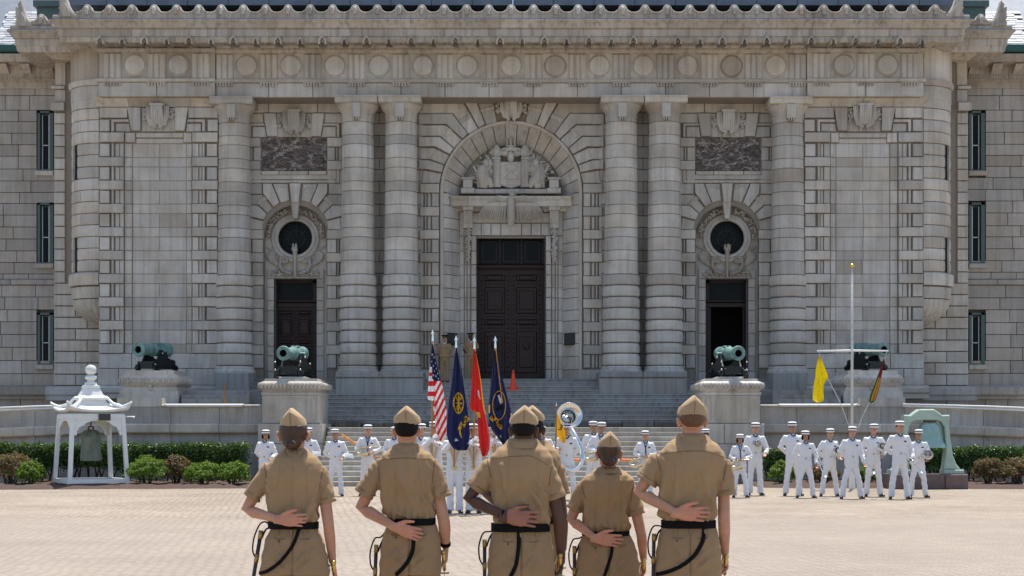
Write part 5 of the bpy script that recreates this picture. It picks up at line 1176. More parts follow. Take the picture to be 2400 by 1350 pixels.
# ================================================================== green bell stand
def bell_stand():
    Yb = 45.6; k = Yb/F; cx = 2172; LG = mat_plain('pale_green_paint', (.36,.47,.40), .55, 0, .2, 3, .15, 20, .004)
    q = lambda a, b: (X(1760 + a/2.328, Yb), Z(600 + b/2.328, Yb)); x0 = X(cx, Yb)
    t = thing('bell_stand', (x0, Yb+.3, 0), 'pale green arched bell stand on a brown stone plinth behind the band', 'bell stand')
    half = [(960,835),(1000,835),(1022,850),(1046,868),(1086,866),(1086,892),(1080,905),(1090,1000),(1104,1090),(1122,1135),(1146,1166),(1052,1166),(1058,1120),(1066,1060),(1062,1000),(1056,930),(1040,905),(1016,896),(960,893)]
    pts = [q(a, b) for a, b in half]; xm = q(960, 0)[0]
    full = pts + [(2*xm - x, z) for x, z in pts[::-1][1:-1]] if False else pts[:-1] + [(xm, pts[-1][1])] + [(2*xm-x, z) for x, z in pts[-2:0:-1]]
    dup = [(2*xm-x, z) for x, z in pts[-2:0:-1]]
    m = MB(); outer = pts[:-1] + dup; m.poly(outer, Yb, Yb+.34, .03); m.build('arch_frame', LG, t, fixn=True)
    for sg in (-1, 1):
        a, b = sorted((xm + sg*(q(1050, 0)[0]-xm), xm + sg*(q(1160, 0)[0]-xm))); MB().cbox(a, b, Yb-.08, Yb+.44, q(0, 1190)[1], q(0, 1166)[1], .02).build('foot', LG, t)
    pb = mat_plain('brown_stone', (.16,.11,.10), .8, 0, .2, 6, .3, 30, .008)
    for sg in (-1, 1):
        a, b = sorted((xm + sg*.45, xm + sg*(q(1170, 0)[0]-xm))); MB().cbox(min(a, xm) if False else a, b, Yb-.3, Yb+.8, 0, q(0, 1190)[1], .02).build('plinth', pb, t)
    MB().cbox(xm-.445, xm+.445, Yb-.26, Yb+.8, 0, q(0, 1190)[1]-.01, .02).build('plinth', pb, t)
    bl = thing('ship_bell', (xm, Yb+.17, .9), 'pale green bell hanging in the green bell stand', 'bell'); c = (xm+.12, Yb+.17)
    z = lambda b: q(0, b)[1]
    autosmooth(MB().lathe([(.36, z(1042)), (.46, z(1046)), (.45, z(1035)), (.385, z(1012)), (.34, z(985)), (.31, z(950)), (.29, z(925)), (.22, z(912)), (.0, z(908))], c[0], c[1], n=28).build('bell_body', mat_plain('ship_bell_patina', (.27,.42,.38), .45, .2, .2, 6), bl, fixn=True), 40)
    MB().box(c[0]-.16, c[0]+.16, c[1]-.1, c[1]+.1, z(908), z(893)).build('hanger', mat_plain('hanger_wood', (.09,.07,.04), .7), bl)
bell_stand()

# ================================================================== flag mast with yardarm
GREYP = mat_plain('weathered_white', (.55,.55,.53), .5, 0, .2, 8)
def mast():
    Ym = 45.3; x = X(1997, Ym); t = thing('flag_mast', (x, Ym, 0), 'white flag mast with crossbar and gilded ball, behind the band', 'mast'); z = lambda py: Z(py, Ym)
    MB().tube([(x, Ym, 0), (x, Ym, z(820)), (x, Ym, z(628))], [.042, .038, .024], 10).build('pole', GREYP, t, smooth=True)
    MB().tube([(X(1914, Ym), Ym-.06, z(823)), (X(1997, Ym), Ym-.06, z(822)), (X(2081, Ym), Ym-.06, z(823))], [.024, .032, .024], 8).build('yardarm', WHITEP, t, smooth=True)
    MB().ell((x, Ym, z(623)), .062, 14, 10).build('gilded_ball', mat_plain('gilding', (.75,.5,.12), .22, 1.0), t, smooth=True)
    MB().lathe([(.09, 0), (.09, .5), (.06, .55)], x, Ym, n=12).build('mast_foot', WHITEP, t)
    for a in ((1918, 826, 1925, 850), ):
        pass
    rope = mat_plain('halyard_rope', (.62,.6,.55), .8)
    MB().tube([(X(1937, Ym), Ym-.1, z(885)), (X(1966, Ym), Ym-.1, z(940)), (X(1990, Ym), Ym-.1, z(1004))], .009, 5).build('halyard', rope, t)
    MB().tube([(X(2040, Ym), Ym-.1, z(935)), (X(2020, Ym), Ym-.1, z(975)), (X(2009, Ym), Ym-.1, z(1004)), (X(2016, Ym), Ym-.1, z(992))], .009, 5).build('halyard', rope, t)
    for px in (1919, 2077): MB().tube([(X(px, Ym), Ym-.07, z(823)), (X(px+ (0 if px < 2000 else -4), Ym), Ym-.1, z(842))], .008, 5).build('halyard', rope, t)
    return Ym
YM = mast()
def cloth(rows, Yc, nu, folds, amp, name, mats, matfn, parent=None, sub=4, seedz=0.0, thick=None):
    # rows: (py, xl, xr) silhouette of a hanging flag at depth Yc; vertical folds along the width
    rr = crom(rows, sub); vs = []; fs = []; mi = []; n = len(rr)
    for j, (py, xl, xr) in enumerate(rr):
        for i in range(nu+1):
            uu = i/nu; d = amp*(sin(uu*folds*2*pi + seedz + j*.06)*(.35+.65*j/n) + .35*sin(uu*folds*4.3*pi + seedz*2 + j*.11)); px = lerp(xl, xr, uu) 
            Yy = Yc + d; vs.append((X(px, Yc), Yy, Z(py, Yc)))
    for j in range(n-1):
        for i in range(nu):
            fs.append((j*(nu+1)+i, (j+1)*(nu+1)+i, (j+1)*(nu+1)+i+1, j*(nu+1)+i+1)); px = lerp(rr[j][1], rr[j][2], (i+.5)/nu); mi.append(matfn(px, rr[j][0], (i+.5)/nu, j/n))
    mb = MB(); mb.add(vs, fs); mb.m = mi; o = mb.build(name, mats, parent, smooth=True); return o
def mat_cloth(name, c, rough=.8, tr=.25, var=.08):
    m = bpy.data.materials.new(name); m.use_nodes = True; nt = m.node_tree; b = nt.nodes['Principled BSDF']; out = nt.nodes['Material Output']
    col = ramp(nt, noisetex(nt, 12, 3), [(.3, sc(c, 1-var)), (.7, sc(c, 1+var))]); nt.links.new(col, b.inputs['Base Color']); b.inputs['Roughness'].default_value = rough; b.inputs['Specular IOR Level'].default_value = .2
    b.inputs['Sheen Weight'].default_value = .1
    t = nt.nodes.new('ShaderNodeBsdfTranslucent'); nt.links.new(col, t.inputs[0]); x = nt.nodes.new('ShaderNodeMixShader'); x.inputs[0].default_value = tr
    nt.links.new(b.outputs[0], x.inputs[1]); nt.links.new(t.outputs[0], x.inputs[2]); nt.links.new(x.outputs[0], out.inputs[0]); return m
YEL = mat_cloth('yellow_cloth', (.85,.66,.01)); RED = mat_cloth('red_cloth', (.62,.025,.02)); NAVY = mat_cloth('navy_cloth', (.012,.017,.075), .6); WHT = mat_cloth('white_cloth', (.80,.80,.80)); GOLD = mat_cloth('gold_cloth', (.80,.47,.03)); GRN = mat_cloth('green_cloth', (.03,.09,.03)); DRED = mat_cloth('dark_red_cloth', (.28,.02,.02)); DYEL = mat_cloth('dull_yellow_cloth', (.50,.36,.04)); BLK = mat_cloth('black_cloth', (.012,.012,.014)); ORG = mat_cloth('orange_cloth', (.75,.28,.03))
o = cloth([(836, 1919, 1923), (860, 1913, 1932), (885, 1911, 1940), (900, 1908, 1931), (920, 1906, 1929), (936, 1906, 1930), (943, 1916, 1924)], YM-.12, 24, 1.6, .05, 'signal_flag', [YEL], lambda *a: 0)
tag(o, 'plain yellow flag hanging from the mast crossbar', 'flag')
o = cloth([(842, 2070, 2074), (862, 2064, 2070), (885, 2056, 2066), (905, 2049, 2062), (925, 2041, 2057), (938, 2038, 2051), (944, 2037, 2044)], YM-.12, 30, 1.4, .05, 'signal_flag', [GRN, DYEL, DRED, ORG], lambda px, py, u, v: 0 if v > .8 or u < .22 else (2 if v < .3 else [1, 3, 0, 2, 1, 3, 0][int((u-.22)*8.9)]))
tag(o, 'green, yellow and red striped flag hanging from the mast crossbar', 'flag')

# ================================================================== traffic cones, small posts, barrier
def cone(c, h, label, stripes):
    t = thing('traffic_cone', c, label, 'cone'); OR = mat_plain('cone_orange', (.85,.07,.015), .45, 0, .05, 5); Wc = mat_plain('cone_white', (.75,.75,.75), .4)
    MB().cbox(c[0]-h*.26, c[0]+h*.26, c[1]-h*.26, c[1]+h*.26, c[2], c[2]+h*.05, .01).build('cone_base', OR, t)
    pr = [(.19, .05), (.145, .3), (.10, .58), (.055, .86), (.04, .97), (.03, 1.0)]; mb = MB(); mb.lathe([(r*h, c[2]+z*h) for r, z in pr], c[0], c[1], n=18); o = autosmooth(mb.build('cone_body', OR, t, fixn=True), 40)
    if stripes:
        for a, b in ((.18, .5),): MB().lathe([(lerp(.19, .055, (a-.05)/.81)*h+.004, c[2]+a*h), (lerp(.19, .055, (b-.05)/.81)*h+.004, c[2]+b*h)], c[0], c[1], n=18).build('band', Wc, t, smooth=True)
Yc_ = 56.65; cone((X(1203, Yc_), Yc_, ZL+.12 + 8*(Z(889, 58.2)-ZL-.12)/11), .72, 'orange traffic cone on the steps before the bronze doors', False)
cone((X(1717, 59.2), 59.2, Z(889, 58.2)), .5, 'small orange and white cone in the open side doorway', True)
BRASS = mat_plain('brass', (.62,.42,.14), .28, 1.0, .12, 8); SILV = mat_plain('silver_plate', (.78,.78,.76), .16, 1.0, .06, 6)
Yq = 51.45; MBp = MB().tube([(X(528, Yq), Yq, Z(948, Yq)), (X(528, Yq), Yq, Z(897, Yq))], .035, 8); tag(MBp.build('brass_post', mat_plain('dull_brass', (.26,.16,.06), .5, .5)), 'short brass post on the terrace wall by the left pedestal', 'post')
OT = mat_plain('orange_tape', (.85,.22,.04), .5); Yo_ = 44.5
tp = thing('barrier_rail', (X(1430, Yo_), Yo_, 0), 'orange and white barrier rail behind the saxophone players', 'barrier')
for i, (a, b, m) in enumerate(((1345, 1392, OT), (1392, 1452, WHITEP), (1452, 1490, OT), (1490, 1560, WHITEP), (1560, 1600, OT))): MB().tube([(X(a, Yo_), Yo_, Z(1078, Yo_)), (X(b, Yo_), Yo_, Z(1079, Yo_))], .035, 8).build('rail_section', m, tp)
for px in (1345, 1600): MB().tube([(X(px, Yo_), Yo_, 0), (X(px, Yo_), Yo_, Z(1074, Yo_))], .03, 8).build('post', WHITEP, tp)
# ================================================================== people
def mat_fabric(name, c, rough=.85, weave=900, bs=.12, var=.06, wr=.35, wscale=9):
    m, nt, b = newmat(name); b.inputs['Roughness'].default_value = rough; b.inputs['Specular IOR Level'].default_value = .2; b.inputs['Sheen Weight'].default_value = .08
    nt.links.new(ramp(nt, noisetex(nt, 5, 4), [(.3, sc(c, 1-var)), (.7, sc(c, 1+var))]), b.inputs['Base Color'])
    a = noisetex(nt, wscale, 4, .55, stretch=(1, 1, .55)); f = noisetex(nt, weave, 1)
    ad = nt.nodes.new('ShaderNodeMath'); ad.operation = 'MULTIPLY_ADD'; ad.inputs[1].default_value = bs*.1; nt.links.new(f, ad.inputs[0])
    mu = nt.nodes.new('ShaderNodeMath'); mu.operation = 'MULTIPLY'; mu.inputs[1].default_value = wr; nt.links.new(a, mu.inputs[0]); nt.links.new(mu.outputs[0], ad.inputs[2])
    bump(nt, b, ad.outputs[0], .6, .03); return m
def mat_skin(name, c):
    m, nt, b = newmat(name); b.inputs['Roughness'].default_value = .52; b.inputs['Specular IOR Level'].default_value = .35
    b.inputs['Subsurface Weight'].default_value = .12; b.inputs['Subsurface Radius'].default_value = (.012, .005, .003); b.inputs['Subsurface Scale'].default_value = 1.0
    nt.links.new(ramp(nt, noisetex(nt, 16, 4), [(.3, sc(c, .9)), (.7, sc(c, 1.1))]), b.inputs['Base Color']); bump(nt, b, noisetex(nt, 120, 3), .15, .003); return m
KHAKI = mat_fabric('khaki_shirt', (.345,.226,.120), wr=.8, wscale=7); KHAKI_T = mat_fabric('khaki_trousers', (.325,.211,.111), wr=.9, wscale=8); SEAM = mat_fabric('khaki_seam', (.19,.12,.06), wr=.1); KHAKI_C = mat_fabric('khaki_cap', (.42,.29,.165), wr=.15)
WUNI = mat_fabric('white_uniform', (.74,.74,.76), wr=.9, wscale=13, var=.03)
SKINS = [mat_skin('skin_light', (.52,.265,.165)), mat_skin('skin_tan', (.38,.195,.115)), mat_skin('skin_dark', (.10,.048,.03))]
PALMS = [mat_skin('palm_light', (.56,.25,.16)), mat_skin('palm_tan', (.48,.22,.14)), mat_skin('palm_dark', (.33,.145,.095))]
HAIR_B = mat_plain('brown_hair', (.055,.022,.010), .42, 0, .5, 60, .5, 90, .004); HAIR_K = mat_plain('black_hair', (.007,.005,.004), .75, 0, .4, 60, .4, 90, .004, spec=.2); HAIR_R = mat_plain('cropped_hair', (.12,.05,.022), .6, 0, .4, 80, .4, 120, .003)
BELT = mat_plain('black_webbing', (.006,.006,.0065), .8, 0, .2, 60, .3, 300, .002, spec=.15); SHOE = mat_plain('black_shoe', (.010,.010,.011), .25, 0, .2, 10)
LENS = mat_plain('dark_eye', (.02,.014,.012), .3); LIP = mat_plain('lip', (.30,.10,.08), .5); TSH = BLK
GLOVE = mat_fabric('white_glove', (.78,.78,.78), wr=.2)
LEATH = mat_plain('dark_leather', (.035,.022,.015), .4, 0, .3, 30); STRAPW = mat_fabric('harness_webbing', (.55,.47,.33), wr=.1)

def hand(mb, wr, u, n, v, size=1.0, curl=0.1, spread=.06, thumb_out=.6, rad=1.0):
    # wr wrist point, u finger direction, v thumb side, n palm normal (the side fingers curl to)
    u, v, n = Vector(u).normalized(), Vector(v).normalized(), Vector(n).normalized(); s_ = size
    def ring(p, w_, t_, k=10): return [p + v*(cos(2*pi*i/k)*w_) + n*(sin(2*pi*i/k)*t_) for i in range(k)]
    mb.loft([ring(wr - u*.03*s_, .026*s_, .021*s_), ring(wr + u*.012*s_, .030*s_, .018*s_), ring(wr + u*.045*s_, .039*s_, .017*s_), ring(wr + u*.08*s_, .041*s_, .0145*s_), ring(wr + u*.098*s_, .037*s_, .011*s_)])
    L = (.072, .082, .076, .060)
    for i in range(4):
        o = (.030 - i*.0195)*s_; d = (u + v*(spread*(1.5-i))).normalized(); p = wr + u*.088*s_ + v*o; l = L[i]*s_; pts = [p - u*.03*s_, p]; dd = d; 
        for seg, f in enumerate((.46, .30, .26)):
            ca = curl*(1.0 + .3*seg); dd = (dd*cos(ca) + n*sin(ca)).normalized(); pts.append(pts[-1] + dd*l*f)
        rr = .0088*rad*s_*(1 if i < 3 else .88); mb.tube(pts, [rr*.9, rr*1.06, rr*1.02, rr*.95, rr*.62], 8)
    b0 = wr + u*.018*s_ + v*.022*s_; td = (u*(1-thumb_out*.5) + v*thumb_out + n*.18).normalized()
    p1 = b0 + td*.042*s_; td2 = (td*.6 + u*.8).normalized(); p2 = p1 + td2*.033*s_; p3 = p2 + (td2 + u*.2).normalized()*.026*s_
    mb.tube([b0 - u*.01*s_, b0, p1, p2, p3], [.014*s_, .0165*s_, .0118*s_*rad, .0105*s_*rad, .0065*s_*rad], 8)

def head_shape(mb, c, fw, k=1.0, turn=0.0):
    # c centre of the skull; fw unit forward vector in plan; adds skull, jaw, nose, ears
    fw = Vector(fw).normalized(); rt = Vector((fw.y, -fw.x, 0)); rot = Matrix((rt, fw, Vector((0, 0, 1)))).transposed()
    c = Vector(c); q = lambda x, y, z: c + rt*x*k + fw*y*k + Vector((0, 0, z*k))
    mb.ell(q(0, -.008, .025), (.0755*k, .097*k, .092*k), 16, 12, rot=rot)
    mb.ell(q(0, .022, -.045), (.060*k, .070*k, .072*k), 14, 10, rot=rot); mb.ell(q(0, .050, -.088), (.036*k, .034*k, .028*k), 10, 8, rot=rot)
    mb.tube([q(0, .080, .012), q(0, .100, -.018), q(0, .108, -.034), q(0, .085, -.044)], [.009*k, .012*k, .0155*k, .010*k], 8)
    for s_ in (-1, 1):
        mb.ell(q(s_*.077, -.010, -.012), (.012*k, .019*k, .033*k), 8, 8, rot=rot); mb.ell(q(s_*.086, -.016, -.002), (.008*k, .017*k, .022*k), 8, 6, rot=rot)
    return q
def neck_tube(mb, a, b, r): mb.tube([a, lerp(Vector(a), Vector(b), .5), b], [r*1.12, r, r*1.02], 12)

def figure_mesh(mb, voxel, name, mat, parent=None, smooth=4, disp=None):
    me = remesh(mb, voxel, smooth); me.name = name; me.materials.clear(); me.materials.append(mat)
    if disp is not None:
        co = coords(me); nr = normals(me); setco(me, co + nr*disp(co, nr)[:, None])
    return link(name, me, parent)

def sup(cx, cy, z, a, b, n=28, e=2.5, back=1.0):
    o = []
    for i in range(n):
        t = 2*pi*i/n; c_, s_ = cos(t), sin(t); x = math.copysign(abs(c_)**(2/e), c_)*a; y = math.copysign(abs(s_)**(2/e), s_)*b*(back if s_ > 0 else 1.0); o.append((cx + x, cy + y, z))
    return o

# ------------------------------------------------------------------ band members, colour guard, chiefs (facing the camera)
def eyes(parent, q, k):
    for s_ in (-1, 1):
        MB().ell(q(s_*.030, .078, .004), (.014*k, .008*k, .007*k), 6, 4).build('eye', LENS, parent)
        MB().ell(q(s_*.031, .084, .022), (.019*k, .006*k, .0045*k), 6, 4).build('eyebrow', HAIR_K, parent)
    MB().ell(q(0, .090, -.064), (.022*k, .007*k, .006*k), 6, 4).build('mouth', LIP, parent)
def standing(px, feet, top, label, skin=0, outfit='band', hair=HAIR_K, arms=None, stance=.085, female=False, depth=None, group='band members in white', turn=0.0, extra=0.0, ground=0.0, vox=.016):
    """arms: for each side (-1 image left, +1 image right) elbow and wrist in body units (x, y, z)*H"""
    if outfit in ('band', 'tie') and not turn: turn = R.uniform(-.24, .24)
    stance *= R.uniform(.82, 1.2); bulk = R.uniform(.93, 1.10) if outfit != 'chief' else 1.0; hturn = R.uniform(-.35, .35); lean = R.uniform(-.012, .012)
    Yp = depth or CZ*F/(feet - HY); k = Yp/F; H = (feet - top)*k - .035; x0 = X(px, Yp); ca, sa = cos(turn), sin(turn)
    def L(x, y, z): return Vector((x0 + (x*ca - y*sa)*H, Yp + (x*sa + y*ca)*H, ground + z*H))
    wf = .93 if female else 1.0
    A = arms or {}
    dfl = {-1: ((-.150*wf, .030, .655), (-.075, .085, .575)), 1: ((.150*wf, .030, .655), (.075, .085, .575))}
    J = {s_: A.get(s_, dfl[s_]) for s_ in (-1, 1)}
    if outfit in ('band', 'tie'): J = {s_: (tuple(v + R.uniform(-.014, .014) for v in J[s_][0]),) + J[s_][1:] for s_ in J}
    fwd = Vector((sin(turn+hturn), -cos(turn+hturn), 0))
    hc = L(lean, -.012, .925); hk = H*.93*.545
    hk = H/1.76
    # ---- body: one surface
    b = MB(); q = head_shape(b, hc, fwd, hk*.98)
    neck_tube(b, L(0, .004, .80), L(0, -.004, .90), .052*hk)
    for z0, r0 in ((0, 0),): b.loft([sup(L(0, 0, z).x, L(0, 0, z).y, L(0, 0, z).z, a*H, c_*H, 16) for z, a, c_ in ((.50, .06, .042), (.60, .055, .038), (.72, .07, .045), (.79, .075, .04), (.82, .04, .03))])
    for s_ in (-1, 1):
        sh = L(s_*.100*wf, .004, .795); el = L(*J[s_][0]); wr = L(*J[s_][1])
        b.tube([L(s_*.04, 0, .79), sh, lerp(sh, el, .5), el, lerp(el, wr, .45), wr], [.03*H, .026*H, .025*H, .021*H, .021*H, .0155*H], 8)
        d = (wr - el).normalized(); nrm = Vector((0, -1, 0)) if len(J[s_]) < 3 else Vector(J[s_][2]); nrm = (nrm - d*nrm.dot(d)).normalized(); vv = d.cross(nrm)
        hand(b, wr, d, nrm, vv if vv.z > 0 else -vv, 1.0*hk, .45, .03, .5, 1.15)
        b.tube([L(s_*.045, 0, .50), L(s_*lerp(.05, stance, .5), -.004, .28), L(s_*stance, 0, .05)], [.045*H, .032*H, .024*H], 8)
    body = figure_mesh(b, .0125, 'person', SKINS[skin], None, 2)
    tag(body, label, 'person', group); eyes(body, q, hk)
    if outfit == 'guard':
        for s_ in (-1, 1):
            el = L(*J[s_][0]); wr = L(*J[s_][1]); d = (wr - el).normalized(); nrm = Vector(J[s_][2]) if len(J[s_]) > 2 else Vector((0, -1, 0)); nrm = (nrm - d*nrm.dot(d)).normalized(); vv = d.cross(nrm); gm = MB()
            hand(gm, wr, d, nrm, vv if vv.z > 0 else -vv, 1.14*hk, .45, .03, .5, 1.35); gm.tube([wr - d*.06, wr - d*.01], [.038, .033], 10); gm.build('glove', GLOVE, body, smooth=True)
    # ---- clothing
    top_m = WUNI if outfit != 'chief' else KHAKI; leg_m = WUNI if outfit != 'chief' else KHAKI_T
    t = MB(); hem = .475 if outfit != 'chief' else .545
    rows = [(hem, .094, .066), (.52, .097, .067), (.555, .092, .063), (.585, .088, .060), (.61, .089, .060), (.66, .095, .064), (.72, .104, .069), (.765, .108, .067), (.795, .104, .058), (.815, .080, .048), (.832, .050, .040), (.842, .040, .036)]
    if outfit == 'chief': rows = [(z, a*1.02 + (.012 if .55 < z < .7 else 0)*(extra), c_*1.02 + .012*extra) for z, a, c_ in rows]
    t.loft([sup(L(0, .002, z).x, L(0, .002, z).y, L(0, 0, z).z, a*H*bulk*(wf if z > .6 else 1), c_*H*bulk, 24, 2.3) for z, a, c_ in rows])
    for s_ in (-1, 1):
        sh = L(s_*.098*wf, .004, .793); el = L(*J[s_][0]); wr = L(*J[s_][1])
        if outfit == 'chief':
            m2 = lerp(sh, el, .72); t.tube([L(s_*.05, 0, .785), sh, lerp(sh, el, .4), m2], [.035*H, .043*H, .042*H, .043*H], 10)
        else:
            cu = lerp(el, wr, .86); t.tube([L(s_*.05, 0, .785), sh, lerp(sh, el, .5), el, lerp(el, wr, .5), cu], [.034*H, .042*H, .039*H, .036*H, .033*H, .031*H], 10)
    def dsp(co, nr):
        xx, zz_ = (co[:, 0]-x0)/H, (co[:, 2]-ground)/H
        return (.0045*np.sin(xx*70 + zz_*38 + px) + .0035*np.sin(zz_*95 - xx*40 + px*.7))*np.clip((.80-zz_)*8, 0, 1)
    figure_mesh(t, vox, 'jumper' if outfit != 'chief' else 'shirt', top_m, body, 2, dsp)
    g = MB(); hw = .052 if not female else .055
    g.loft([sup(L(0, 0, z).x, L(0, 0, z).y, L(0, 0, z).z, a*H, c_*H, 24, 2.3) for z, a, c_ in ((.44, .090, .060), (.49, .096, .066), (.54, .092, .063), (.58, .086, .058))])
    fl = .044 if outfit != 'chief' else .036
    for s_ in (-1, 1): g.tube([L(s_*.046, 0, .50), L(s_*.050, -.002, .42), L(s_*lerp(.05, stance, .55), -.004, .28), L(s_*lerp(.05, stance, .8), .0, .16), L(s_*stance, .004, .03)], [.052*H, .050*H, .040*H, .040*H, fl*H], 12)
    def dst(co, nr):
        xx, zz_ = (co[:, 0]-x0)/H, (co[:, 2]-ground)/H; return .0045*np.sin(zz_*70 + xx*30 + px*.3) + .003*np.sin(xx*110 + px)
    figure_mesh(g, vox, 'trousers', leg_m, body, 2, dst)
    for s_ in (-1, 1):
        a = L(s_*stance, .02, 0); o = MB(); f = Vector((s_*.28, -1, 0)).normalized()
        o.tube([a - f*.01*H + Vector((0, 0, .018*H)), a + f*.05*H + Vector((0, 0, .020*H)), a + f*.095*H + Vector((0, 0, .013*H)), a + f*.115*H + Vector((0, 0, .008*H))], [.020*H, .024*H, .022*H, .010*H], 10); o.build('shoe', SHOE, body, smooth=True)
    # ---- headgear and hair
    up = Vector((0, 0, 1)); rt = Vector((fwd.y, -fwd.x, 0)); hz = hc + up*.052*hk
    if outfit == 'chief':
        m = MB(); r = .098*hk
        m.lathe([(r*.86, 0), (r*.86, .035*hk), (r*1.12, .055*hk), (r*1.25, .075*hk), (r*1.1, .092*hk), (0, .098*hk)], hz.x, hz.y, hz.z, n=20); autosmooth(m.build('peaked_cap', BELT if skin == 2 or True else KHAKI_C, body, fixn=True), 50)
        MB().ell(hz + fwd*.10*hk - up*.002*hk, (.07*hk, .045*hk, .012*hk), 12, 6).build('visor', SHOE, body, smooth=True)
        MB().ell(hz + fwd*.092*hk + up*.035*hk, (.02*hk, .012*hk, .018*hk), 8, 6).build('badge', BRASS, body, smooth=True)
        MB().tube([hz + fwd*.092*hk - rt*.07*hk + up*.012*hk, hz + fwd*.103*hk + up*.010*hk, hz + fwd*.092*hk + rt*.07*hk + up*.012*hk], .006*hk, 5).build('chin_strap', BRASS, body)
    else:
        r = .096*hk; tl = R.uniform(-.012, .012)
        m = MB(); m.lathe([(r*.98, -.006*hk), (r*1.10, .0), (r*1.14, .030*hk), (r*1.08, .034*hk), (r*.9, .03*hk)], hz.x, hz.y, hz.z, n=22); capo = autosmooth(m.build('sailor_cap', WUNI, body, fixn=True), 50)
        m = MB(); m.lathe([(r*.98, .028*hk), (r*1.12, .034*hk), (r*1.20, .046*hk), (r*1.15, .056*hk), (r*.9, .058*hk)], hz.x, hz.y+.006, hz.z, n=22); autosmooth(m.build('cap_band', BLK, capo, fixn=True), 50)
        m = MB(); m.lathe([(r*1.05, .055*hk), (r*1.12, .060*hk), (r*1.0, .080*hk), (r*.6, .092*hk), (0, .095*hk)], hz.x, hz.y+.008, hz.z, n=22); autosmooth(m.build('cap_crown', WUNI, capo, fixn=True), 50)
    hb = MB()
    rot = Matrix((rt, fwd, up)).transposed()
    hb.ell(hc - fwd*.022*hk + up*.022*hk, (.081*hk, .090*hk, .086*hk), 14, 8, rot=rot)
    if female and hair is HAIR_K:
        for s_ in (-1, 1): hb.tube([hc + rt*s_*.07*hk + up*.02*hk - fwd*.01*hk, hc + rt*s_*.085*hk - up*.05*hk, hc + rt*s_*.07*hk - up*.10*hk - fwd*.02*hk], [.028*hk, .032*hk, .02*hk], 7)
    hb.build('hair', hair, body, smooth=True)
    # ---- trims
    if outfit != 'chief':
        nk = MB(); nk.tube([L(-.034, -.030, .842), L(-.018, -.056, .82), L(0, -.066, .806), L(.018, -.056, .82), L(.034, -.030, .842)], .0075*H, 6); nk.build('undershirt', TSH, body, smooth=True)
        sh_ = bvh_of(body, 'jumper')
        def on(x, z, off=.006):
            o = L(x, -.4, z); hit = sh_.ray_cast(o, Vector((-sa, ca, 0)))[0]; return (hit or L(x, -.07, z)) - Vector((-sa, ca, 0))*off
        p0, p1 = on(.040, .745), on(.074, .740); MB().tube([p0, lerp(p0, p1, .5), p1], .0085*H, 4, flat=((0, 1, 0), .5)).build('name_tag', BLK, body)
        if outfit == 'tie':
            MB().tube([on(-.022, .80), on(-.006, .76), on(0, .73), on(.004, .66), on(.006, .61)], [.006*H, .008*H, .009*H, .009*H, .005*H], 6).build('neckerchief', NAVY, body); MB().tube([on(.022, .80), on(.008, .76), on(0, .73)], .006*H, 6).build('neckerchief', NAVY, body)
        if outfit == 'band' or outfit == 'guard':
            a0 = MB(); rr = [on(x, .587, .004) for x in np.linspace(-.085, .085, 9)]; a0.tube(rr, .013*H, 6, flat=((0, 1, 0), .4)); a0.build('white_belt', WHITEP, body); p = on(0, .587, .012); MB().ell(p, (.017*H, .006*H, .013*H), 8, 5).build('buckle', BRASS, body)
    else:
        sh_ = bvh_of(body, 'shirt')
        def on(x, z, off=.006):
            hit = sh_.ray_cast(L(x, -.4, z), Vector((0, 1, 0)))[0]; return (hit or L(x, -.07, z)) - Vector((0, off, 0))
        MB().tube([on(-.02, .835), on(0, .812), on(.02, .835)], .010*H, 6).build('white_undershirt', WUNI, body)
        for s_ in (-1, 1):
            MB().tube([on(s_*.028, .728), on(s_*.075, .728)], .005*H, 5).build('pocket_flap', KHAKI_T, body)
        MB().tube([on(.032, .748), on(.07, .748)], .010*H, 5).build('ribbons', mat_plain('ribbon', (.25,.2,.12), .6), body)
        MB().tube([on(x, .556, .01) for x in np.linspace(-.09, .09, 9)], .010*H, 6).build('belt', KHAKI_C, body); MB().ell(on(0, .556, .014), (.014*H, .006*H, .010*H), 8, 5).build('buckle', BRASS, body)
    return dict(L=L, H=H, Y=Yp, k=hk, J=J, body=body, px=px)
def bvh_of(body, nm):
    for c in body.children:
        if c.name.split('.')[0] == nm: return bvh(c.data)

# ------------------------------------------------------------------ instruments
GI = 'instruments of the band'
def horn(fig, cx, py, r_px, label, dy=-.30):
    Yp = fig['Y'] + dy; k = Yp/F; c = P(cx, py, Yp); t = thing('mellophone', c, label, 'horn', GI); r = r_px*k
    mb = MB(); n = 24; prof = [(1.0, .0), (1.02, .006), (.97, .012), (.70, .06), (.46, .12), (.28, .19), (.16, .27)]; vs = []; m = len(prof); dr = Vector((.25, .93, .18)).normalized(); uu = dr.cross(Vector((0, 0, 1))).normalized(); vv = dr.cross(uu)
    for i in range(n):
        a = 2*pi*i/n
        for q, d in prof: vs.append(c + dr*d + uu*cos(a)*q*r + vv*sin(a)*q*r)
    mb.add(vs, [(i*m+j, i*m+j+1, ((i+1) % n)*m+j+1, ((i+1) % n)*m+j) for i in range(n) for j in range(m-1)]); mb.build('bell_flare', SILV, t, smooth=True)
    e = c + dr*.27; a = MB(); pts = [e + Vector((cos(q)*.085, .01*q, sin(q)*.085 + .0)) - Vector((.085, 0, 0)) for q in np.linspace(0, 2*pi*1.6, 26)]; a.tube([e - dr*.03] + pts, .016, 7); a.build('tubing', SILV, t, smooth=True)
    for j in range(3): MB().tube([e + Vector((-.10+.035*j, -.03, -.10)), e + Vector((-.10+.035*j, -.03, .06))], .014, 8).build('valve', SILV, t, smooth=True)
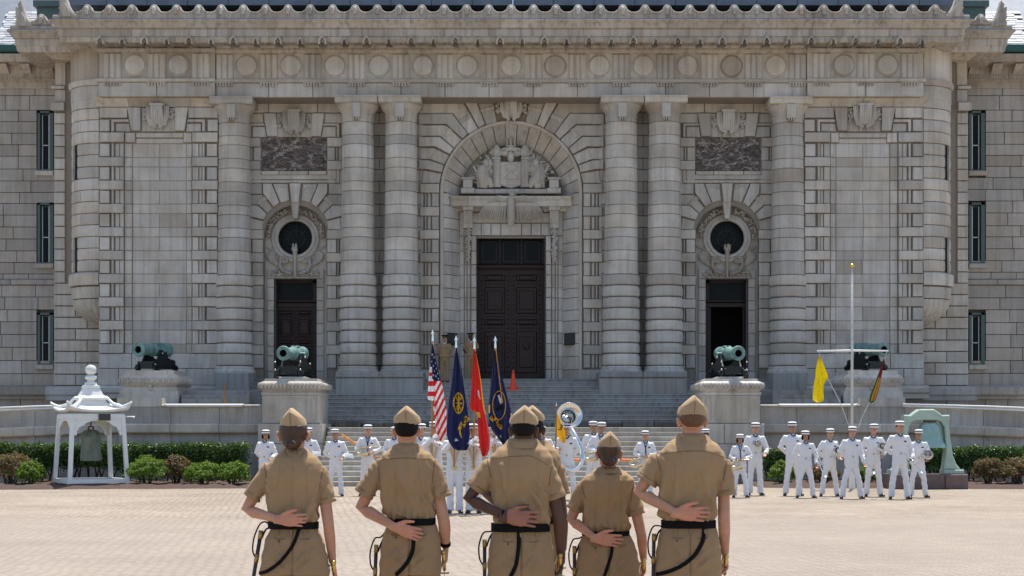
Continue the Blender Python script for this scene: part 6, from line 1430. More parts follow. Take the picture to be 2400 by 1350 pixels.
def trumpet(fig, a, b, label, dy=-.22, wide=11):
    Yp = fig['Y'] + dy; p0 = P(*a, Yp); p1 = P(*b, Yp - .06); d = (p1-p0).normalized(); t = thing('trumpet', p0, label, 'trumpet', GI); k = Yp/F; L_ = (p1-p0).length; r = wide*k
    u = d.cross(Vector((0, 1, 0))).normalized(); v = d.cross(u)
    m = MB(); m.tube([p0, p0 + d*L_*.5, p0 + d*L_*.78, p0 + d*L_*.9, p0 + d*L_*.97, p1], [.010, .012, .02, .034, r*.6, r], 14, cap=False); m.build('bell_flare', SILV, t, smooth=True)
    w_ = .055; s0, s1 = .15*L_, .62*L_
    m = MB(); m.tube([p0 + d*s0 + u*w_, p0 + d*(s0-.03) + u*w_*.5, p0 + d*s0, ] , .010, 7); m.tube([p0 + d*s0 + u*w_, p0 + d*s1 + u*w_, p0 + d*(s1+.035) + u*w_*.5, p0 + d*s1 + v*.01], .010, 7); m.tube([p0 - d*.12 + u*w_*.5, p0 + d*.1 + u*w_*.5], .007, 6); m.build('tubing', SILV, t, smooth=True)
    for j in range(3): MB().tube([p0 + d*(L_*.3 + j*.035) - u*.05, p0 + d*(L_*.3 + j*.035) + u*.09], .015, 8).build('valve', SILV, t, smooth=True)
def sax(fig, a, b, label, dy=-.24):
    Yp = fig['Y'] + dy; q = lambda x, y, d=0: P(x, y, Yp + d); t = thing('saxophone', q(*a), label, 'saxophone', GI); (x0, y0), (x1, y1) = a, b; gold = mat_plain('lacquered_brass', (.70,.60,.42), .22, 1.0, .12, 9)
    m = MB(); m.tube([q(x1, y1-3), q(lerp(x0, x1, .5), lerp(y0, y1, .5)-3), q(x0+6, y0), q(x0-2, y0+5, -.03), q(x0+1, y0+12, -.06), q(x0+12, y0+13, -.08), q(lerp(x0, x1, .55), lerp(y0, y1, .5)+10, -.1)], [.011, .022, .034, .040, .044, .050, .085], 14, cap=False); m.build('body_tube', gold, t, smooth=True)
    kk = MB()
    for j in range(8): kk.ell(q(lerp(x0+6, x1, j/9), lerp(y0, y1, j/9)-3, -.035), (.02, .012, .02), 8, 5)
    kk.tube([q(x0+8, y0+1, -.045), q(x1-4, y1-2, -.045)], .006, 5); tag(kk.build('keys', gold, t, smooth=True), kind='stuff')
    MB().tube([q(x1, y1-3), q(x1+3, y1-6), q(x1+6, y1-4)], [.010, .008, .007], 7).build('neck', gold, t, smooth=True)
def sousaphone(fig):
    Yp = fig['Y'] + .05; c = P(1335, 973, Yp - .12); t = thing('sousaphone', P(1335, 1100, Yp), 'silver sousaphone with wide round bell above the guidon bearer', 'sousaphone', GI); r = 30*Yp/F
    mb = MB(); n = 40; prof = [(1.0, .015), (1.02, 0), (1.0, -.006), (.92, .012), (.72, .06), (.55, .12), (.43, .22), (.36, .36), (.28, .55)]; vs = []; m = len(prof); dr = Vector((-.12, .96, -.18)).normalized(); uu = dr.cross(Vector((0, 0, 1))).normalized(); vv = dr.cross(uu)
    for i in range(n):
        a = 2*pi*i/n
        for q, d in prof: vs.append(c + dr*d + uu*cos(a)*q*r + vv*sin(a)*q*r)
    mb.add(vs, [(i*m+j, i*m+j+1, ((i+1) % n)*m+j+1, ((i+1) % n)*m+j) for i in range(n) for j in range(m-1)]); mb.build('bell_flare', SILV, t, smooth=True)
    e = c + dr*.55; b = P(1328, 1065, Yp); g = MB(); pts = [e, e + Vector((.05, .2, -.1)), Vector((b.x+.25, Yp+.28, b.z+.35)), Vector((b.x+.38, Yp+.1, b.z-.1)), Vector((b.x+.15, Yp-.2, b.z-.38)), Vector((b.x-.2, Yp-.18, b.z-.2)), Vector((b.x-.32, Yp+.1, b.z+.2))]
    g.tube([tuple(p) for p in crom([tuple(p) for p in pts], 6)], [lerp(.09, .03, i/36) for i in range(37)], 10); g.build('coil', SILV, t, smooth=True)

def hold(x, y, z): return (x, y, z)
ARM_R = {  # image-right arm presets (elbow, wrist, palm normal)
 'low': ((.155, .01, .63), (.150, -.09, .50), (0, 0, 1)), 'mid': ((.160, .01, .64), (.115, -.12, .565), (0, 0, 1)), 'front': ((.155, 0, .65), (.055, -.13, .61), (0, 0, 1)), 'back': ((.150, .03, .655), (.07, .085, .575))}
ARM_L = {'back': ((-.160, .03, .66), (-.06, .085, .575)), 'front': ((-.155, 0, .65), (-.05, -.13, .60), (0, 0, 1)), 'low': ((-.155, .01, .63), (-.14, -.06, .50), (0, 0, 1))}
def am(l, r): return {-1: ARM_L[l], 1: ARM_R[r]}
B = {}
def bm(key, px, feet, top, label, **k): B[key] = standing(px, feet, top, label, **k)
bm(1, 622, 1161, 1005, 'band member with long dark hair, leftmost, beside the left pedestal', female=True, skin=1, arms=am('back', 'mid'))
bm(2, 722, 1160, 1000, 'band member mostly hidden behind the woman with red-brown bun', arms=am('back', 'mid'), hair=HAIR_R)
bm(3, 787, 1163, 1003, 'band member holding a white paper left of the steps', skin=1, arms=am('back', 'mid'))
bm(4, 862, 1162, 993, 'band member with dark neckerchief holding a saxophone before the steps', outfit='tie', arms=am('front', 'front'), female=True, hair=HAIR_R)
bm(5, 925, 1158, 998, 'band member half hidden behind the officer second from left', arms=am('front', 'front'), skin=1)
bm(6, 1272, 1160, 997, 'band member half hidden behind the paired officers', arms=am('back', 'back'))
bm(7, 1328, 1172, 990, 'band member with yellow guidon, below the sousaphone bell', arms={-1: ((-.15, .0, .66), (-.115, -.10, .66), (0, 0, 1)), 1: ARM_R['back']})
bm(8, 1392, 1157, 985, 'tall band member standing behind the tie-wearing saxophone player', arms=am('back', 'back'), skin=1)
bm(9, 1408, 1165, 987, 'band member with saxophone above the short officer', outfit='tie', arms=am('front', 'front'), skin=1)
bm(10, 1513, 1160, 1007, 'band member with saxophone alone on the steps side, between two officers', outfit='tie', arms=am('front', 'front'), skin=0)
bm(11, 1652, 1160, 1003, 'dark skinned band member half hidden behind the tallest officer', skin=2, arms=am('back', 'mid'))
bm(12, 1735, 1166, 1015, 'short band member with neckerchief and saxophone by the right pedestal', outfit='tie', female=True, skin=1, arms=am('front', 'front'))
bm(13, 1770, 1161, 988, 'band member with horn before the right pedestal', arms=am('back', 'mid'))
bm(14, 1858, 1162, 986, 'empty handed band member at the left of the right-hand group', skin=1, arms=am('back', 'back'), stance=.11)
bm(15, 1888, 1167, 1007, 'short band member holding a downturned trumpet', female=True, skin=1, arms=am('back', 'low'), stance=.10)
bm(16, 1944, 1163, 1002, 'band member with horn left of the flag mast', arms=am('back', 'mid'), stance=.10)
bm(17, 1996, 1169, 997, 'band member with trumpet directly before the flag mast', arms=am('back', 'low'), stance=.13)
bm(18, 2047, 1164, 991, 'band member with horn just right of the flag mast', arms=am('back', 'mid'), stance=.10)
bm(19, 2108, 1170, 984, 'tall band member with trumpet left of the green bell stand', arms=am('back', 'low'), stance=.12)
bm(20, 2152, 1166, 1004, 'rightmost band member with horn before the green bell stand', skin=1, arms=am('back', 'mid'), stance=.09)
for kf, cx, py, lab in ((13, 1774, 1042, 'silver horn held by the band member at the right pedestal'), (16, 1964, 1058, 'silver horn held left of the flag mast'), (18, 2069, 1048, 'silver horn held right of the flag mast'), (20, 2175, 1066, 'silver horn held by the rightmost band member'), (11, 1664, 1046, 'silver horn beside the tallest officer')): horn(B[kf], cx, py, 12, lab)
for kf, a, b_, lab in ((15, (1912, 1068), (1934, 1120), 'silver trumpet turned down by the short band member'), (17, (2012, 1064), (2048, 1112), 'silver trumpet held before the flag mast'), (19, (2124, 1070), (2160, 1112), 'silver trumpet held left of the green bell stand')): trumpet(B[kf], a, b_, lab)
for kf, a, b_, lab in ((4, (838, 1052), (884, 1050), 'saxophone held left of the steps'), (9, (1372, 1064), (1420, 1060), 'saxophone held above the short officer'), (10, (1478, 1080), (1528, 1074), 'saxophone held between two officers'), (12, (1714, 1084), (1756, 1080), 'saxophone held by the short band member at the right pedestal')): sax(B[kf], a, b_, lab)
sousaphone(B[7])
for kf, px, py, lab in ((3, 818, 1068, 'white music sheet held by the band member left of the steps'), (2, 742, 1063, 'white music sheet beside the red-brown bun'), (1, 654, 1068, 'white music sheet held by the long haired band member')):
    Yp = B[kf]['Y'] - .28; c = P(px, py, Yp); m = MB(); m.loft([[c + Vector((a, d, e)) for a, d, e in ((-.12, 0, .06), (.10, -.02, .03), (.12, -.06, -.07), (-.08, -.05, -.03))], [c + Vector((a, d+.008, e+.008)) for a, d, e in ((-.12, 0, .06), (.10, -.02, .03), (.12, -.06, -.07), (-.08, -.05, -.03))]]); tag(m.build('music_sheet', WHITEP, fixn=True), lab, 'paper')
Yp = B[3]['Y'] + .25; tag(MB().tube([P(800, 1018, Yp), P(884, 1074, Yp)], .026, 8).build('orange_pole', mat_plain('orange_pole_paint', (.8, .28, .03), .5)), 'orange pole slanting behind the band member with the paper', 'pole')

# colour guard
GA = {-1: ((-.125, -.02, .70), (-.022, -.135, .80), (1, 0, 0)), 1: ((.125, -.02, .70), (.022, -.135, .765), (-1, 0, 0))}
gd = 'color guard in white'
for key, px, feet, top, lab in (('g1', 1017, 1196, 985, 'colour guard member behind the striped national flag'), ('g2', 1066, 1203, 991, 'colour guard member behind the navy flag with gold emblem'), ('g3', 1110, 1203, 990, 'colour guard member behind the red flag'), ('g4', 1163, 1199, 986, 'colour guard member behind the navy flag with round seal'), ('g5', 988, 1190, 990, 'colour guard member at the left end of the flags')):
    B[key] = standing(px, feet, top, lab, outfit='guard', arms=GA if key != 'g5' else am('back', 'front'), stance=.045, group=gd)
    L_ = B[key]['L']
    for s_ in (-1, 1): MB().tube([L_(s_*.06, -.05, .815), L_(s_*.04, -.085, .70), L_(0, -.095, .56)], .010*B[key]['H'], 5, flat=((0, 1, 0), .5)).build('harness_strap', STRAPW, B[key]['body'])
    ht = MB(); cc = L_(0, -.10, .515); hh = B[key]['H']; ht.poly([(cc.x + a*hh*.03, cc.z + b_*hh*.03) for a, b_ in ((0, -1), (.8, -.1), (.85, .45), (.45, .7), (0, .4), (-.45, .7), (-.85, .45), (-.8, -.1))], cc.y-.015, cc.y+.015, .006); ht.build('pole_socket', BRASS, B[key]['body'], fixn=True)
def staff(key, top, bot, label, wood=(.42,.22,.08)):
    f = B[key]; Yp = f['Y'] - .26; p0, p1 = P(*top, Yp), P(*bot, Yp); t = thing('flag_staff', p1, label, 'flag', 'flags of the colour guard'); MB().tube([p1, p0], .019, 8).build('pole', mat_plain('pole_wood', wood, .4), t, smooth=True)
    fn = MB(); fn.tube([p0, p0 + Vector((0, 0, .12))], [.022, .016], 8); x, z = p0.x, p0.z + .08; fn.poly([(x, z+.17), (x-.04, z+.06), (x-.012, z+.075), (x-.02, z+.01), (x, z+.03), (x+.02, z+.01), (x+.012, z+.075), (x+.04, z+.06)], p0.y-.012, p0.y+.012, .005); fn.build('finial', SILV, t, fixn=True)
    return t, Yp
def proj_text(body, flag_o, c, size, rot, Yc, mat, parent, name='lettering'):
    cu = bpy.data.curves.new('txt', 'FONT'); cu.body = body; cu.size = size; cu.align_x = 'CENTER'; cu.align_y = 'CENTER'; cu.offset = size*.012; to = bpy.data.objects.new('txt', cu); COL.objects.link(to)
    dg = bpy.context.evaluated_depsgraph_get(); me = bpy.data.meshes.new_from_object(to.evaluated_get(dg)); bpy.data.objects.remove(to); bv = bvh(flag_o.data); ca, sa = cos(rot), sin(rot)
    for v in me.vertices:
        x, y = v.co.x*ca - v.co.y*sa, v.co.x*sa + v.co.y*ca; o = Vector((c.x + x, Yc - 1, c.z + y)); h = bv.ray_cast(o, Vector((0, 1, 0)))[0]; v.co = Vector((o.x, (h.y if h else Yc) - .008, o.z))
    me.materials.clear(); me.materials.append(mat); return link(name, me, parent)
t, Yf = staff('g1', (1014, 800), (1012, 1098), 'national flag with stars and red and white stripes')
def usa(px, py, u, v):
    if py < 893 - (1-u)*6 and px > 1008 + 0*(py-830) - (893-py)*.0 and (u > .30 or py < 858): 
        return 2
    if px < 1018: return 1 if int((py - 858)/11.5) % 2 == 0 else 0
    d = (px - 1018)*1.25 + (py - 893)*.62; return 0 if int(d/8.2) % 2 == 0 else 1
fo = cloth([(806, 1012, 1015), (830, 1010, 1019), (860, 1007, 1026), (893, 1004, 1034), (915, 1003, 1039), (935, 1003, 1042), (942, 1015, 1043), (960, 1016, 1046), (985, 1019, 1047), (1010, 1023, 1046), (1028, 1028, 1044), (1036, 1034, 1040)], Yf-.095, 40, 1.7, .05, 'flag_cloth', [RED, WHT, NAVY], usa, t, 8)
st = MB(); bv = bvh(fo.data)
for (a, b_) in ((1013, 848), (1018, 838), (1016, 858), (1021, 852), (1013, 868), (1019, 870), (1024, 864), (1016, 880), (1022, 882), (1027, 876), (1029, 888), (1014, 832)):
    c = P(a, b_, Yf); h = bv.ray_cast(Vector((c.x, Yf-1, c.z)), Vector((0, 1, 0)))[0]; yy = (h.y if h else Yf-.15) - .006
    q = [(c.x + cos(pi/2 + j*pi/5)*(.024 if j % 2 == 0 else .010), c.z + sin(pi/2 + j*pi/5)*(.030 if j % 2 == 0 else .012)) for j in range(10)]; st.poly(q, yy, yy+.003, .0005)
st.build('stars', WHT, t)
t['kind'] = 'thing'
t, Yf = staff('g2', (1069, 815), (1064, 1094), 'dark navy flag with gold emblem and gold scroll')
fo = cloth([(815, 1068, 1071), (850, 1064, 1079), (890, 1059, 1085), (930, 1053, 1091), (970, 1049, 1097), (1010, 1047, 1101), (1030, 1050, 1100), (1050, 1062, 1098), (1056, 1075, 1092)], Yf-.095, 44, 2.0, .055, 'flag_cloth', [NAVY, GOLD], lambda px, py, u, v: 1 if (v > .965 or u > .97 and v > .82) else 0, t, 8)
bv = bvh(fo.data)
def onf(px, py, off=.006):
    c = P(px, py, Yf); h = bv.ray_cast(Vector((c.x, Yf-1, c.z)), Vector((0, 1, 0)))[0]; return Vector((c.x, (h.y if h else Yf-.12) - off, c.z))
em = MB()
for j in range(26):
    a = 2*pi*j/26; em.ell(onf(1075 + 11*cos(a), 945 + 23*sin(a)), (.018, .007, .022), 6, 4)
for a in (((1070, 930), (1080, 960)), ((1079, 930), (1071, 958)), ((1068, 944), (1083, 946)), ((1075, 925), (1075, 966)), ((1070, 952), (1074, 962)), ((1077, 938), (1082, 934))): em.tube([onf(*a[0]), onf(*a[1])], .016, 5)
em.build('gold_emblem', GOLD, t, smooth=True)
sc_ = MB(); pts = [(1079, 1008), (1084, 996), (1090, 986), (1097, 978)]; sc_.tube([onf(*p, .004) for p in pts], .062, 6, flat=((0, 1, 0), .12)); sc_.tube([onf(1079, 1008, .004), onf(1081, 1018, .004), onf(1083, 1026, .004)], [.03, .03, .01], 5, flat=((0, 1, 0), .12)); so_ = sc_.build('gold_scroll', GOLD, t)
proj_text('E OF', so_, P(1089.5, 990, Yf), .105, math.radians(54), Yf-.02, BLK, t)
t, Yf = staff('g3', (1112, 818), (1110, 1096), 'plain red flag with gold edge')
fo = cloth([(818, 1110, 1113), (850, 1108, 1120), (890, 1106, 1127), (930, 1103, 1132), (958, 1102, 1136), (968, 1117, 1138), (1000, 1120, 1144), (1030, 1122, 1148), (1055, 1126, 1146), (1070, 1130, 1138)], Yf-.095, 36, 1.6, .05, 'flag_cloth', [RED, GOLD], lambda px, py, u, v: 1 if (u > .93 and v < .55) or v > .97 or (.53 < v < .58 and u < .4) else 0, t, 8)
bv = bvh(fo.data); em = MB(); em.tube([onf(1121, 915), onf(1123, 930)], .020, 5); em.tube([onf(1122, 925), onf(1126, 936)], .014, 5); em.build('white_emblem', WHT, t)
t, Yf = staff('g4', (1161, 816), (1160, 1094), 'dark navy flag with round seal and gold scroll')
fo = cloth([(820, 1159, 1163), (850, 1155, 1170), (890, 1151, 1179), (930, 1147, 1189), (965, 1145, 1198), (985, 1146, 1200), (1005, 1152, 1198), (1025, 1166, 1195), (1044, 1180, 1192)], Yf-.095, 48, 2.1, .06, 'flag_cloth', [NAVY, GOLD], lambda px, py, u, v: 1 if v > .965 or (u > .965 and v > .5) or (abs(px - (1162 + (py-820)*.125)) < .9 and py < 940) or (u < .06 and .43 < v < .5) else 0, t, 8)
bv = bvh(fo.data); em = MB(); em.tube([onf(1170 + 15*cos(a), 950 + 35*sin(a)*.95) for a in np.linspace(0, 2*pi, 29)], .009, 5); em.build('seal_ring', GOLD, t)
em = MB(); em.ell(onf(1171, 953, .003), (.09, .005, .21), 14, 10); em.build('seal_field', mat_cloth('seal_blue', (.02,.05,.16)), t)
em = MB(); em.tube([onf(1168, 926, .012), onf(1173, 938, .012), onf(1175, 948, .012)], [.02, .035, .015], 6); em.build('seal_sail', WHT, t); em = MB(); em.tube([onf(1165, 962, .012), onf(1171, 956, .012), onf(1178, 948, .012)], [.03, .05, .02], 6); em.build('seal_eagle', BLK, t)
em = MB(); em.tube([onf(*p, .004) for p in ((1151, 976), (1158, 983), (1167, 991), (1178, 1003))], .062, 6, flat=((0, 1, 0), .12)); so_ = em.build('gold_scroll', GOLD, t)
proj_text('STATES', so_, P(1164.5, 989, Yf), .098, math.radians(-44), Yf-.02, BLK, t)
# guidon
f = B[7]; Yf = f['Y'] - .3; t = thing('guidon', P(1302, 1090, Yf), 'small yellow guidon with black numeral on a short staff', 'flag'); MB().tube([P(1302, 1100, Yf), P(1304, 952, Yf)], .013, 7).build('pole', mat_plain('guidon_pole', (.12,.05,.03), .4), t, smooth=True); MB().tube([P(1304, 952, Yf), P(1304, 942, Yf)], [.02, .003], 7).build('finial', SILV, t, smooth=True)
fo = cloth([(966, 1303, 1306), (985, 1302, 1313), (1005, 1301, 1322), (1018, 1304, 1325), (1030, 1312, 1325), (1038, 1319, 1324)], Yf-.01, 26, 1.2, .035, 'flag_cloth', [mat_cloth('guidon_gold', (.85,.47,.02))], lambda *a: 0, t, 8)
proj_text('3', fo, P(1314, 1003, Yf), .20, math.radians(-24), Yf-.02, BLK, t, 'numeral')
for g_, (px, py) in (('g1', (1013, 1012)), ('g3', (1110, 1018)), ('g4', (1160, 1022)), ('g2', (1065, 1020))):
    pass

# two chiefs at the bronze doors
ch = {-1: ((-.155, .05, .66), (-.05, .10, .56)), 1: ((.155, .05, .66), (.05, .10, .56))}
zst = (Z(889, 58.2)-ZL-.12)/11
standing(1042, 897, 783, 'person in khaki with dark peaked cap, left of the bronze doors', outfit='chief', arms=ch, depth=57.6, ground=ZL+.12+10*zst, extra=1.3, stance=.06, group='khaki figures at the doors')
standing(1104, 890, 775, 'dark skinned person in khaki against the bronze doors', skin=2, outfit='chief', arms=ch, depth=58.0, ground=ZL+.12+10*zst+.06, extra=.2, stance=.05, group='khaki figures at the doors')
# ------------------------------------------------------------------ officers in khaki, seen from behind
def fold(co, Yo, k, segs):
    """ridges of cloth on the back: segs (x0,y0,x1,y1,width px,height m) in photo pixels"""
    px = co[:, 0]/k + CXP; py = HY - (co[:, 2]-CZ)/k; back = np.clip((Yo + .02 - co[:, 1])/.05, 0, 1); d = np.zeros(len(co))
    for x0, y0, x1, y1, w_, h in segs:
        dx, dy = x1-x0, y1-y0; L2 = dx*dx+dy*dy; t = np.clip(((px-x0)*dx + (py-y0)*dy)/L2, 0, 1); dist = np.hypot(px-(x0+t*dx), py-(y0+t*dy)); taper = np.sin(np.clip(t, .02, .98)*pi)**.6; d += 2.6*h*np.exp(-(dist/w_)**2)*taper
    return d*back
DBRASS = mat_plain('aged_brass', (.36,.23,.08), .4, .9, .3, 20)
def officer(s, label, torso, collar, shl, shr, sleeveL, sleeveR, armL, armR, head, cap, belt, legs, skin, hair, bun=False, strap=None, scab=None, watch=None, watchL=False, folds=(), creases=True, fem=False, key=0):
    Yo = F/s; k = 1.0/s
    w3 = lambda px, py, dy=0.0: Vector((X(px, Yo), Yo + dy, Z(py, Yo)))
    fwd = Vector((0, 1, 0)); hx, hy, hw = head                                   # head centre px and half width px (without ears)
    hk = hw*k/.0755; hc = w3(hx, hy, .0)
    cpy = collar[0]; nk = w3((collar[1]+collar[2])/2, cpy, .0)
    # body: one continuous skin surface
    b = MB(); q = head_shape(b, hc, fwd, hk); nr = (collar[2]-collar[1])*.5*k*.80
    b.tube([nk + Vector((0, .0, -.10)), nk, lerp(nk, hc, .45), hc + Vector((0, -.005, -.03))], [nr*1.15, nr, nr*.94, nr*.9], 14)
    tor = [(py, (xl+xr)/2, (xr-xl)/2) for py, xl, xr in torso]
    b.loft([sup(X(cx, Yo), Yo+.01, Z(py, Yo), a*k*.72, a*k*.42, 18) for py, cx, a in tor[2:]][::-1] + [sup(nk.x, nk.y, nk.z - .03, nr, nr, 18)])
    hips = w3((legs[1][1]+legs[1][2])/2, legs[1][0]); leg_w = (legs[-1][2]-legs[-1][1])*.25*k
    b.loft([sup(hips.x, Yo+.01, z, .09, .06, 14) for z in (hips.z-.12, hips.z+.2)])
    for sg in (-1, 1): b.tube([hips + Vector((sg*leg_w*.8, 0, -.14)), Vector((hips.x + sg*leg_w*.9, Yo+.01, .48)), Vector((hips.x + sg*leg_w*.9, Yo, .06))], [.05, .045, .035], 8)
    (eL, wL, tL) = armL; (eR, wR, tR) = armR
    shL = w3(shl[0]+12, shl[1]+16, .01); shR = w3(shr[0]-12, shr[1]+16, .01)
    elL = w3(eL[0]+8, eL[1]-6, .02); wrL = w3(*wL, -.135 if not fem else -.125); ar = .039 if not fem else .034
    b.tube([shL, lerp(shL, elL, .5), elL, lerp(elL, wrL, .22), lerp(elL, wrL, .6), wrL], [.036, .040, ar*1.02, ar*1.06, ar*.84, ar*.64], 12)
    u = (w3(*tL, -.15) - wrL); sz = u.length/.172
    hand(b, wrL, u, Vector((.05, -1, 0)), Vector((.15, 0, 1)), sz, -.02, .055, .6, .96)
    elR = w3(*eR, -.02); wrR = w3(*wR, .06); b.tube([shR, lerp(shR, elR, .5), elR, lerp(elR, wrR, .3), wrR], [.036, .038, ar*1.0, ar*1.0, ar*.66], 12)
    uR = (w3(*tR, .05) - wrR); hand(b, wrR, uR, Vector((-.9, .1, 0)), Vector((-.1, 1, 0)), (.92 if fem else 1.0), .62, .02, .35, 1.1)
    body = figure_mesh(b, .0040, 'person', SKINS[skin], None, 3); tag(body, label, 'person', 'officers in khaki seen from behind')
    pm = body.data; pm.materials.append(PALMS[skin]); hcn = wrL + u*.55
    for pl in pm.polygons:
        c_ = pl.center
        if abs(c_.x - hcn.x) < .13 and abs(c_.z - hcn.z) < .08 and c_.x > wrL.x + .012 and pl.normal.y < -.35 and c_.y < Yo - .08: pl.material_index = 1
    # shirt
    t = MB(); rings = []
    for i, (py, cx, a) in enumerate(tor):
        f = i/(len(tor)-1); dep = lerp(.56, .62, min(1, f*2)) if f > .12 else .50
        rings.append(sup(X(cx, Yo), Yo + .012 + (-.012 if .2 < f < .6 else 0), Z(py, Yo), a*k, max(a*k*dep, .052), 36, 2.5))
    t.loft(rings[::-1])
    def sleeve(S_, hem, hw_, dy0, dy1):
        A_ = w3(*S_, .008); Hm = w3(*hem, dy1); d = Hm - A_; pts = [A_ - d*.12, A_ + d*.05, A_ + d*.45, A_ + d*.8, Hm]; r = hw_*k; t.tube(pts, [r*.80, r*1.0, r*1.0, r*1.0, r*1.02], 20)
    sleeve((shl[0]+15, shl[1]+15), sleeveL[:2], sleeveL[2], 0, .02); sleeve((shr[0]-15, shr[1]+15), sleeveR[:2], sleeveR[2], 0, .0)
    def dsp(co, nr_):
        px = co[:, 0]/k + CXP; py = HY - (co[:, 2]-CZ)/k; d = fold(co, Yo, k, folds)
        bl = np.exp(-((py - (belt[0]-12))/9)**2)*.010                              # blousing over the belt
        d += bl + .006*np.sin(px*.16 + py*.10 + key)*np.clip((py-1090)/60, 0, 1)*np.sin(py*.055 + key*2)
        rr_ = random.Random(key*17)
        for _ in range(9):
            a_ = rr_.uniform(-.9, .9); w_ = rr_.uniform(14, 34); ph = rr_.uniform(0, 6.3); ph2 = rr_.uniform(0, 6.3); d += .0016*np.sin((px*cos(a_) + py*sin(a_))*2*pi/w_ + ph)*np.clip(np.sin((py*cos(a_) - px*sin(a_))*2*pi/95 + ph2), 0, 1)
        d += .008*np.exp(-((py - (belt[0]-8))/14)**2)*np.sin(px*.42 + key)
        return d
    sh = figure_mesh(t, .0062, 'shirt', KHAKI, body, 5, dsp); bs = bvh(sh.data)
    def on(bv, px, py, off=.003, d0=-.6):
        o = w3(px, py, 0); h = bv.ray_cast(Vector((o.x, Yo + d0, o.z)), Vector((0, 1, 0)))[0]; return None if h is None else h - Vector((0, off, 0))
    def line(bv, pts, r, name, mat, par, off=.001, n=10, flat=None):
        c = [on(bv, p[0], p[1], off) for p in crom(pts, n)]; c = [p for p in c if p is not None]
        if len(c) > 2: return MB().tube(c, r, 6, flat=flat).build(name, mat, par, smooth=True)
    # collar: a folded band standing round the neck
    c0, c1, cl, cr = collar[0], collar[3], collar[1], collar[2]; ccx = (cl+cr)/2; ca = (cr-cl)/2*k
    cm = MB(); cm.loft([sup(X(ccx, Yo), Yo+.004, Z(c1+1, Yo), ca*1.26, ca*1.16+.014, 30, 2.2), sup(X(ccx, Yo), Yo+.004, Z(lerp(c0, c1, .45), Yo), ca*1.12, ca*1.06+.006, 30, 2.1), sup(X(ccx, Yo), Yo+.006, Z(c0, Yo), ca*.96, ca*.96, 30, 2), sup(X(ccx, Yo), Yo+.006, Z(c0+1, Yo), ca*.86, ca*.86, 30, 2), sup(X(ccx, Yo), Yo+.006, Z(c1, Yo), ca*.9, ca*.9, 30, 2)], cap=False)
    co = cm.build('collar', KHAKI, body, smooth=True)
    for S_, hem, dyh in ((shl, sleeveL, .02), (shr, sleeveR, 0.0)):
        A_ = w3(S_[0]+(15 if S_ is shl else -15), S_[1]+15, .008); Hm = w3(*hem[:2], dyh); d_ = (Hm-A_).normalized(); rr_ = hem[2]*k
        MB().tube([Hm - d_*.030, Hm - d_*.026], [rr_*1.012, rr_*1.012], 28, cap=False).build('hem_stitching', SEAM, body, smooth=True); MB().tube([Hm - d_*.012, Hm + d_*.003, Hm + d_*.001], [rr_*1.01, rr_*1.03, rr_*.93], 28, cap=False).build('sleeve_hem', KHAKI, body, smooth=True)
    # yoke seam and back creases
    yk = lerp(shl[1], c1, .35)
    if not fem: line(bs, [(shl[0]+14, shl[1]-1), (lerp(shl[0], shr[0], .3), yk+2), (ccx, yk), (lerp(shl[0], shr[0], .7), yk+2), (shr[0]-14, shr[1]-1)], .0024, 'yoke_seam', SEAM, body)
    if creases:
        wb = (torso[-1][1] + torso[-1][2])/2; hwid = (torso[-1][2]-torso[-1][1])/2
        for o in ((-.58, 0, .58) if fem else (-.52, .52)): line(bs, [(ccx + o*hwid*.95, yk+6), (lerp(ccx, wb, .5) + o*hwid*1.04, lerp(yk, belt[0], .5)), (wb + o*hwid*.95, belt[0]-8)], .0030, 'crease', KHAKI, body, -.0006)
    for sg, S_, hm in ((-1, shl, sleeveL), (1, shr, sleeveR)): line(bs, [(S_[0] + (4 if sg < 0 else -4), S_[1]-2), (S_[0]+(9 if sg < 0 else -9), S_[1]+22), (lerp(S_[0], hm[0], .25)+(18 if sg < 0 else -14), lerp(S_[1], hm[1], .62))], .0030, 'armhole_seam', SEAM, body)
    # trousers
    g = MB(); g.loft([sup((X(xl, Yo)+X(xr, Yo))/2, Yo+.012, Z(py, Yo), (xr-xl)/2*k, (xr-xl)/2*k*(.60 if py < belt[1]+6 else .68), 34, 2.5) for py, xl, xr in legs][::-1])
    lp = legs[-1]; lx = (lp[1]+lp[2])/2; lw = (lp[2]-lp[1])/4
    for sg in (-1, 1): g.tube([w3(lx + sg*lw*.9, lp[0]-42, .01), w3(lx + sg*lw*.98, lp[0]-4, .012), w3(lx + sg*lw*1.05, lp[0]+70, .012), Vector((X(lx + sg*lw*1.1, Yo), Yo+.012, .45)), Vector((X(lx + sg*lw*1.1, Yo), Yo+.012, .035))], [lw*k*.9, lw*k*1.02, lw*k*.9, .088, .098], 18)
    for sg in (-1, 1): g.ell(w3(lx + sg*lw*.82, lerp(belt[1], lp[0], .62), -.048), (lw*k*.86, .070, 34*k), 14, 10)
    def dst(co, nr_):
        px = co[:, 0]/k + CXP; py = HY - (co[:, 2]-CZ)/k; cz = np.exp(-((px-lx)/3.0)**2)*np.clip((py-belt[1]-4)/30, 0, 1)*-.010
        d = cz + .0028*np.sin(py*.19 + px*.12 + key)*np.clip((py-belt[1]-10)/40, 0, 1)
        d += fold(co, Yo, k, [(lx-34, belt[1]+52, lx-8, belt[1]+84, 3.5, .007), (lx+34, belt[1]+50, lx+10, belt[1]+82, 3.5, .007), (lx-46, belt[1]+70, lx-14, belt[1]+96, 3.5, .006), (lx+48, belt[1]+66, lx+16, belt[1]+94, 3.5, .006), (lx-44, belt[1]+18, lx-24, belt[1]+50, 4, .004), (lx+44, belt[1]+16, lx+26, belt[1]+48, 4, .004)])
        return d
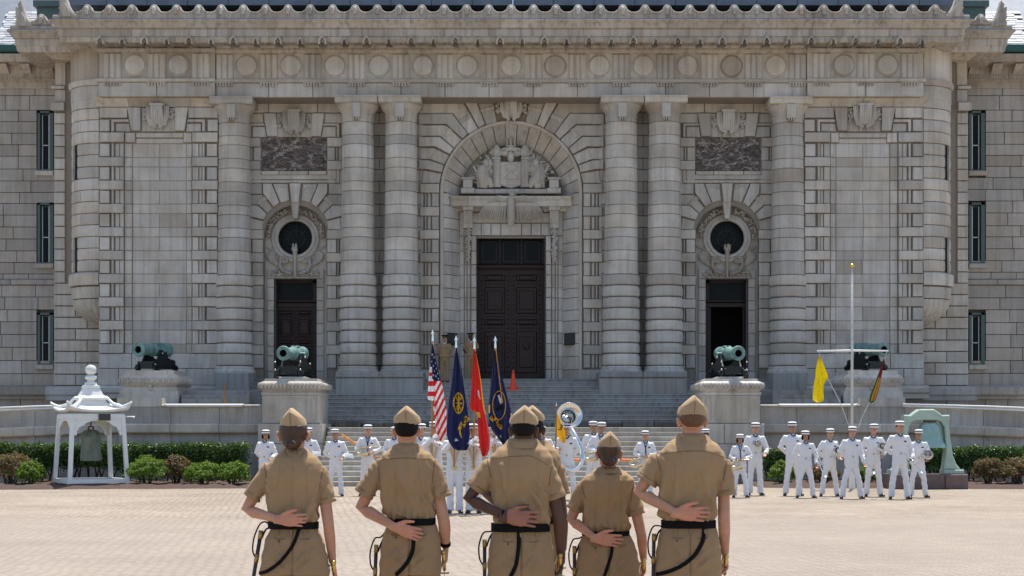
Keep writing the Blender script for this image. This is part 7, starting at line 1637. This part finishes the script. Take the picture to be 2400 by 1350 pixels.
    tr = figure_mesh(g, .0065, 'trousers', KHAKI_T, body, 3, dst); bt = bvh(tr.data)
    for sg in (-1, 1):
        o = MB(); a = Vector((X(lx + sg*lw*1.1, Yo), Yo - .05, .035)); o.tube([a, a + Vector((sg*.01, .12, .01)), a + Vector((sg*.03, .24, -.012))], [.04, .045, .028], 10); o.build('shoe', SHOE, body, smooth=True)
    # belt, belt loops, pocket welts, centre seam
    bm_ = MB(); bx0, bx1 = belt[2], belt[3]; a = (bx1-bx0)/2*k; bcx = X((bx0+bx1)/2, Yo); bd = a*.66
    bm_.loft([sup(bcx, Yo+.012, Z(belt[1], Yo), a+.004, bd+.004, 36, 2.5), sup(bcx, Yo+.012, Z(belt[1], Yo), a+.009, bd+.010, 36, 2.5), sup(bcx, Yo+.012, Z(belt[0], Yo), a+.009, bd+.010, 36, 2.5), sup(bcx, Yo+.012, Z(belt[0], Yo), a+.002, bd+.002, 36, 2.5)], cap=False); bo = autosmooth(bm_.build('belt', BELT, body, fixn=True), 40)
    for f in (.22, .5, .78):
        px = lerp(bx0, bx1, f); p0, p1 = on(bt, px, belt[1]+2, .012), on(bt, px, belt[1]+13, .008)
        if p0 and p1: MB().tube([p0, p1], .006, 6, flat=((0, 1, 0), .5)).build('belt_loop', KHAKI_T, body)
    line(bt, [(lx, belt[1]+4), (lx+.5, belt[1]+40), (lx, lp[0]-6)], .0022, 'centre_seam', SEAM, body, -.0005)
    for sg in (-1, 1): line(bt, [(lx + sg*18, belt[1]+22), (lx + sg*30, belt[1]+22.5), (lx + sg*41, belt[1]+21)], .0028, 'pocket_welt', SEAM, body, .0005)
    MB().ell(on(bt, lx-30, belt[1]+27, .002) or w3(lx-30, belt[1]+27, -.1), .0055, 8, 6).build('pocket_button', LEATH, body)
    # hair
    def tuck(me):                                              # hair stays inside the cap
        zc = Z((cap[1][1]+cap[2][1])/2, Yo) - .004; c_ = coords(me); f = np.clip((c_[:, 2] - zc)/.03, 0, 1)*.30
        c_[:, 0] += (hc.x - c_[:, 0])*f; c_[:, 1] += (Yo - c_[:, 1])*f; setco(me, c_)
    h = MB(); rt = Vector((fwd.y, -fwd.x, 0)); rot = Matrix((rt, fwd, Vector((0, 0, 1)))).transposed()
    if bun:
        h.ell(q(0, -.022, .022), (.0815*hk, .088*hk, .096*hk), 20, 14, rot=rot); h.ell(q(0, -.055, -.035), (.058*hk, .052*hk, .05*hk), 16, 10, rot=rot)
        hm_ = remesh(h, .006, 3); tuck(hm_); hm_.materials.append(hair); co_ = coords(hm_); nr2 = normals(hm_)
        ang = np.arctan2(co_[:, 2]-(hc.z-.05*hk), co_[:, 0]-hc.x); setco(hm_, co_ + nr2*(.0011*np.sin(ang*70 + 2*np.sin(ang*9))*np.clip((hc.z+.01-co_[:, 2])/.03, 0, 1))[:, None]); ho = link('hair', hm_, body)
        bn = MB(); bc = q(0, -.122, -.052)
        for j in range(7):
            a0 = j*.9; bn.tube([bc + Vector((cos(a0 + tt)*.020*hk*(1+.25*sin(j*2.1)), -.006*sin(tt*2+j) - .004*j*.3, sin(a0 + tt)*.018*hk)) for tt in np.linspace(0, 4.6, 14)], .0075*hk, 7)
        bn.ell(bc, (.024*hk, .018*hk, .022*hk), 10, 8); bn.build('hair_bun', hair, ho, smooth=True)
        ws = MB()
        for j in range(10):
            x_ = R.uniform(-.045, .045); ws.tube([q(x_, -.07, -.075), q(x_*1.05 + R.uniform(-.01, .01), -.066, -.10), q(x_*.9 + R.uniform(-.015, .015), -.05, -.105 - R.uniform(0, .012))], [.0010, .0007, .0003], 4)
        tag(ws.build('stray_hairs', hair, ho), kind='stuff')
    else:
        h.ell(q(0, -.014, .030), (.0775*hk, .0965*hk, .090*hk), 20, 14, rot=rot); h.ell(q(0, -.046, .004), (.066*hk, .059*hk, .050*hk), 18, 12, rot=rot); hm_ = remesh(h, .007, 2); tuck(hm_); hm_.materials.append(hair); link('hair', hm_, body)
    # garrison cap: crown with fore-and-aft ridge, turned-up curtain with a notch at the back
    (ax, ay), (bl, by), (br, by2) = cap; cx = (bl+br)/2; a = (br-bl)/2*k; apex = Z(ay, Yo); zb = Z((by+by2)/2, Yo); dep = .108*hk; tilt = (Z(by2, Yo) - Z(by, Yo))/2
    def cring(f, wx, dy, n=32, ex=2.0, sh_=0):
        o = []
        for i in range(n):
            th = 2*pi*i/n; xx = cos(th); yy = sin(th); z_ = lerp(zb, apex, f) + tilt*xx*(1-f) + (.012*yy if f < .3 else 0) - (.020*(1-abs(yy)) if f > .9 else 0)*0
            if f > .8: z_ -= .028*max(0, yy)**2*1.0 + .006*max(0, -yy)**2
            o.append((X(lerp(cx, ax, f), Yo) + xx*a*wx, Yo + .005 + yy*dep*dy, z_))
        return o
    cr_ = MB(); cr_.loft([cring(-.06, .98, .98), cring(.25, .985, 1.0), cring(.5, .74, .98), cring(.7, .50, .94), cring(.85, .29, .88), cring(.95, .14, .82), cring(1.0, .05, .78)]); cap_o = autosmooth(cr_.build('garrison_cap', KHAKI_C, body, fixn=True), 60)
    cu_ = MB(); n = 48; lo = []; hi = []; hi2 = []
    for i in range(n):
        th = 2*pi*i/n; xx, yy = cos(th), sin(th); top_f = .40 + .34*max(0, -yy)**5 + .10*max(0, yy)**2; wx = lerp(1.03, .96, max(0, top_f-.3)/.5) 
        bx = lambda f: X(lerp(cx, ax, f), Yo)
        prof_w = lambda f: np.interp(f, [0, .25, .5, .7, .85], [1.02, 1.035, .80, .565, .36])
        lo.append((bx(0) + xx*a*1.025, Yo+.005 + yy*dep*1.02, zb + tilt*xx + .010*yy)); hi.append((bx(top_f) + xx*a*prof_w(top_f), Yo+.005 + yy*dep*(1.04 - .05*top_f), lerp(zb, apex, top_f) + tilt*xx*(1-top_f))); hi2.append((bx(top_f) + xx*a*(prof_w(top_f)-.05), Yo+.005 + yy*dep*(.97 - .05*top_f), lerp(zb, apex, top_f) + tilt*xx*(1-top_f) + .001))
    mid_ = [tuple(lerp(np.array(p), np.array(q_), .5)*1.0) for p, q_ in zip(lo, hi)]
    mid_ = [(X(cx, Yo) + (m_[0]-X(cx, Yo))*1.035, Yo+.005 + (m_[1]-Yo-.005)*1.03, m_[2]) for m_ in mid_]
    cu_.loft([lo, mid_, hi, hi2], cap=False); cuo = autosmooth(cu_.build('cap_curtain', KHAKI_C, cap_o, fixn=True), 50)
    bvc = bvh(cuo.data)
    line(bvc, [(cx, by-1), (lerp(cx, ax, .3), lerp(by, ay, .35)), (lerp(cx, ax, .6), lerp(by, ay, .66))], .0018, 'cap_seam', SEAM, cap_o)
    # sword strap, watch
    if strap: line(bt, strap, .0145 if not fem else .012, 'sword_strap', BELT, body, .008, 12, ((0, 1, 0), .18))
    if watch: MB().tube([wrR + (elR-wrR).normalized()*d for d in (.012, .024, .036)], [.033, .034, .033], 14).build('wristwatch', BELT, body, smooth=True)
    if watchL: MB().tube([wrL + (elL-wrL).normalized()*d for d in (.005, .017, .030)], [.034, .035, .034], 14).build('wristwatch', BELT, body, smooth=True)
    # scabbard at the left hip and sword in the right hand: things of their own
    if scab:
        (x0, y0), (x1, y1) = scab; p0, p1 = w3(x0, y0, -.03), w3(x1, y1, -.03); d = (p1-p0).normalized(); p2 = p0 + d*.80; o = thing('scabbard', p2, 'black scabbard with brass fittings at the hip of the ' + label.split(',')[0].replace('officer', 'officer'), 'scabbard', 'scabbards')
        MB().tube([p0, lerp(p0, p2, .5), p2], [.0125, .0115, .009], 10, flat=((0, 1, 0), .75)).build('sheath', LEATH, o, smooth=True)
        for f in (0.0, .18, .36, .95): MB().tube([p0 + d*(f*.8), p0 + d*(f*.8+.05)], [.0145, .0138], 10).build('brass_fitting', DBRASS, o, smooth=True)
        for f in (.03,): MB().tube(crom([p0 + d*(f*.8+.02) + Vector((.012, 0, 0)), p0 + d*(f*.8+.0) + Vector((.03, .02, .03)), w3(belt[2]+4, belt[1]-2, .0)], 4), .006, 6).build('hanger_strap', BELT, o, smooth=True)
        MB().tube(crom([p0 + d*.16 + Vector((-.012, 0, 0)), p0 + d*.12 + Vector((-.032, 0, 0)), p0 + d*.04 + Vector((-.036, 0, .0)), p0 + d*(-.02) + Vector((-.01, 0, .02)), p0 + Vector((.03, .02, .05)), w3(belt[2]+3, belt[1], .0)], 5), .005, 6).build('hanger_strap', BELT, o, smooth=True)
    g0 = w3(tR[0]-3, tR[1]-6, .04); o = thing('sword', g0, 'brass hilted sword in the right hand of the ' + label.split(',')[0], 'sword', 'swords')
    MB().tube([g0 + Vector((0, -.05, .06)), g0, g0 + Vector((0, .04, -.05))], .012, 8).build('grip', BRASS, o, smooth=True); MB().ell(g0 + Vector((0, -.055, .07)), .017, 10, 8).build('pommel', BRASS, o, smooth=True)
    MB().tube([g0 + Vector((-.02, -.06, .06)), g0 + Vector((-.045, -.05, .0)), g0 + Vector((-.02, .03, -.07)), g0 + Vector((.03, .05, -.07))], .006, 7).build('knuckle_guard', BRASS, o, smooth=True)
    MB().tube([g0 + Vector((0, .04, -.05)), g0 + Vector((-.01, .30, -.62))], [.010, .004], 6, flat=((1, 0, 0), .3)).build('blade', SILV, o, smooth=True)
    return body
officer(385, 'officer with red-brown bun, at the left end of the front row',
    torso=[(1050, 668, 716), (1060, 655, 728), (1072, 640, 744), (1086, 630, 754), (1105, 624, 760), (1125, 623, 758), (1150, 623, 755), (1180, 624, 749), (1205, 627, 747), (1226, 632, 743)],
    collar=(1052, 671, 713, 1070), shl=(616, 1086), shr=(765, 1092), sleeveL=(589, 1166, 21), sleeveR=(769, 1178, 20), armL=((568, 1202), (661, 1215), (728, 1217)), armR=((771, 1230), (777, 1320), (785, 1352)),
    head=(688, 1018, 32), cap=((684, 956), (657, 1000), (718, 995)), belt=(1223, 1239, 631, 743), legs=[(1222, 636, 742), (1240, 634, 745), (1262, 622, 756), (1290, 616, 763), (1320, 611, 770), (1345, 608, 773)],
    skin=0, hair=HAIR_B, bun=True, strap=[(705, 1238), (692, 1275), (664, 1312), (630, 1336), (598, 1344)], scab=((614, 1243), (598, 1340)), folds=[(735, 1190, 742, 1222, 4, .010), (640, 1185, 630, 1220, 4, .010), (650, 1200, 690, 1222, 4, .007), (740, 1160, 715, 1215, 5, .007), (628, 1120, 640, 1160, 5, .006), (752, 1120, 738, 1165, 5, .006)], fem=True, key=1)
officer(368, 'officer with black hair, second from left in the front row',
    torso=[(1040, 926, 982), (1052, 912, 993), (1064, 896, 1010), (1078, 888, 1019), (1100, 886, 1023), (1125, 887, 1021), (1150, 889, 1018), (1180, 893, 1016), (1205, 902, 1015), (1222, 910, 1018)],
    collar=(1039, 931, 977, 1062), shl=(880, 1078), shr=(1026, 1076), sleeveL=(852, 1158, 24), sleeveR=(1037, 1166, 22), armL=((838, 1196), (930, 1233), (995, 1254)), armR=((1041, 1222), (1044, 1284), (1043, 1326)),
    head=(953, 1010, 28), cap=((953, 951), (923, 989), (986, 990)), belt=(1214, 1230, 911, 1018), legs=[(1214, 913, 1016), (1232, 906, 1024), (1255, 897, 1031), (1285, 892, 1034), (1320, 889, 1035), (1345, 888, 1034)],
    skin=0, hair=HAIR_K, strap=[(972, 1262), (969, 1290), (955, 1318), (930, 1345)], scab=((883, 1276), (880, 1345)), watch=True, folds=[(930, 1090, 965, 1170, 7, .010), (900, 1120, 905, 1190, 5, .008), (1000, 1110, 1012, 1180, 5, .008), (985, 1150, 1012, 1195, 4, .008), (925, 1195, 960, 1212, 4, .007)], key=2)
officer(367, 'dark skinned officer, in the middle of the front row',
    torso=[(1028, 1192, 1258), (1040, 1182, 1270), (1054, 1164, 1284), (1070, 1150, 1294), (1092, 1146, 1299), (1120, 1147, 1297), (1150, 1150, 1290), (1180, 1156, 1288), (1205, 1160, 1288), (1232, 1155, 1287)],
    collar=(1028, 1200, 1254, 1050), shl=(1138, 1078), shr=(1298, 1090), sleeveL=(1114, 1146, 25), sleeveR=(1305, 1168, 23), armL=((1090, 1176), (1184, 1208), (1269, 1216)), armR=((1311, 1224), (1314, 1302), (1316, 1334)),
    head=(1227, 1008, 29), cap=((1230, 950), (1194, 990), (1261, 992)), belt=(1226, 1245, 1154, 1286), legs=[(1226, 1156, 1284), (1247, 1153, 1289), (1270, 1148, 1294), (1300, 1144, 1299), (1330, 1142, 1301), (1348, 1142, 1300)],
    skin=2, hair=HAIR_K, strap=[(1216, 1246), (1215, 1280), (1209, 1320), (1196, 1348)], scab=((1136, 1264), (1136, 1345)), watchL=True, folds=[(1175, 1080, 1190, 1170, 7, .010), (1240, 1140, 1275, 1200, 6, .011), (1255, 1120, 1284, 1175, 5, .010), (1225, 1170, 1265, 1218, 5, .009), (1165, 1150, 1160, 1215, 5, .008)], creases=True, key=3)
officer(352, 'short officer with brown bun, second from right in the front row',
    torso=[(1093, 1404, 1450), (1103, 1392, 1462), (1114, 1374, 1478), (1126, 1363, 1486), (1145, 1360, 1482), (1165, 1361, 1477), (1190, 1364, 1472), (1215, 1364, 1473), (1235, 1366, 1474), (1252, 1372, 1472)],
    collar=(1094, 1406, 1448, 1108), shl=(1356, 1124), shr=(1490, 1128), sleeveL=(1345, 1194, 19), sleeveR=(1492, 1206, 20), armL=((1331, 1224), (1393, 1259), (1457, 1266)), armR=((1503, 1254), (1510, 1314), (1511, 1344)),
    head=(1427, 1062, 27), cap=((1430, 1011), (1401, 1046), (1454, 1048)), belt=(1244, 1255, 1367, 1473), legs=[(1244, 1369, 1471), (1257, 1364, 1479), (1275, 1357, 1488), (1300, 1353, 1495), (1330, 1350, 1500), (1350, 1348, 1501)],
    skin=0, hair=HAIR_B, bun=True, strap=[(1432, 1268), (1430, 1295), (1421, 1325), (1412, 1350)], scab=((1346, 1279), (1346, 1348)), folds=[(1465, 1170, 1450, 1225, 5, .008), (1370, 1170, 1380, 1225, 5, .008), (1395, 1215, 1430, 1238, 4, .007), (1462, 1200, 1472, 1232, 4, .008)], fem=True, key=4)
officer(364, 'tallest officer with reddish neck, at the right end of the front row',
    torso=[(1016, 1590, 1652), (1028, 1580, 1664), (1042, 1562, 1682), (1058, 1546, 1696), (1080, 1540, 1702), (1110, 1541, 1694), (1145, 1544, 1684), (1180, 1545, 1680), (1205, 1547, 1679), (1226, 1554, 1676)],
    collar=(1016, 1597, 1647, 1042), shl=(1533, 1064), shr=(1708, 1072), sleeveL=(1515, 1128, 27), sleeveR=(1701, 1160, 24), armL=((1490, 1160), (1581, 1200), (1657, 1204)), armR=((1696, 1220), (1702, 1300), (1705, 1336)),
    head=(1622, 986, 30), cap=((1626, 927), (1588, 970), (1657, 971)), belt=(1219, 1237, 1553, 1675), legs=[(1219, 1555, 1673), (1239, 1550, 1680), (1262, 1543, 1686), (1295, 1538, 1690), (1325, 1535, 1692), (1348, 1534, 1692)],
    skin=0, hair=HAIR_R, strap=[(1647, 1236), (1640, 1268), (1618, 1302), (1580, 1328), (1536, 1345)], scab=((1532, 1250), (1530, 1340)), folds=[(1585, 1085, 1580, 1180, 8, .010), (1640, 1100, 1668, 1190, 8, .011), (1660, 1160, 1676, 1212, 5, .010), (1555, 1110, 1552, 1190, 6, .008), (1610, 1170, 1650, 1212, 5, .008)], creases=False, key=5)
dx, dy = 27, 10; sh_ = lambda L: [(a + dy*.2, b + dx, c + dx) for a, b, c in L]
officer(338, 'officer almost hidden behind the middle officer, cap and shoulder showing',
    torso=[(1032, 1222, 1284), (1043, 1212, 1294), (1056, 1196, 1306), (1072, 1186, 1314), (1095, 1182, 1318), (1150, 1186, 1312), (1185, 1190, 1308), (1215, 1190, 1308)],
    collar=(1032, 1228, 1276, 1052), shl=(1176, 1080), shr=(1318, 1082), sleeveL=(1152, 1150, 22), sleeveR=(1316, 1160, 21), armL=((1135, 1170), (1215, 1190), (1280, 1195)), armR=((1318, 1216), (1320, 1290), (1320, 1316)),
    head=(1247, 1006, 26), cap=((1248, 950), (1216, 982), (1276, 984)), belt=(1210, 1226, 1190, 1308), legs=[(1210, 1192, 1306), (1230, 1188, 1312), (1260, 1182, 1318), (1300, 1180, 1320), (1335, 1180, 1320)],
    skin=2, hair=HAIR_K, creases=False, key=6)
